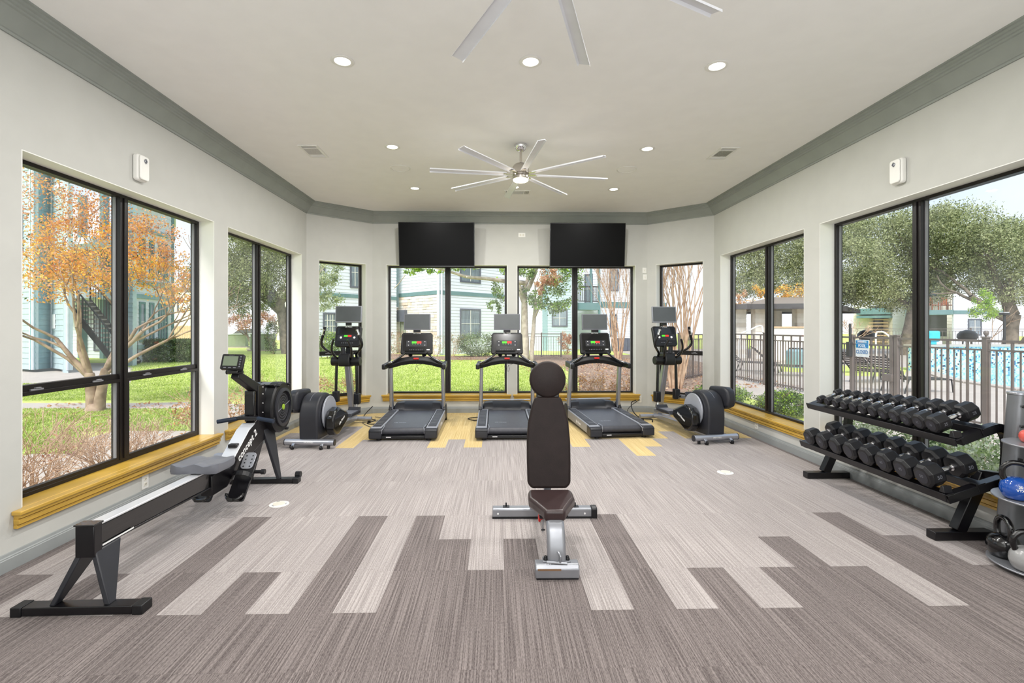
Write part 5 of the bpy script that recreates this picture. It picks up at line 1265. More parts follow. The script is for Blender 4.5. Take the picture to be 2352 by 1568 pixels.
def farwin(par, p0, p1, s0, s1, z0, z1, base, out=1, cols=2, rows=2, curtain=True, frame='window_trim'):
    bx, L = onwall(p0, p1, out); f = 0.09
    mb = MB(); bx(mb, s0, s0 + f, z0, z1, 0.0, 0.06, base); bx(mb, s1 - f, s1, z0, z1, 0.0, 0.06, base); bx(mb, s0 + f, s1 - f, z0, z0 + f, 0.0, 0.06, base); bx(mb, s0 + f, s1 - f, z1 - f, z1, 0.0, 0.06, base)
    w = mb.build('window', frame, par, smooth=False)
    bx(mb := MB(), s0 + f, s1 - f, z0 + f, z1 - f, 0.028, 0.032, base); mb.build('curtain' if curtain else 'pane', 'curtain' if curtain else 'dark_pane', w, smooth=False)
    if curtain: bx(mb := MB(), s0 + f, s1 - f, z0 + f, z1 - f, 0.040, 0.044, base); mb.build('pane', 'far_glass', w, smooth=False)
    mb = MB()
    for k in range(1, cols): q = s0 + f + (s1 - s0 - 2 * f) * k / cols; bx(mb, q - 0.018, q + 0.018, z0 + f, z1 - f, 0.040, 0.055, base)
    for k in range(1, rows): q = z0 + f + (z1 - z0 - 2 * f) * k / rows; bx(mb, s0 + f, s1 - f, q - 0.016, q + 0.016, 0.040, 0.056, base)
    mb.build('muntin', 'muntin', w, smooth=False)
def stones(par, p0, p1, z0, z1, base, out, seed, rmin=0.14, rmax=0.20):
    bx, L = onwall(p0, p1, out); rng = random.Random(seed); mb = MB(); bx(mb, 0, L, z0, z1, -0.10, 0.0, base); mb.build('wall_panel', 'mortar', par, smooth=False)
    z = z0
    while z < z1 - 0.03:
        h = min(rng.uniform(rmin, rmax), z1 - z); s = 0
        while s < L - 0.02:
            w = min(rng.uniform(0.25, 0.62), L - s)
            if L - s - w < 0.12: w = L - s
            mb = MB(); bx(mb, s + 0.008, s + w - 0.008, z + 0.008, z + h - 0.008, -0.01, rng.uniform(0.015, 0.05), base)
            mb.build('stone', rng.choice(['stone_a', 'stone_a', 'stone_b', 'stone_c', 'stone_c', 'stone_a', 'stone_d']), par, smooth=False); s += w
        z += h

# the blue apartment house with a stone corner, behind the back windows
C0 = G(1007, 27.0, 0); dR = Vector((0.70, 0.714, 0)).normalized(); dL = Vector((-0.70, 0.714, 0)).normalized()
ba = tuple(C0); B1 = thing('apartment_building', 'pale blue apartment house with a cream stone corner beyond the back lawn', 'building', ba, 0)
pR = C0 + dR * 5.6; pL = C0 + dL * 3.9; pLL = G(884, 29.2, 0)
zb = 3.22
siding(B1, C0, pR, GZ, 8.0, 'siding_light', out=1, base=ba)
siding(B1, pL, C0, zb + 0.2, 8.0, 'siding_light', out=1, base=ba)
stones(B1, pL, C0, GZ, zb, ba, 1, 5)
for a, b in ((C0, pR), (pL, C0)): trimboard(B1, a, b, 0, (b - a).length, zb, zb + 0.22, 'trim_teal', ba)
mb = MB(); mb.box(-0.07, 0.07, -0.09, 0.05, GZ, 8.0); mb.build('corner_board', 'trim_light', B1, smooth=False)
mb = MB(); mb.box(0.13, 0.22, -0.02, 0.07, GZ + 0.1, 8.0); mb.build('downspout', 'trim_light', B1, smooth=False)
farwin(B1, C0, pR, 1.55, 3.20, 0.72, 2.48, ba, 1)
farwin(B1, C0, pR, 1.55, 3.20, 4.0, 5.8, ba, 1)
siding(B1, pLL, pL, 2.62, 8.0, 'siding_green', out=1, base=ba); stones(B1, pLL, pL, GZ, 2.6, ba, 1, 9)
trimboard(B1, pLL, pL, (pL - pLL).length - 0.12, (pL - pLL).length + 0.02, 2.62, 8.0, 'siding_teal', ba)
bx, L = onwall(pL, C0, 1); mb = MB(); bx(mb, 0.15, 0.95, 1.72, 2.42, 0.03, 0.25, ba); mb.build('utility_panel', 'window_trim', B1, smooth=False)
for k in range(4): mb = MB(); bx(mb, 0.25 + k * 0.17, 0.29 + k * 0.17, 0.6, 1.72, 0.05, 0.10, ba); mb.build('conduit', 'util_green', B1, smooth=False)
mb = MB(); mb.prism([(p.x - ba[0], p.y - ba[1]) for p in (C0, pR, pR + Vector((-4, 5, 0)), pL + Vector((3, 6, 0)), pL)], 8.0, 8.3, 'z'); mb.build('roof', 'roof_brown', B1, smooth=False)

# building at the left of it, seen through the narrow left corner window
q = G(800, 26.5, 0); dd = Vector((0.66, 0.75, 0)); a0, a1 = q - dd * 2.7, q + dd * 3.2; ba = tuple(a0)
B2 = thing('apartment_building', 'pale blue sided building seen past the grey-green tree in the narrow left corner window', 'building', ba, 0)
siding(B2, a0, a1, GZ, 8.2, 'siding_light', out=1, base=ba)
def sof(p0, p1, px):       # distance along the wall where it meets photo column px
    r = Vector(((px - CX) / F * math.cos(T) + math.sin(T), -(px - CX) / F * math.sin(T) + math.cos(T), 0)); d = (p1 - p0).normalized(); det = r.x * -d.y + r.y * d.x
    t = (p0.x * -d.y + p0.y * d.x) / det; return (Vector((r.x * t, r.y * t, 0)) - p0).dot(d)
farwin(B2, a0, a1, sof(a0, a1, 741), sof(a0, a1, 773), 0.75, 2.15, ba, 1, 4, 4)
farwin(B2, a0, a1, sof(a0, a1, 803), sof(a0, a1, 826), 3.55, 5.25, ba, 1, 2, 2)
farwin(B2, a0, a1, sof(a0, a1, 733), sof(a0, a1, 746), 3.6, 5.1, ba, 1, 2, 2)
trimboard(B2, a0, a1, 0, (a1 - a0).length, 3.0, 3.2, 'trim_teal', ba)

# teal and blue building with balcony, behind the right back window
ba = tuple(G(1250, 31, 0)); B3 = thing('apartment_building', 'teal apartment house with an upstairs balcony, seen through the right back window', 'building', ba, 0)
w0, w1, w2, w3, w4 = G(1205, 32.5, 0), G(1246, 32.0, 0), G(1320, 31.2, 0), G(1380, 33.5, 0), G(1530, 35.0, 0)
siding(B3, w0, w1, GZ, 8.0, 'siding_light', base=ba); siding(B3, w1, w2, GZ, 8.0, 'siding_teal', base=ba); siding(B3, G(1318, 34.5, 0), w3, GZ, 8.0, 'siding_light', base=ba); siding(B3, w3, w4, GZ, 8.0, 'siding_light', base=ba)
trimboard(B3, w1, w2, 0, 0.35, GZ, 8.0, 'siding_green', ba); trimboard(B3, w1, w2, (w2 - w1).length - 0.2, (w2 - w1).length, GZ, 8.0, 'trim_light', ba)
farwin(B3, w1, w2, sof(w1, w2, 1268), sof(w1, w2, 1304), 1.42, 2.55, ba, 1, 2, 2)
trimboard(B3, w3, w4, 0, (w4 - w3).length, 2.75, 3.15, 'trim_teal', ba)
farwin(B3, w3, w4, sof(w3, w4, 1400), sof(w3, w4, 1417), 0.75, 2.3, ba, 1, 2, 4)
farwin(B3, w3, w4, sof(w3, w4, 1448), sof(w3, w4, 1460), 0.75, 2.0, ba, 1, 1, 2)
farwin(B3, w3, w4, sof(w3, w4, 1400), sof(w3, w4, 1420), 3.9, 5.4, ba, 1, 2, 2)
v0, v1 = G(1318, 34.5, 0), w3
farwin(B3, v0, v1, sof(v0, v1, 1343), sof(v0, v1, 1362), 3.0, 5.1, ba, 1, 1, 2)
bal0, bal1 = G(1328, 32.0, 0), G(1377, 32.6, 0); bx, L = onwall(bal0, bal1, 1)
mb = MB(); bx(mb, 0, L, 2.55, 3.0, -1.4, 0.1, ba); mb.build('balcony_floor', 'trim_teal', B3, smooth=False)
mb = MB(); bx(mb, 0, L, 4.05, 4.12, 0.0, 0.06, ba); bx(mb, 0, L, 3.08, 3.13, 0.0, 0.06, ba); mb.build('railing', 'steel_dark', B3, smooth=False)
for k in range(12): mb = MB(); bx(mb, 0.03 + k * L / 12, 0.06 + k * L / 12, 3.13, 4.05, 0.015, 0.045, ba); mb.build('baluster', 'steel_dark', B3, smooth=False)
for s0 in (0.62, 1.0): mb = MB(); bx(mb, L * s0 - 0.12, L * s0, 3.0, 5.8, -0.02, 0.10, ba); mb.build('post', 'trim_teal', B3, smooth=False)
mb = MB(); bx(mb, L - 0.12, L, GZ, 2.55, -0.02, 0.10, ba); mb.build('post', 'trim_teal', B3, smooth=False)
for k, (p, d) in enumerate(((1422, 31.0), (1437, 31.2))):
    t = thing('air_conditioner', ['dark outdoor air conditioner behind the bare tree, left one', 'dark outdoor air conditioner behind the bare tree, right one'][k], 'air conditioner', tuple(G(p, d, GZ)), 0.1, 'outdoor units by the far wall')
    MB().box(-0.40, 0.40, -0.35, 0.35, 0.04, 0.82).build('casing', 'window_trim', t, bevel=0.02); MB().lathe([(0.30, 0.82), (0.30, 0.84), (0.1, 0.85)], 20).build('fan_grille', 'steel_dark', t)
    MB().box(-0.45, 0.45, -0.4, 0.4, 0, 0.04).build('pad', 'concrete', t, smooth=False)

# teal building with outside stairs, through the tall left window
a = G(-120, 19.0, 0); b = G(78, 16.6, 0); c = G(118, 17.4, 0); e = G(157, 16.4, 0); ba = tuple(b)
B4 = thing('apartment_building', 'teal sided apartment block behind the orange-leaved tree, left of the outdoor stairs', 'building', ba, 0)
siding(B4, a, b, GZ + 0.1, 8.8, 'siding_teal', step=0.19, base=ba)
siding(B4, b, c, GZ + 0.1, 8.8, 'siding_green', step=0.19, base=ba)
siding(B4, c, e, GZ + 0.1, 6.2, 'siding_teal', step=0.19, single=True, base=ba); siding(B4, c, e, 6.3, 8.8, 'siding_teal', step=0.19, base=ba)
for p0, p1, s0, s1 in ((a, b, (b - a).length - 0.22, (b - a).length + 0.01), (c, e, 0, 0.12), (c, e, (e - c).length - 0.10, (e - c).length + 0.01)): trimboard(B4, p0, p1, s0, s1, GZ + 0.1, 8.8, 'trim_light', ba)
mb = MB(); P = [e, e + Vector((-4.8, 5, 0)), e + Vector((-5.0, 5, 0)), e + Vector((-0.15, 0, 0))]; mb.prism([(p.x - ba[0], p.y - ba[1]) for p in P], GZ, 8.8, 'z'); mb.build('side_wall', 'siding_teal', B4, smooth=False)
bx, L = onwall(c, e, 1); mb = MB(); bx(mb, 0.25, 0.55, 1.35, 1.85, 0.03, 0.05, ba); mb.build('notice', 'bright_label', B4, smooth=False)
trimboard(B4, c, e, 0, L, 6.2, 6.35, 'trim_light', ba)
farwin(B4, a, b, sof(a, b, 0), sof(a, b, 55), 4.0, 5.6, ba, 1)
# bay block right of the stairs
a, b, c = G(280, 20.0, 0), G(312, 19.5, 0), G(398, 23.5, 0); ba = tuple(b)
B5 = thing('apartment_building', 'tall pale blue bay of apartments right of the outdoor stairs, above the long hedge', 'building', ba, 0)
siding(B5, a, G(306, 19.4, 0), GZ, 6.9, 'siding_teal', base=ba, single=True)
siding(B5, G(306, 20.8, 0), c, GZ, 6.9, 'siding_light', base=ba)
w0 = G(306, 20.8, 0)
for z0 in (0.75, 3.55):
    for p0, p1 in ((318, 332), (341, 352), (362, 371), (374, 383)):
        farwin(B5, w0, c, sof(w0, c, p0), sof(w0, c, p1), z0, z0 + 1.75, ba, 1, 1, 2, curtain=True, frame='trim_teal')
for z0 in (0.45, 2.65, 3.25, 5.6): trimboard(B5, w0, c, 0, (c - w0).length, z0, z0 + 0.18, 'siding_green', ba, 0.0, 0.10)
trimboard(B5, w0, c, (c - w0).length - 0.18, (c - w0).length, GZ, 6.9, 'trim_teal', ba)
mb = MB(); mb.prism([(p.x - ba[0], p.y - ba[1]) for p in (G(302, 19.6, 0), G(404, 23.2, 0), G(404, 27, 0), G(302, 27, 0))], 6.9, 7.15, 'z'); mb.build('roof', 'trim_light', B5, smooth=False)
# breezeway wall and stairs
a, b = G(150, 25.0, 0), G(285, 24.0, 0); ba = tuple(a)
B6 = thing('breezeway_wall', 'light siding wall behind the outdoor stairs', 'building', ba, 0)
siding(B6, a, b, GZ, 8.0, 'siding_light', base=ba)
for s in (0.33, 0.7): trimboard(B6, a, b, (b - a).length * s, (b - a).length * s + 0.25, GZ, 8.0, 'trim_teal', ba, 0.0, 0.3)
for z0 in (2.75, 5.3): trimboard(B6, a, b, 0, (b - a).length, z0, z0 + 0.3, 'trim_light', ba, 0.0, 1.4, name='landing')
farwin(B6, a, b, 0.6, 1.4, 3.3, 5.0, ba, 1); farwin(B6, a, b, 2.0, 2.6, 0.2, 2.2, ba, 1, 1, 1)
s0, s1 = G(150, 20.5, 2.55), G(268, 19.2, GZ + 0.05); ba = (s1.x, s1.y, GZ)
ST = thing('outdoor_stairs', 'dark steel outdoor stairs with railings coming down behind the orange tree', 'stairs', ba, 0)
sv = s1 - s0; nrm = Vector((0.1, 1.0, 0)).normalized(); Bv = Vector(ba); N = 14
for k in range(N):
    p = s0 + sv * ((k + 0.5) / N); mb = MB(); dx = Vector((sv.x, sv.y, 0)).normalized()
    q = [p - dx * 0.14, p + dx * 0.14, p + dx * 0.14 + nrm * 1.1, p - dx * 0.14 + nrm * 1.1]
    mb.hexa([v - Bv for v in q] + [v - Bv + Vector((0, 0, 0.06)) for v in q]); mb.build('tread', 'concrete', ST, smooth=False)
for o in (0.0, 1.1):
    mb = MB(); mb.bar(s0 + nrm * o - Bv - Vector((0, 0, 0.1)), s1 + nrm * o - Bv, 0.05, 0.26); mb.build('stringer', 'steel_dark', ST, smooth=False)
    up = Vector((0, 0, 1.0)); mb = MB()
    for zz in (1.0, 0.12): mb.bar(s0 + nrm * o - Bv + Vector((0, 0, zz)), s1 + nrm * o - Bv + Vector((0, 0, zz)), 0.04, 0.05)
    mb.build('handrail', 'steel_dark', ST, smooth=False)
    for k in range(18):
        p = s0 + sv * ((k + 0.3) / 18) + nrm * o - Bv; mb = MB(); w = 0.045 if k % 6 == 0 else 0.018; mb.box(p.x - w / 2, p.x + w / 2, p.y - w / 2, p.y + w / 2, p.z, p.z + 1.0); mb.build('baluster', 'steel_dark', ST, smooth=False)

# far pale buildings and the board fence past the left lawn
def farbuilding(px0, px1, d, z1, label, m='siding_cream', wins=(), z0=GZ, step=0.3):
    a, b = G(px0, d, 0), G(px1, d, 0); ba = tuple(a); t = thing('distant_building', label, 'building', ba, 0); siding(t, a, b, z0, z1, m, step=step, base=ba)
    for p0, p1, za, zb_ in wins: farwin(t, a, b, sof(a, b, p0), sof(a, b, p1), za, zb_, ba, 1, 1, 2, curtain=False, frame='muntin')
    mb = MB(); P = [a, b, b + Vector((0, 7, 0)), a + Vector((0, 7, 0))]; mb.prism([(p.x - ba[0], p.y - ba[1]) for p in P], z1, z1 + 0.4, 'z'); mb.build('roof', 'roof_brown', t, smooth=False)
    return t
farbuilding(386, 470, 52, 5.2, 'white distant building beyond the wooden fence, right of the bay block', wins=((396, 403, 3.0, 4.6), (405, 414, 3.0, 4.6), (428, 434, 3.0, 4.5), (435, 445, 3.0, 4.5)))
farbuilding(636, 715, 58, 5.6, 'cream distant building behind the leaning oak trunk', wins=((652, 657, 1.4, 2.8), (660, 665, 1.4, 2.8), (652, 657, 3.6, 4.8), (660, 665, 3.6, 4.8)))
a, b = G(384, 43, GZ), G(470, 43, GZ); t = thing('wooden_fence', 'tan wooden board fence at the far end of the left lawn', 'fence', tuple(a), 0); ba = a
n = 22
for k in range(n):
    p = a + (b - a) * (k / n) - ba; w = (b - a).length / n; MB().box(p.x + 0.01, p.x + w - 0.01, p.y, p.y + 0.03, 0.0, 1.65 + 0.02 * (k % 3)).build('picket', 'wood_fence', t, smooth=False)
for z in (0.3, 0.95, 1.5): MB().box(0, (b - a).length, -0.05, 0.0, z, z + 0.06).build('rail', 'wood_fence', t, smooth=False)

# utility cabinets, car and bushes beyond the left lawn
for k, (px, d, w, h, l) in enumerate(((547, 37, 1.25, 0.95, 'green utility cabinet standing at the left on the far lawn edge'), (590, 34, 0.75, 0.85, 'narrow pale utility cabinet behind the window mullion'), (604, 32, 1.3, 1.05, 'grey utility cabinet beside the columnar shrub'), (668, 33, 1.2, 1.05, 'grey utility cabinet right of the leaning oak trunk'))):
    t = thing('utility_cabinet', l, 'utility box', tuple(G(px, d, GZ)), 0.2); MB().box(-w / 2, w / 2, -0.4, 0.4, 0.08, h).build('casing', 'util_green', t, bevel=0.02); MB().box(-w / 2 - 0.03, w / 2 + 0.03, -0.43, 0.43, h, h + 0.05).build('lid', 'util_green', t, bevel=0.01)
    MB().box(-w / 2 - 0.15, w / 2 + 0.15, -0.55, 0.55, 0.0, 0.08).build('pad', 'concrete', t, smooth=False)
t = thing('parked_car', 'silver car parked behind the green utility cabinet', 'car', tuple(G(572, 44, GZ)), 0.25)
MB().prism([(-2.1, 0.35), (-2.15, 0.75), (-1.9, 0.95), (-1.2, 1.0), (-0.6, 1.45), (0.8, 1.48), (1.4, 1.05), (2.0, 0.95), (2.15, 0.6), (2.1, 0.32)], -0.85, 0.85, 'y').build('body', 'car_silver', t, bevel=0.06, seg=3)
MB().prism([(-1.05, 1.0), (-0.55, 1.40), (0.75, 1.42), (1.2, 1.05)], -0.87, -0.85, 'y').build('side_window', 'dark_pane', t, smooth=False)
for x in (-1.35, 1.35):
    for y in (-0.82, 0.82): w_ = MB().cyl((x, y - 0.09, 0.33), (x, y + 0.09, 0.33), 0.33, 20).build('wheel', 'rubber', t); MB().cyl((x, y - 0.1, 0.33), (x, y - 0.09, 0.33), 0.19, 14).build('hubcap', 'silver', w_)

# ------------------------------------------------------------------ trees and shrubs
b = tuple(G(213, 8.9, GZ)); pc = W(240, 560, 8.9)
def at(px, py, d): p = W(px, py, d); return (p.x, p.y, p.z)
ORG = [(at(150, 640, 8.5), (0.85, 0.7, 0.36)), (at(240, 620, 9.0), (0.8, 0.8, 0.42)), (at(370, 640, 9.2), (0.72, 0.7, 0.36)), (at(90, 600, 8.6), (0.5, 0.6, 0.4)), (at(200, 560, 8.9), (0.9, 0.8, 0.45)), (at(420, 690, 9.2), (0.28, 0.3, 0.28)), (at(350, 590, 9.2), (0.55, 0.5, 0.35))]
RUS = [(at(120, 470, 8.7), (0.65, 0.7, 0.55)), (at(210, 450, 8.9), (0.6, 0.7, 0.6)), (at(360, 540, 9.0), (0.5, 0.6, 0.5)), (at(250, 520, 9), (0.7, 0.7, 0.5)), (at(410, 600, 9.2), (0.35, 0.4, 0.4))]
make_tree('autumn_tree', 'tree with orange and yellow leaves on spreading bare limbs outside the tall left window', b,
    [((-0.05, 0, 0.62), (-0.85, 0.0, 1), 0.95, 0.052, 4), ((-0.05, 0, 0.66), (-0.40, 0.2, 1), 1.0, 0.050, 4), ((-0.05, 0, 0.60), (-1.1, 0.0, 0.75), 1.15, 0.036, 3), ((-0.04, 0.0, 0.68), (-0.02, -0.2, 1), 0.95, 0.046, 4),
     ((0.22, 0, 0.74), (0.15, 0.2, 1), 0.95, 0.050, 4), ((0.22, 0.0, 0.74), (0.75, -0.1, 0.9), 1.0, 0.050, 4), ((0.22, 0, 0.70), (0.95, 0.1, 0.5), 1.2, 0.038, 3), ((0.22, 0.0, 0.74), (0.45, 0.1, 1), 0.95, 0.046, 4)],
    [(ORG, 12500, 0.046, ['leaf_orange', 'leaf_yellow', 'leaf_rust', 'leaf_hedge'], [0.4, 0.34, 0.22, 0.04]), (RUS, 6000, 0.043, ['leaf_rust', 'leaf_orange', 'leaf_dead'], [0.45, 0.35, 0.2])],
    11, 'bark_myrtle', spread=0.62, up=0.30, shrink=0.74, wig=0.12, minr=0.0045)
OT = [o for o in D.objects if o.get('label', '').startswith('tree with orange')][0]
mb = MB(); mb.tube(smoothpts([(0.0, 0, 0), (-0.02, 0, 0.3), (-0.05, 0, 0.62), (-0.05, 0, 0.72)], 4), [0.125, 0.11, 0.10, 0.095, 0.09, 0.088, 0.085, 0.085, 0.08, 0.08, 0.075, 0.07, 0.06], 10)
mb.tube(smoothpts([(0.10, 0, 0), (0.15, 0, 0.35), (0.22, 0, 0.72), (0.23, 0, 0.80)], 4), [0.125, 0.105, 0.095, 0.09, 0.085, 0.082, 0.08, 0.08, 0.075, 0.072, 0.07, 0.065, 0.055], 10)
mb.lathe([(0.20, 0.0), (0.15, 0.06), (0.10, 0.16)], 12, (0.04, 0, 0)); mb.build('trunk', 'bark_myrtle', OT, sharp=80)
# long box hedge and its neighbours
shrub('long clipped green hedge in front of the bay block', tuple(G(374, 21.8, GZ)), 1.33, 0.45, 0.98, 22000, 0.085, ['leaf_hedge', 'leaf_hedge_light', 'leaf_oak_dark'], 3, [0.45, 0.3, 0.25], stems=6, name='clipped_hedge', boxy=True)
# brown winter shrubs along the left wall
for k, (x, y, rx, ry, h, nl, l) in enumerate(((-3.86, 3.15, 0.42, 0.5, 0.62, 260, 'bare twiggy shrub at the near end of the tall left window'), (-3.86, 4.02, 0.42, 0.5, 0.66, 330, 'bare twiggy shrub under the middle of the tall left window'), (-3.80, 4.95, 0.40, 0.42, 0.50, 260, 'bare twiggy shrub by the far end of the tall left window'))):
    shrub(l, (x, y, GZ), rx, ry, h, nl, 0.028, ['leaf_dead', 'leaf_brown_pale', 'leaf_plum'], 20 + k, None, stems=34, twig='bark_pale', group='bare shrubs under the tall left window', depth=3)
for k, (x, y, rx, ry, h, l) in enumerate(((-3.65, 6.25, 0.36, 0.45, 0.72, 'tan leafy shrub behind the rowing machine monitor'), (-3.70, 7.2, 0.42, 0.5, 0.74, 'tan leafy shrub behind the rowing machine flywheel'), (-3.25, 8.55, 0.50, 0.45, 0.68, 'tan leafy shrub low in the narrow left corner window'), (-2.55, 9.05, 0.45, 0.4, 0.62, 'tan leafy shrub at the right in the narrow left corner window'))):
    shrub(l, (x, y, GZ), rx, ry, h, 1700, 0.036, ['leaf_brown', 'leaf_brown_pale', 'leaf_dead', 'leaf_hedge_light'], 30 + k, [0.3, 0.34, 0.24, 0.12], stems=12, twig='bark_pale', group='tan winter shrubs')
# clipped russet hedge under the right back window
for k, (x, l) in enumerate(((1.55, 'orange-brown clipped shrub under the right back window, left one'), (2.05, 'orange-brown clipped shrub under the right back window, middle one'), (2.55, 'orange-brown clipped shrub under the right back window, right one'))):
    shrub(l, (x, 9.35, GZ), 0.32, 0.30, 0.56, 1500, 0.034, ['leaf_brown', 'leaf_orange', 'leaf_brown_pale', 'leaf_dead'], 40 + k, [0.4, 0.16, 0.28, 0.16], stems=10, twig='bark_pale', group='russet shrubs under the right back window')
for k, (x, y, l) in enumerate(((-0.02, 9.1, 'low green shrub by the pillar between the back windows, left side'), (0.42, 9.15, 'low green shrub by the pillar between the back windows, right side'), (1.0, 9.15, 'low green shrub behind the weight bench headrest'))):
    shrub(l, (x, y, GZ), 0.26, 0.25, 0.38, 700, 0.032, ['leaf_hedge', 'leaf_lime', 'leaf_hedge_light'], 50 + k, None, stems=6, group='low green shrubs')
# shrubs against the stone-cornered house
shrub('rounded dark green bush under the window of the pale blue house', at(1096, 812, 25.5)[:2] + (GZ,), 1.05, 0.7, 1.2, 5200, 0.075, ['leaf_hedge', 'leaf_oak_dark', 'leaf_hedge_light'], 60, [0.45, 0.25, 0.3], stems=10)
shrub('sparse twiggy bush left of the rounded dark bush', at(1040, 812, 25)[:2] + (GZ,), 0.5, 0.4, 1.15, 420, 0.06, ['leaf_hedge_light', 'leaf_brown_pale'], 61, None, stems=14, twig='bark_pale')
shrub('reddish twiggy bush at the stone wall behind the left treadmill', at(912, 812, 26)[:2] + (GZ,), 0.8, 0.5, 1.25, 900, 0.06, ['leaf_dead', 'leaf_plum', 'leaf_hedge_light'], 62, None, stems=16, twig='bark_pale')
shrub('spindly pale bush at the downspout of the stone corner', at(1000, 812, 25.4)[:2] + (GZ,), 0.55, 0.4, 1.1, 420, 0.05, ['leaf_hedge_light', 'leaf_brown_pale'], 63, None, stems=14, twig='bark_pale')
shrub('red-brown clipped shrub right of the small iron fence', at(1300, 810, 27.5)[:2] + (GZ,), 0.42, 0.4, 1.2, 1700, 0.07, ['leaf_dead', 'leaf_plum', 'leaf_rust'], 64, None, stems=8)
shrub('green bush beside the pale blue building in the left corner window', at(758, 812, 24)[:2] + (GZ,), 0.75, 0.6, 1.3, 3600, 0.075, ['leaf_hedge', 'leaf_hedge_light', 'leaf_lime'], 65, [0.45, 0.45, 0.1], stems=8)
# evergreen tree with a long limb in front of the stone-cornered house
b = tuple(G(1205, 22, GZ))
MG = [(at(1215, 625, 21), (0.6, 0.8, 0.5)), (at(1262, 690, 21), (1.1, 0.9, 0.6)), (at(1300, 640, 20.5), (0.8, 0.8, 0.7)), (at(1230, 680, 21.5), (0.6, 0.8, 0.5)), (at(1150, 660, 21), (0.42, 0.5, 0.62)), (at(1128, 695, 21), (0.32, 0.4, 0.28)), (at(1148, 705, 21), (0.3, 0.4, 0.3)), (at(1250, 570, 21), (1.2, 1.0, 0.6))]
TOPL = [(at(1060, 600, 20), (1.2, 0.7, 0.36)), (at(960, 610, 20), (0.75, 0.6, 0.32)), (at(940, 618, 20), (0.4, 0.4, 0.22)), (at(1110, 604, 20), (0.5, 0.5, 0.28)), (at(1010, 618, 20), (0.5, 0.5, 0.28)), (at(1160, 600, 20.5), (0.4, 0.4, 0.5))]
DEAD = [(at(1262, 632, 20.2), (0.45, 0.5, 0.50)), (at(1248, 655, 20.2), (0.3, 0.4, 0.4))]
t, _ = make_tree('evergreen_tree', 'broadleaf evergreen with pale twin trunks and a clump of dead leaves, between the back windows', b,
    [((0.0, 0, 0), (-0.02, 0, 1), 3.4, 0.20, 3), ((0.32, 0.1, 0), (0.02, 0, 1), 2.6, 0.12, 2), ((0.1, 0, 3.2), (0.6, -0.2, 0.9), 1.0, 0.11, 2), ((-0.05, 0, 3.0), (-0.5, 0.0, 1.0), 1.0, 0.10, 2)],
    [(MG, 6500, 0.10, ['leaf_magnolia', 'leaf_hedge_light', 'leaf_oak_dark', 'leaf_lime'], [0.48, 0.3, 0.14, 0.08]), (TOPL, 3000, 0.10, ['leaf_lime', 'leaf_magnolia', 'leaf_hedge_light'], [0.45, 0.35, 0.2]), (DEAD, 1700, 0.09, ['leaf_dead', 'leaf_rust', 'leaf_brown_pale'], [0.5, 0.25, 0.25])],
    21, 'bark_grey', spread=0.6, up=0.3, shrink=0.62, wig=0.05)
mb = MB(); mb.tube(smoothpts([at(1205, 650, 21.6), at(1165, 646, 21), at(1120, 640, 20.6), at(1075, 636, 20.2), at(1040, 626, 20), at(1000, 615, 20)], 4), [0.11 - 0.0035 * i for i in range(21)], 7)
mb.tube(smoothpts([at(930, 632, 20), at(915, 652, 20), at(905, 662, 20)], 3), 0.02, 5)
reloc(mb, b).build('long_limb', 'bark_grey', t, sharp=80)
# bare crape myrtles
def myrtle(label, px, d, h, w, seed, n=11, leafn=0):
    b = tuple(G(px, d, GZ)); rng = random.Random(seed); tr = []
    for k in range(n):
        a = 2 * math.pi * k / n + rng.uniform(-0.3, 0.3); s = rng.uniform(0.25, 1.0)
        tr.append(((0.12 * math.cos(a), 0.12 * math.sin(a), 0), (math.cos(a) * w * s, math.sin(a) * w * s, 1.0), h * rng.uniform(0.36, 0.46), rng.uniform(0.022, 0.036) * h / 4, 4))
    return make_tree('bare_tree', label, b, tr, [], seed, 'bark_pale', spread=0.30, up=0.5, split=(2, 3), shrink=0.66, wig=0.06, minr=0.006, seg=3)
myrtle('bare many-stemmed tree behind the right treadmill in the right back window', 1420, 23, 5.2, 0.34, 71, 12)
myrtle('bare many-stemmed tree in the narrow right corner window', 1552, 12.2, 4.4, 0.30, 72, 14)
# small trees at the left
b = tuple(G(716, 19, GZ))
make_tree('olive_tree', 'grey-green small-leaved tree in front of the pale blue building, left corner window', b, [((0, 0, 0), (0.2, 0, 1), 1.9, 0.09, 3)],
    [([(at(745, 635, 19), (0.62, 0.7, 0.6)), (at(763, 620, 19), (0.4, 0.5, 0.35)), (at(760, 690, 19), (0.55, 0.6, 0.45)), (at(740, 700, 19), (0.5, 0.6, 0.35)), (at(735, 660, 19), (0.5, 0.6, 0.5))], 4200, 0.075, ['leaf_silver', 'leaf_oak_light', 'leaf_oak'], [0.5, 0.3, 0.2])], 81, 'bark_grey', up=0.3)
def oak(label, px, d, base_tr, bl, n, size, seed, mats=('leaf_oak', 'leaf_oak_light', 'leaf_oak_dark'), w=(0.4, 0.42, 0.18), **kw):
    return make_tree('oak_tree', label, tuple(G(px, d, GZ)), base_tr, [(bl, n, size, list(mats), list(w))], seed, 'bark_oak', **kw)
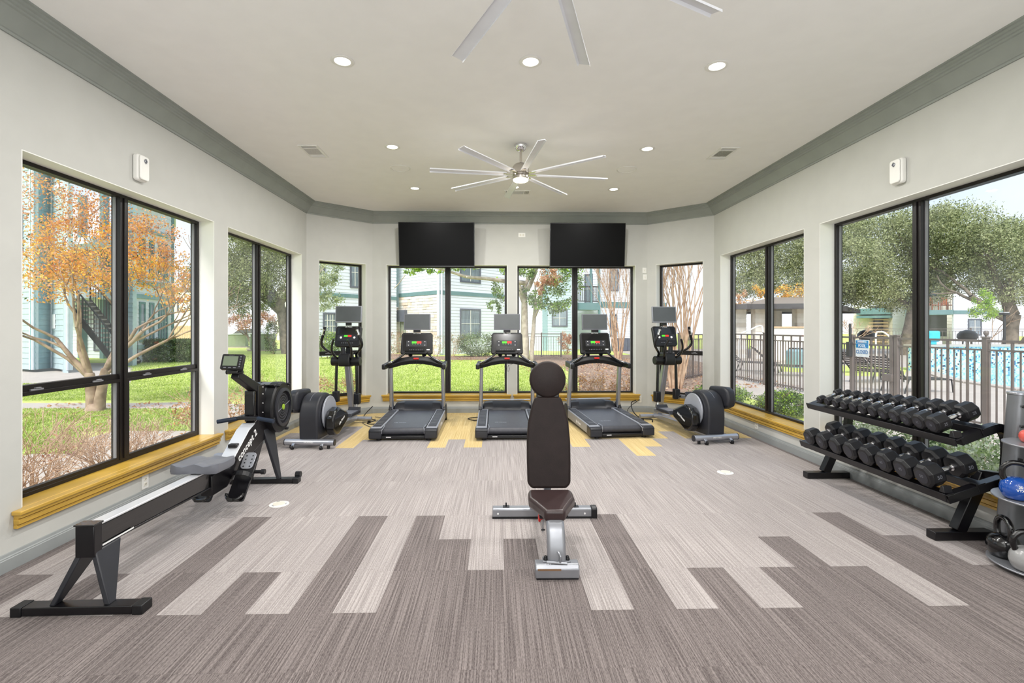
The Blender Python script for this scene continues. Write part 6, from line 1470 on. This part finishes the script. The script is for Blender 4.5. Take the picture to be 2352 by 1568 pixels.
oak('large oak with a leaning grey trunk in the second left window', 652, 28.5, [((0.3, 0, 0), (-0.25, 0, 1), 3.2, 0.42, 2), ((-0.4, 0, 2.6), (0.5, 0.1, 1), 2.0, 0.22, 2), ((-0.5, 0, 2.8), (-0.8, 0, 0.8), 2.4, 0.22, 2)],
    [(at(600, 600, 28), (1.9, 2, 1.5)), (at(560, 640, 27), (1.6, 1.8, 1.3)), (at(655, 620, 29), (1.4, 1.8, 1.3)), (at(540, 690, 27.5), (1.3, 1.5, 1.0)), (at(595, 545, 28), (2.2, 2, 1.2)), (at(540, 560, 27), (1.4, 1.6, 1.4)), (at(605, 690, 28.5), (0.9, 1, 0.7)), (at(665, 665, 28.5), (0.7, 1, 0.6)), (at(500, 640, 27), (1.6, 1.8, 1.4))], 44000, 0.105, 91, up=0.2)
make_tree('plum_tree', 'small red-leaved tree behind the utility cabinets', tuple(G(578, 36, GZ)), [((0, 0, 0), (-0.1, 0, 1), 1.3, 0.10, 2)], [([(at(565, 735, 36), (1.1, 1, 0.65)), (at(545, 745, 36), (0.8, 0.8, 0.45)), (at(610, 735, 36), (1.0, 1, 0.6))], 2600, 0.12, ['leaf_plum', 'leaf_dead', 'leaf_rust'], [0.5, 0.3, 0.2])], 92, 'bark_oak')
shrub('columnar dark green bush left of the leaning oak trunk', tuple(G(626, 28, GZ)), 0.42, 0.4, 1.75, 1500, 0.09, ['leaf_hedge', 'leaf_oak_dark', 'leaf_hedge_light'], 93, None, stems=8)
# the oaks beyond the pool
oak('oak with a broad crown at the left in the large right window', 2078, 27, [((0, 0, 0), (0.22, 0, 1), 3.4, 0.32, 2), ((0.5, 0, 2.6), (-1.0, 0, 0.6), 2.2, 0.18, 2)],
    [(at(1960, 600, 26), (1.7, 2, 1.5)), (at(2030, 540, 27), (1.9, 2, 1.4)), (at(1990, 660, 26), (1.6, 1.8, 1.0)), (at(2070, 620, 27), (1.6, 1.8, 1.5)), (at(1945, 530, 27), (1.2, 1.5, 1.0)), (at(2085, 525, 27), (1.0, 1.5, 1.1)), (at(1935, 670, 27), (1.2, 1.6, 0.8)), (at(2060, 690, 27), (1.0, 1.4, 0.6))], 64000, 0.098, 101, up=0.2)
oak('massive oak with forking trunk at the right in the large right window', 2325, 24, [((-0.1, 0, 0), (-0.08, 0, 1), 2.2, 0.36, 2), ((0.2, 0, 0.2), (0.75, 0.2, 1), 2.6, 0.26, 2), ((-0.2, 0, 1.9), (-1.1, 0, 0.5), 2.4, 0.17, 2), ((-0.1, 0, 2.0), (-0.3, 0, 1), 2.0, 0.24, 2)],
    [(at(2180, 520, 24), (1.5, 2, 1.1)), (at(2240, 560, 24), (1.6, 2, 1.3)), (at(2310, 590, 24), (1.6, 2, 1.4)), (at(2160, 590, 25), (1.3, 1.8, 1.2)), (at(2330, 660, 23.5), (1.2, 1.5, 0.9)), (at(2200, 640, 25), (1.2, 1.6, 0.8)), (at(2370, 560, 24), (1.6, 1.6, 1.2)), (at(2290, 530, 24), (0.9, 1.3, 0.6)), (at(2155, 500, 24), (0.8, 1.2, 0.7)), (at(2150, 660, 25), (0.5, 0.9, 0.9))], 72000, 0.09, 102, w=(0.36, 0.46, 0.18), up=0.2)
oak('oak filling the top of the second right window', 1780, 30, [((0, 0, 0), (-0.1, 0, 1), 3.6, 0.3, 2)],
    [(at(1720, 600, 30), (1.8, 2, 1.6)), (at(1800, 570, 30), (2.0, 2, 1.5)), (at(1800, 640, 30), (1.8, 2, 1.1)), (at(1720, 650, 30), (1.4, 2, 0.9)), (at(1850, 610, 30), (1.4, 2, 1.6)), (at(1860, 540, 30), (1.6, 2, 1.2)), (at(1690, 560, 30), (1.2, 1.6, 1.3)), (at(1730, 540, 30), (1.3, 1.8, 1.0))], 48000, 0.105, 103, up=0.2)
make_tree('autumn_tree', 'yellow-orange tree above the pavilion roof', tuple(G(1820, 27.5, GZ)), [((0, 0, 0), (0, 0, 1), 2.0, 0.10, 2)], [([(at(1825, 668, 27.5), (0.9, 0.8, 0.55)), (at(1840, 690, 27.5), (0.8, 0.8, 0.45)), (at(1745, 680, 27.5), (0.5, 0.6, 0.6))], 2600, 0.10, ['leaf_yellow', 'leaf_orange', 'leaf_oak_light'], [0.45, 0.3, 0.25])], 104, 'bark_oak')
make_tree('autumn_tree', 'thin orange-leaved tree left of the pavilion', tuple(G(1704, 25, GZ)), [((0, 0, 0), (0, 0, 1), 1.7, 0.06, 3)], [([(at(1706, 690, 25), (0.45, 0.5, 0.6)), (at(1690, 720, 25), (0.4, 0.5, 0.4))], 900, 0.09, ['leaf_rust', 'leaf_orange', 'leaf_brown_pale'], None)], 105, 'bark_oak')
make_tree('young_tree', 'small bright lime-green tree beyond the pool', tuple(G(2262, 21, GZ)), [((0, 0, 0), (0, 0, 1), 1.2, 0.035, 2)], [([(at(2262, 715, 21), (0.5, 0.5, 0.42)), (at(2258, 688, 21), (0.32, 0.35, 0.42))], 2400, 0.075, ['leaf_lime', 'leaf_hedge_light', 'leaf_lime'], None)], 106, 'bark_pale')
make_tree('bare_tree', 'tiny pale bare tree beyond the pool gate', tuple(G(1965, 17, GZ)), [((0, 0, 0), (0, 0, 1), 1.15, 0.03, 0)] + [((0, 0, 1.15), (math.cos(a), math.sin(a), 0.8), 0.30, 0.014, 3) for a in (0, 1, 2, 3, 4, 5)], [], 107, 'bark_pale', spread=0.6, shrink=0.75, minr=0.006)
# planting between the right windows and the fence
for k, (x, y, rx, h, m, l) in enumerate(((5.0, 8.35, 0.42, 0.40, 0, 'rounded clipped boxwood at the near end of the second right window'), (4.6, 9.9, 0.5, 0.34, 0, 'low loose green shrub at the far end of the second right window'),
        (4.62, 5.45, 0.66, 0.50, 1, 'low grey-green shrub behind the far end of the dumbbell rack'), (4.62, 4.40, 0.66, 0.52, 1, 'low grey-green shrub behind the middle of the dumbbell rack'), (4.45, 3.45, 0.66, 0.52, 1, 'low grey-green shrub behind the near end of the dumbbell rack'),
        (5.25, 3.35, 0.42, 0.55, 2, 'yellow-green shrub behind the kettlebell stand, low one'), (5.65, 4.05, 0.38, 0.62, 2, 'yellow-green shrub behind the kettlebell stand, at the fence'))):
    mm = (['leaf_hedge', 'leaf_hedge_light', 'leaf_lime'], ['leaf_silver', 'leaf_hedge_light', 'leaf_hedge'], ['leaf_lime', 'leaf_yellow', 'leaf_hedge_light'])[m]; w = ([0.4, 0.4, 0.2], [0.4, 0.3, 0.3], [0.6, 0.1, 0.3])[m]
    shrub(l, (x, y, GZ), rx, rx * 0.8, h, 6500, 0.040, mm, 110 + k, w, stems=8, group='shrubs by the right windows')
scatter('fallen_leaves', [(-8.8, -6.0, 7.0, 10.0), (3.2, 8.0, 12, 24), (1.0, 5.0, 10.5, 20), (-6.0, 0.5, 21, 25)], [700, 2600, 1800, 700], 0.07, ['leaf_dead', 'leaf_brown_pale', 'leaf_plum', 'leaf_brown'], 7)
D.objects['fallen_leaves']['label'] = 'fallen brown leaves strewn on the grass and mulch outside'; D.objects['fallen_leaves']['category'] = 'leaves'
# grass blades over the lawn in view
def grass():
    r = np.random.default_rng(5); P = []
    for px0, px1, d0, d1, k in ((-20, 185, 5.9, 7.3, 9000), (50, 460, 7.2, 9.1, 16000), (50, 460, 10.2, 13.2, 18000), (525, 680, 11.5, 26, 16000), (735, 830, 10.5, 24, 11000), (880, 1170, 9.2, 22.5, 40000), (1180, 1300, 10, 19, 12000), (300, 460, 13, 22, 8000)):
        d = 1 / r.uniform(1 / d1, 1 / d0, k); px = r.uniform(px0, px1, k); a = (px - CX) / F * d
        P.append(np.stack([a * math.cos(T) + d * math.sin(T), -a * math.sin(T) + d * math.cos(T), np.full(k, GZ + 0.02)], 1))
    c = np.concatenate(P); k = len(c); s = r.uniform(0.018, 0.042, k)[:, None]; an = r.uniform(0, 6.28, k)
    w = np.stack([np.cos(an), np.sin(an), np.zeros(k)], 1) * s * 0.35; top = c + np.stack([r.normal(0, 0.015, k), r.normal(0, 0.015, k), s[:, 0] * 1.0], 1)
    v = np.stack([c - w, c + w, top], 1).reshape(-1, 3); me = D.meshes.new('grass'); me.vertices.add(3 * k); me.vertices.foreach_set('co', v.astype(np.float32).ravel())
    me.loops.add(3 * k); me.loops.foreach_set('vertex_index', np.arange(3 * k, dtype=np.int32)); me.polygons.add(k); me.polygons.foreach_set('loop_start', np.arange(0, 3 * k, 3, dtype=np.int32)); me.polygons.foreach_set('loop_total', np.full(k, 3, dtype=np.int32))
    for m in ('leaf_grass', 'leaf_grass2', 'leaf_grass3'): me.materials.append(MATS[m])
    me.polygons.foreach_set('material_index', r.integers(0, 3, k).astype(np.int32)); me.update(calc_edges=True); me.validate()
    o = D.objects.new('grass', me); COL.objects.link(o); o['kind'] = 'stuff'; tag(o, 'short bright green lawn grass outside the left and back windows', 'grass')
leafmat('leaf_grass', (168, 190, 86), (196, 212, 112)); leafmat('leaf_grass2', (200, 208, 136), (216, 222, 160)); leafmat('leaf_grass3', (136, 160, 70), (166, 186, 96))
grass()

# ------------------------------------------------------------------ pool fence, gate and sign (runs parallel to the right wall)
FX = 7.30
def iron_fence(label, x0, y0, x1, y1, h, step=0.105, post=None, name='iron_fence', pr=0.010, thick=3, balls=()):
    a, b = Vector((x0, y0, GZ)), Vector((x1, y1, GZ)); L = (b - a).length; d = (b - a).normalized(); t = thing(name, label, 'fence', tuple(a), math.atan2(d.y, d.x))
    for z, hh in ((h, 0.035), (h - 0.14, 0.028), (0.11, 0.028)): MB().box(0, L, -0.016, 0.016, z - hh, z).build('rail', 'iron_fence', t, smooth=False)
    n = int(L / step)
    protos = {}
    for k in range(1, n):
        x = k * L / n; big = thick and k % thick == 0; key = 'b' if big else 's'
        if key not in protos:
            w = 0.0135 if big else 0.0085; o = MB().box(-w, w, -w, w, 0.04, (h - 0.03) if big else (h - 0.14)).build('picket', 'iron_fence', t, smooth=False); protos[key] = o
        else: o = protos[key].copy(); COL.objects.link(o)
        o.location = (x, 0, 0)
    for x in (post or (0, L)):
        p = MB().box(x - 0.032, x + 0.032, -0.032, 0.032, 0.0, h + 0.03).build('post', 'iron_fence', t, smooth=False)
        MB().box(x - 0.045, x + 0.045, -0.045, 0.045, h + 0.03, h + 0.05).build('post_cap', 'iron_fence', p, smooth=False)
        if x in balls: MB().lathe([(0.012, h + 0.05), (0.020, h + 0.065), (0.034, h + 0.095), (0.034, h + 0.115), (0.018, h + 0.14)], 14, (x, 0, 0)).build('ball_finial', 'iron_fence', p)
    return t
iron_fence('brown iron pool fence, stretch seen behind the second right window', FX - 0.25, 15.6, FX, 9.95, 1.36, post=(0, 2.75, 5.3))
iron_fence('brown iron pool fence, nearest stretch with a ball-topped post', FX, 8.72, FX + 0.18, 3.6, 1.36, post=(0, 1.56, 4.2), balls=(1.56,))
# gate between them
g = thing('pool_gate', 'iron pool gate with a tall latch and a white and blue sign', 'gate', (FX, 9.85, GZ), math.radians(-90))
for z, hh in ((1.36, 0.035), (1.22, 0.028), (0.11, 0.03)): MB().box(0.05, 1.0, -0.018, 0.018, z - hh, z).build('rail', 'iron_fence', g, smooth=False)
for k in range(9):
    x = 0.13 + k * 0.098; w = 0.014 if k % 3 == 1 else 0.009; MB().box(x - w, x + w, -w, w, 0.08, 1.32 if k % 3 == 1 else 1.2).build('picket', 'iron_fence', g, smooth=False)
for x in (0.02, 1.03): MB().box(x - 0.035, x + 0.035, -0.035, 0.035, 0.0, 1.40).build('stile', 'iron_fence', g, smooth=False)
MB().cyl((0.02, -0.05, 1.05), (0.02, -0.05, 1.62), 0.022, 12).build('latch_rod', 'steel_dark', g); MB().box(-0.03, 0.07, -0.10, -0.03, 0.95, 1.25).build('latch_body', 'steel_dark', g, bevel=0.006)
MB().box(0.85, 1.08, -0.06, 0.06, 0.55, 0.68).build('lock_box', 'iron_fence', g, bevel=0.005)
sg = thing('pool_sign', 'white and blue sign reading pool closed, hung on the iron gate', 'sign', (FX - 0.05, 9.50, 0.98), math.radians(-96))
MB().prism(rrect(0.40, 0.34, 0.01, 2), -0.003, 0.003, 'y').build('sign_board', 'sign_white', sg)
MB().box(-0.19, 0.19, -0.0045, -0.003, 0.01, 0.09).build('blue_band', 'sign_blue', sg, smooth=False)
MB().box(-0.19, 0.19, -0.0045, -0.003, 0.095, 0.155).build('blue_band', 'sign_blue', sg, smooth=False)
text('SWIMMING', 0.055, 'sign_white', sg, basis((1, 0, 0), (0, 0, 1), (0, -0.0055, 0.125)), 'lettering', 0.0008, True)
text('POOL', 0.085, 'sign_white', sg, basis((1, 0, 0), (0, 0, 1), (0, -0.0055, 0.048)), 'lettering', 0.0008, True)
text('CLOSED', 0.098, 'text_blue', sg, basis((1, 0, 0), (0, 0, 1), (0, -0.0045, -0.075)), 'lettering', 0.0008, True)
# small iron fence by the evergreen, fence beyond the pool
a, b_ = G(1198, 25.5, GZ), G(1289, 25.0, GZ)
iron_fence('low black iron fence behind the pale twin trunks', a.x, a.y, b_.x, b_.y, 1.22, step=0.125, post=(0, 1.05, 2.07), thick=0)
a, b_ = G(1560, 11.5 + 2.5, GZ), G(1640, 15.2, GZ)
iron_fence('brown iron pool fence, far stretch in the narrow right corner window', a.x, a.y, FX - 0.25, 15.6, 1.34, post=(0, 0.9))
a, b_ = G(1955, 33, GZ), G(2420, 30, GZ)
iron_fence('dark iron fence on the far side of the pool', a.x, a.y, b_.x, b_.y, 1.45, step=0.17, thick=0, post=(0, 3.3, 6.6, 9.9))

# ------------------------------------------------------------------ pool
PB = G(2300, 14, GZ); t = thing('swimming_pool', 'swimming pool of pale blue water beyond the fence', 'pool', tuple(PB), 0)
WP = [G(2172, 14.6), G(2230, 13.35), G(2352, 11.8), G(2600, 9.9), G(3600, 9.9), (40, 16.42, 0), (14.75, 16.42, 0)]
MB().prism([(p[0] - PB[0], p[1] - PB[1]) for p in WP], 0.0125, 0.022, 'z').build('water', 'pool_water', t, smooth=False)
EP = [Vector((p[0], p[1], 0)) for p in ((14.7, 16.2, 0), WP[0], WP[1], WP[2], WP[3], WP[4])]
mb = MB()
for p, q in zip(EP, EP[1:]): mb.bar(p - Vector((PB[0], PB[1], -0.035)), q - Vector((PB[0], PB[1], -0.035)), 0.34, 0.045)
mb.build('coping', 'concrete', t, smooth=False)
m = D.materials.new('mosaic'); m.use_nodes = True; tt = m.node_tree; bb = tt.nodes['Principled BSDF']; vo = tt.nodes.new('ShaderNodeTexVoronoi'); vo.inputs['Scale'].default_value = 19; vo.inputs['Randomness'].default_value = 0.35
ge = tt.nodes.new('ShaderNodeNewGeometry'); tt.links.new(ge.outputs['Position'], vo.inputs['Vector']); sx = tt.nodes.new('ShaderNodeSeparateColor'); tt.links.new(vo.outputs['Color'], sx.inputs[0])
cr_ = tt.nodes.new('ShaderNodeValToRGB'); cr_.color_ramp.interpolation = 'CONSTANT'; ee = cr_.color_ramp.elements
ee[0].position = 0; ee[0].color = lin((196, 226, 232)); ee[1].position = 0.35; ee[1].color = lin((150, 206, 224))
for p_, c_ in ((0.62, (226, 226, 178)), (0.78, (110, 170, 200)), (0.88, (60, 110, 150)), (0.94, (30, 50, 80))): q_ = ee.new(p_); q_.color = lin(c_)
tt.links.new(sx.outputs[0], cr_.inputs[0]); tt.links.new(cr_.outputs[0], bb.inputs['Base Color']); bb.inputs['Roughness'].default_value = 0.3; MATS['mosaic'] = m
w = thing('mosaic_wall', 'raised pool wall faced with small blue, white and yellow mosaic tiles', 'wall', (18.1, 16.5, GZ + 0.012), 0)
MB().box(-3.5, 25, 0.0, 0.5, 0.0, 0.86).build('tile_face', 'mosaic', w, smooth=False); MB().box(-3.55, 25, -0.05, 0.6, 0.86, 0.93).build('coping', 'concrete', w, smooth=False)
c = thing('pool_cover_box', 'turquoise covered box on the far edge of the pool', 'pool equipment', (18.1 - 3.05, 16.72, GZ + 0.942), 0.0)
MB().box(-0.33, 0.33, -0.2, 0.2, 0.10, 0.48).build('cover', 'turquoise', c, bevel=0.06, seg=3); MB().box(-0.24, 0.22, -0.16, 0.16, 0.0, 0.12).build('skirt', 'turquoise', c, bevel=0.02)
h = tag(MB().tube(smoothpts([tuple(G(2012, 18.5, GZ + 0.02)), at(2012, 800, 18.5), at(2012, 768, 18.5), at(2018, 762, 18.5), at(2030, 763, 18.5), at(2046, 776, 18.3), at(2060, 800, 18), tuple(G(2061, 18, GZ + 0.02))], 4), 0.03, 10).build('grab_rail', 'white_plastic'), 'white curved grab rail at the pool edge', 'handrail')
def lounger(px, d, rz, label):
    t = thing('pool_lounger', label, 'lounger', tuple(G(px, d, GZ)), rz, 'pool loungers beyond the fence')
    for s in (-0.3, 0.3):
        MB().tube([(s, -0.9, 0.02), (s, -0.85, 0.32), (s, 0.35, 0.34), (s, 0.95, 0.92)], 0.018, 6).build('side_frame', 'steel_dark', t); MB().tube([(s, 0.3, 0.34), (s, 0.42, 0.0)], 0.018, 6).build('leg', 'steel_dark', t)
    mb = MB()
    for k in range(14): y = -0.8 + k * 0.08; mb.box(-0.29, 0.29, y, y + 0.05, 0.335, 0.345)
    mb.build('seat_sling', 'fascia_dark', t, smooth=False); mb = MB()
    for k in range(9): f = k / 9; y = 0.36 + 0.58 * f; z = 0.35 + 0.56 * f; mb.cbox((0, y, z), (0.58, 0.055, 0.012), RX(44))
    mb.build('back_sling', 'fascia_dark', t, smooth=False)
for px, d, rz, l in ((1803, 15.5, 1.2, 'dark pool lounger behind the second right window, raised back'), (1725, 17.0, 0.9, 'dark pool lounger at the far left behind the fence'), (1930, 16.5, 1.4, 'dark pool lounger left of the gate sign'), (2000, 13.6, 1.9, 'dark pool lounger behind the gate'), (2085, 11.6, 1.7, 'dark pool lounger behind the window mullion')):
    lounger(px, d, rz, l)
poly_slab('grass_patch', [G(1940, 15.5), G(2075, 15.0), G(2085, 18.5), G(1930, 19.5)], GZ + 0.0125, GZ + 0.02, 'lawn')
poly_slab('grass_patch', [G(1790, 17.0), G(1850, 16.5), G(1860, 19.5), G(1795, 20)], GZ + 0.0125, GZ + 0.02, 'lawn')
b_ = thing('storage_bin', 'rounded teal bin on the grass beyond the fence', 'bin', tuple(G(1832, 18.5, GZ + 0.02)), 0); MB().lathe([(0.36, 0), (0.40, 0.3), (0.38, 0.62), (0.28, 0.72), (0.1, 0.75)], 20).build('body', 'siding_green', b_); MB().lathe([(0.30, 0.70), (0.29, 0.74)], 20).build('lid_ring', 'steel_dark', b_)

# ------------------------------------------------------------------ pavilion, building across the pool, odds and ends
pv = G(1775, 24, GZ); t = thing('pool_pavilion', 'open pavilion with a low hipped brown roof and stone columns', 'pavilion', tuple(pv), 0)
def lp(px, d, z): p = G(px, d, z); return (p.x - pv.x, p.y - pv.y, z - GZ)
e = [lp(1672, 23, 2.36), lp(1905, 22, 2.36), lp(1975, 30, 2.36), lp(1700, 31, 2.36)]; r0, r1 = lp(1775, 27, 3.05), lp(1880, 27, 3.05)
mb = MB(); mb.add(e + [r0, r1], [(0, 1, 5, 4), (1, 2, 5), (2, 3, 4, 5), (3, 0, 4), (0, 3, 2, 1)]); mb.build('roof', 'roof_brown', t, smooth=False)
for i in range(4): mb = MB(); mb.bar(e[i], e[(i + 1) % 4], 0.06, 0.24); mb.build('fascia', 'fascia_dark', t, smooth=False)
for px in (1703, 1746, 1842, 1893):
    x, y, _ = lp(px, 23.4 + (0.4 if px == 1703 else 0), 0); c = MB().box(x - 0.22, x + 0.22, y, y + 0.44, 0.0, 2.42).build('column', 'stone_a', t, smooth=False)
    for k in range(11): MB().box(x - 0.235, x + 0.235, y - 0.015, y + 0.2, 0.03 + k * 0.218, 0.03 + k * 0.218 + 0.19).build('stone', ['stone_a', 'stone_b', 'stone_c'][k % 3], c, smooth=False)
x, y, _ = lp(1757, 25.5, 0); MB().box(x, x + 0.9, y, y + 0.3, 0, 2.4).build('back_wall', 'siding_cream', t, smooth=False)
x, y, _ = lp(1778, 22.6, 0); MB().box(x, x + 1.55, y, y + 0.6, 0, 0.62 + 0.9).build('bar_front', 'siding_cream', t, smooth=False); MB().box(x - 0.05, x + 1.6, y - 0.05, y + 0.65, 1.52, 1.58).build('bar_top', 'wood_fence', t, smooth=False)
h = tag(MB().tube(smoothpts([tuple(G(1698, 20, GZ + 0.02)), at(1700, 772, 20), at(1722, 758, 20.5), at(1745, 748, 21), at(1752, 760, 21), tuple(G(1753, 21, GZ + 0.02))], 4), 0.03, 8).build('grab_rail', 'white_plastic'), 'sloping white rail in front of the pavilion', 'handrail')
# building across the pool
a, m1, m2, b_ = G(1960, 42, 0), G(2050, 40, 0), G(2078, 40, 0), G(2132, 42, 0); ba = tuple(a)
B7 = thing('apartment_building', 'pale building with an outside stair tower across the pool, left of the window mullion', 'building', ba, 0)
siding(B7, a, m1, GZ, 3.2, 'siding_cream', step=0.25, base=ba); siding(B7, m1, m2, GZ, 4.6, 'siding_light', step=0.22, base=ba); siding(B7, m2, b_, GZ, 4.2, 'siding_teal', step=0.22, base=ba)
for z0, z1 in ((2.15, 2.35), (2.45, 2.95)): trimboard(B7, a, m1, 0.4, (m1 - a).length, z0, z1, 'trim_teal', ba, 0.0, 0.8)
bx, L = onwall(a, m1, 1); mb = MB(); bx(mb, 1.4, L - 0.6, 0.6, 2.1, 0.03, 0.06, ba); mb.build('dark_opening', 'dark_pane', B7, smooth=False)
for k in range(9): mb = MB(); bx(mb, L - 1.5, L - 0.2, -0.1 + k * 0.26, -0.1 + k * 0.26 + 0.07, 0.1, 0.5, ba); mb.build('tread', 'wood_fence', B7, smooth=False)
for k in range(8): mb = MB(); bx(mb, L - 1.5 + k * 0.05, L - 0.3 + k * 0.05, 3.0 + k * 0.26, 3.0 + k * 0.26 + 0.07, 0.1, 0.5, ba); mb.build('tread', 'steel_dark', B7, smooth=False)
farwin(B7, m2, b_, 1.0, 2.0, 0.8, 2.0, ba, 1, 2, 2)
a, m1, b_ = G(2110, 36, 0), G(2190, 35, 0), G(2320, 35, 0); ba = tuple(a)
B8 = thing('apartment_building', 'white building with a balcony across the pool, right of the window mullion', 'building', ba, 0)
siding(B8, G(2110, 38, 0), G(2190, 38, 0), GZ, 6.3, 'siding_cream', step=0.25, base=ba); siding(B8, m1, b_, GZ, 4.9, 'siding_light', step=0.25, base=ba)
trimboard(B8, a, m1, 0, (m1 - a).length, 2.3, 2.65, 'trim_teal', ba, -2.2, 0.05, name='balcony_floor'); trimboard(B8, m1, b_, 0, (b_ - m1).length, 2.35, 2.6, 'trim_teal', ba)
trimboard(B8, a, m1, 0.3, (m1 - a).length, 4.6, 4.8, 'trim_light', ba, -0.1, 0.05)
bx, L = onwall(a, m1, 1); mb = MB(); bx(mb, 0, L, 0.7, 2.3, -1.9, -1.85, ba); mb.build('dark_opening', 'dark_pane', B8, smooth=False)
mb = MB(); bx(mb, 0, L, 3.55, 3.6, 0, 0.04, ba)
for k in range(22): bx(mb, k * L / 22, k * L / 22 + 0.025, 2.65, 3.55, 0.01, 0.03, ba)
mb.build('railing', 'iron_fence', B8, smooth=False)
farwin(B8, G(2110, 38, 0), G(2190, 38, 0), 0.4, 2.0, 3.8, 5.2, ba, 1, 3, 2); farwin(B8, m1, b_, 1.0, 2.0, 0.8, 2.0, ba, 1, 2, 2)
mb = MB(); mb.add([Vector(p) - Vector(ba) for p in (G(2080, 35.5, 5.0), G(2196, 35.5, 5.0), G(2196, 42, 5.0), G(2080, 42, 5.0), G(2125, 38.5, 6.8), G(2150, 38.5, 6.8))], [(0, 1, 5, 4), (1, 2, 5), (2, 3, 4, 5), (3, 0, 4), (0, 3, 2, 1)]); mb.build('roof', 'roof_brown', B8, smooth=False)
for px, l in ((2141, 'orange-red balcony chair across the pool, left one'), (2176, 'orange-red balcony chair across the pool, right one')):
    t = thing('balcony_chair', l, 'chair', tuple(G(px, 36.6, 2.65)), 0.1, 'orange chairs on the far balcony')
    MB().box(-0.3, 0.3, -0.3, 0.3, 0.36, 0.42).build('seat', 'leather_orange', t, smooth=False)
    for k in range(4): MB().box(-0.3 + k * 0.16, -0.18 + k * 0.16, 0.24, 0.28, 0.42, 1.0).build('back_slat', 'leather_orange', t, smooth=False)
    for x in (-0.28, 0.24):
        for y in (-0.28, 0.24): MB().box(x, x + 0.05, y, y + 0.05, 0, 0.62).build('leg', 'leather_orange', t, smooth=False)
for px, d, l in ((1990, 29, 'black domed grill beyond the pool gate'), (2222, 27, 'black domed grill behind the far iron fence')):
    t = thing('barbecue_grill', l, 'grill', tuple(G(px, d, GZ)), 0)
    MB().lathe([(0.05, 0.75), (0.34, 0.82), (0.46, 0.98), (0.44, 1.15), (0.30, 1.32), (0.08, 1.40)], 20).build('hood', 'grill_black', t)
    for x in (-0.3, 0.3): MB().cyl((x, 0, 0), (x * 0.8, 0, 0.85), 0.03, 8).build('leg', 'grill_black', t)
t = thing('lamp_post', 'short dark lamp post in front of the forking oak trunk', 'lamp post', tuple(G(2307, 20, GZ)), 0)
MB().cyl((0, 0, 0), (0, 0, 2.05), 0.045, 10).build('post', 'steel_dark', t); MB().box(-0.12, 0.12, -0.12, 0.12, 2.05, 2.14).build('lamp_head', 'steel_dark', t, bevel=0.01); MB().box(-0.10, 0.10, -0.10, 0.10, 2.14, 2.17).build('lamp_lens', 'bright_label', t)
for k, (px, d, l) in enumerate(((2130, 20, 'white poolside chair left of the turquoise box'), (2172, 21, 'white poolside chair behind the turquoise box'), (2205, 20.5, 'white poolside chair right of the turquoise box'))):
    t = thing('patio_chair', l, 'chair', tuple(G(px, d, GZ)), 0.4 * k, 'white patio chairs beyond the pool')
    MB().box(-0.25, 0.25, -0.25, 0.25, 0.42, 0.46).build('seat', 'white_plastic', t, bevel=0.01)
    MB().prism(rrect(0.46, 0.5, 0.1, 4, 0, 0.74), 0.22, 0.26, 'y').build('backrest', 'white_plastic', t)
    for x in (-0.22, 0.18):
        for y in (-0.22, 0.20): MB().box(x, x + 0.04, y, y + 0.04, 0, 0.42).build('leg', 'white_plastic', t, smooth=False)
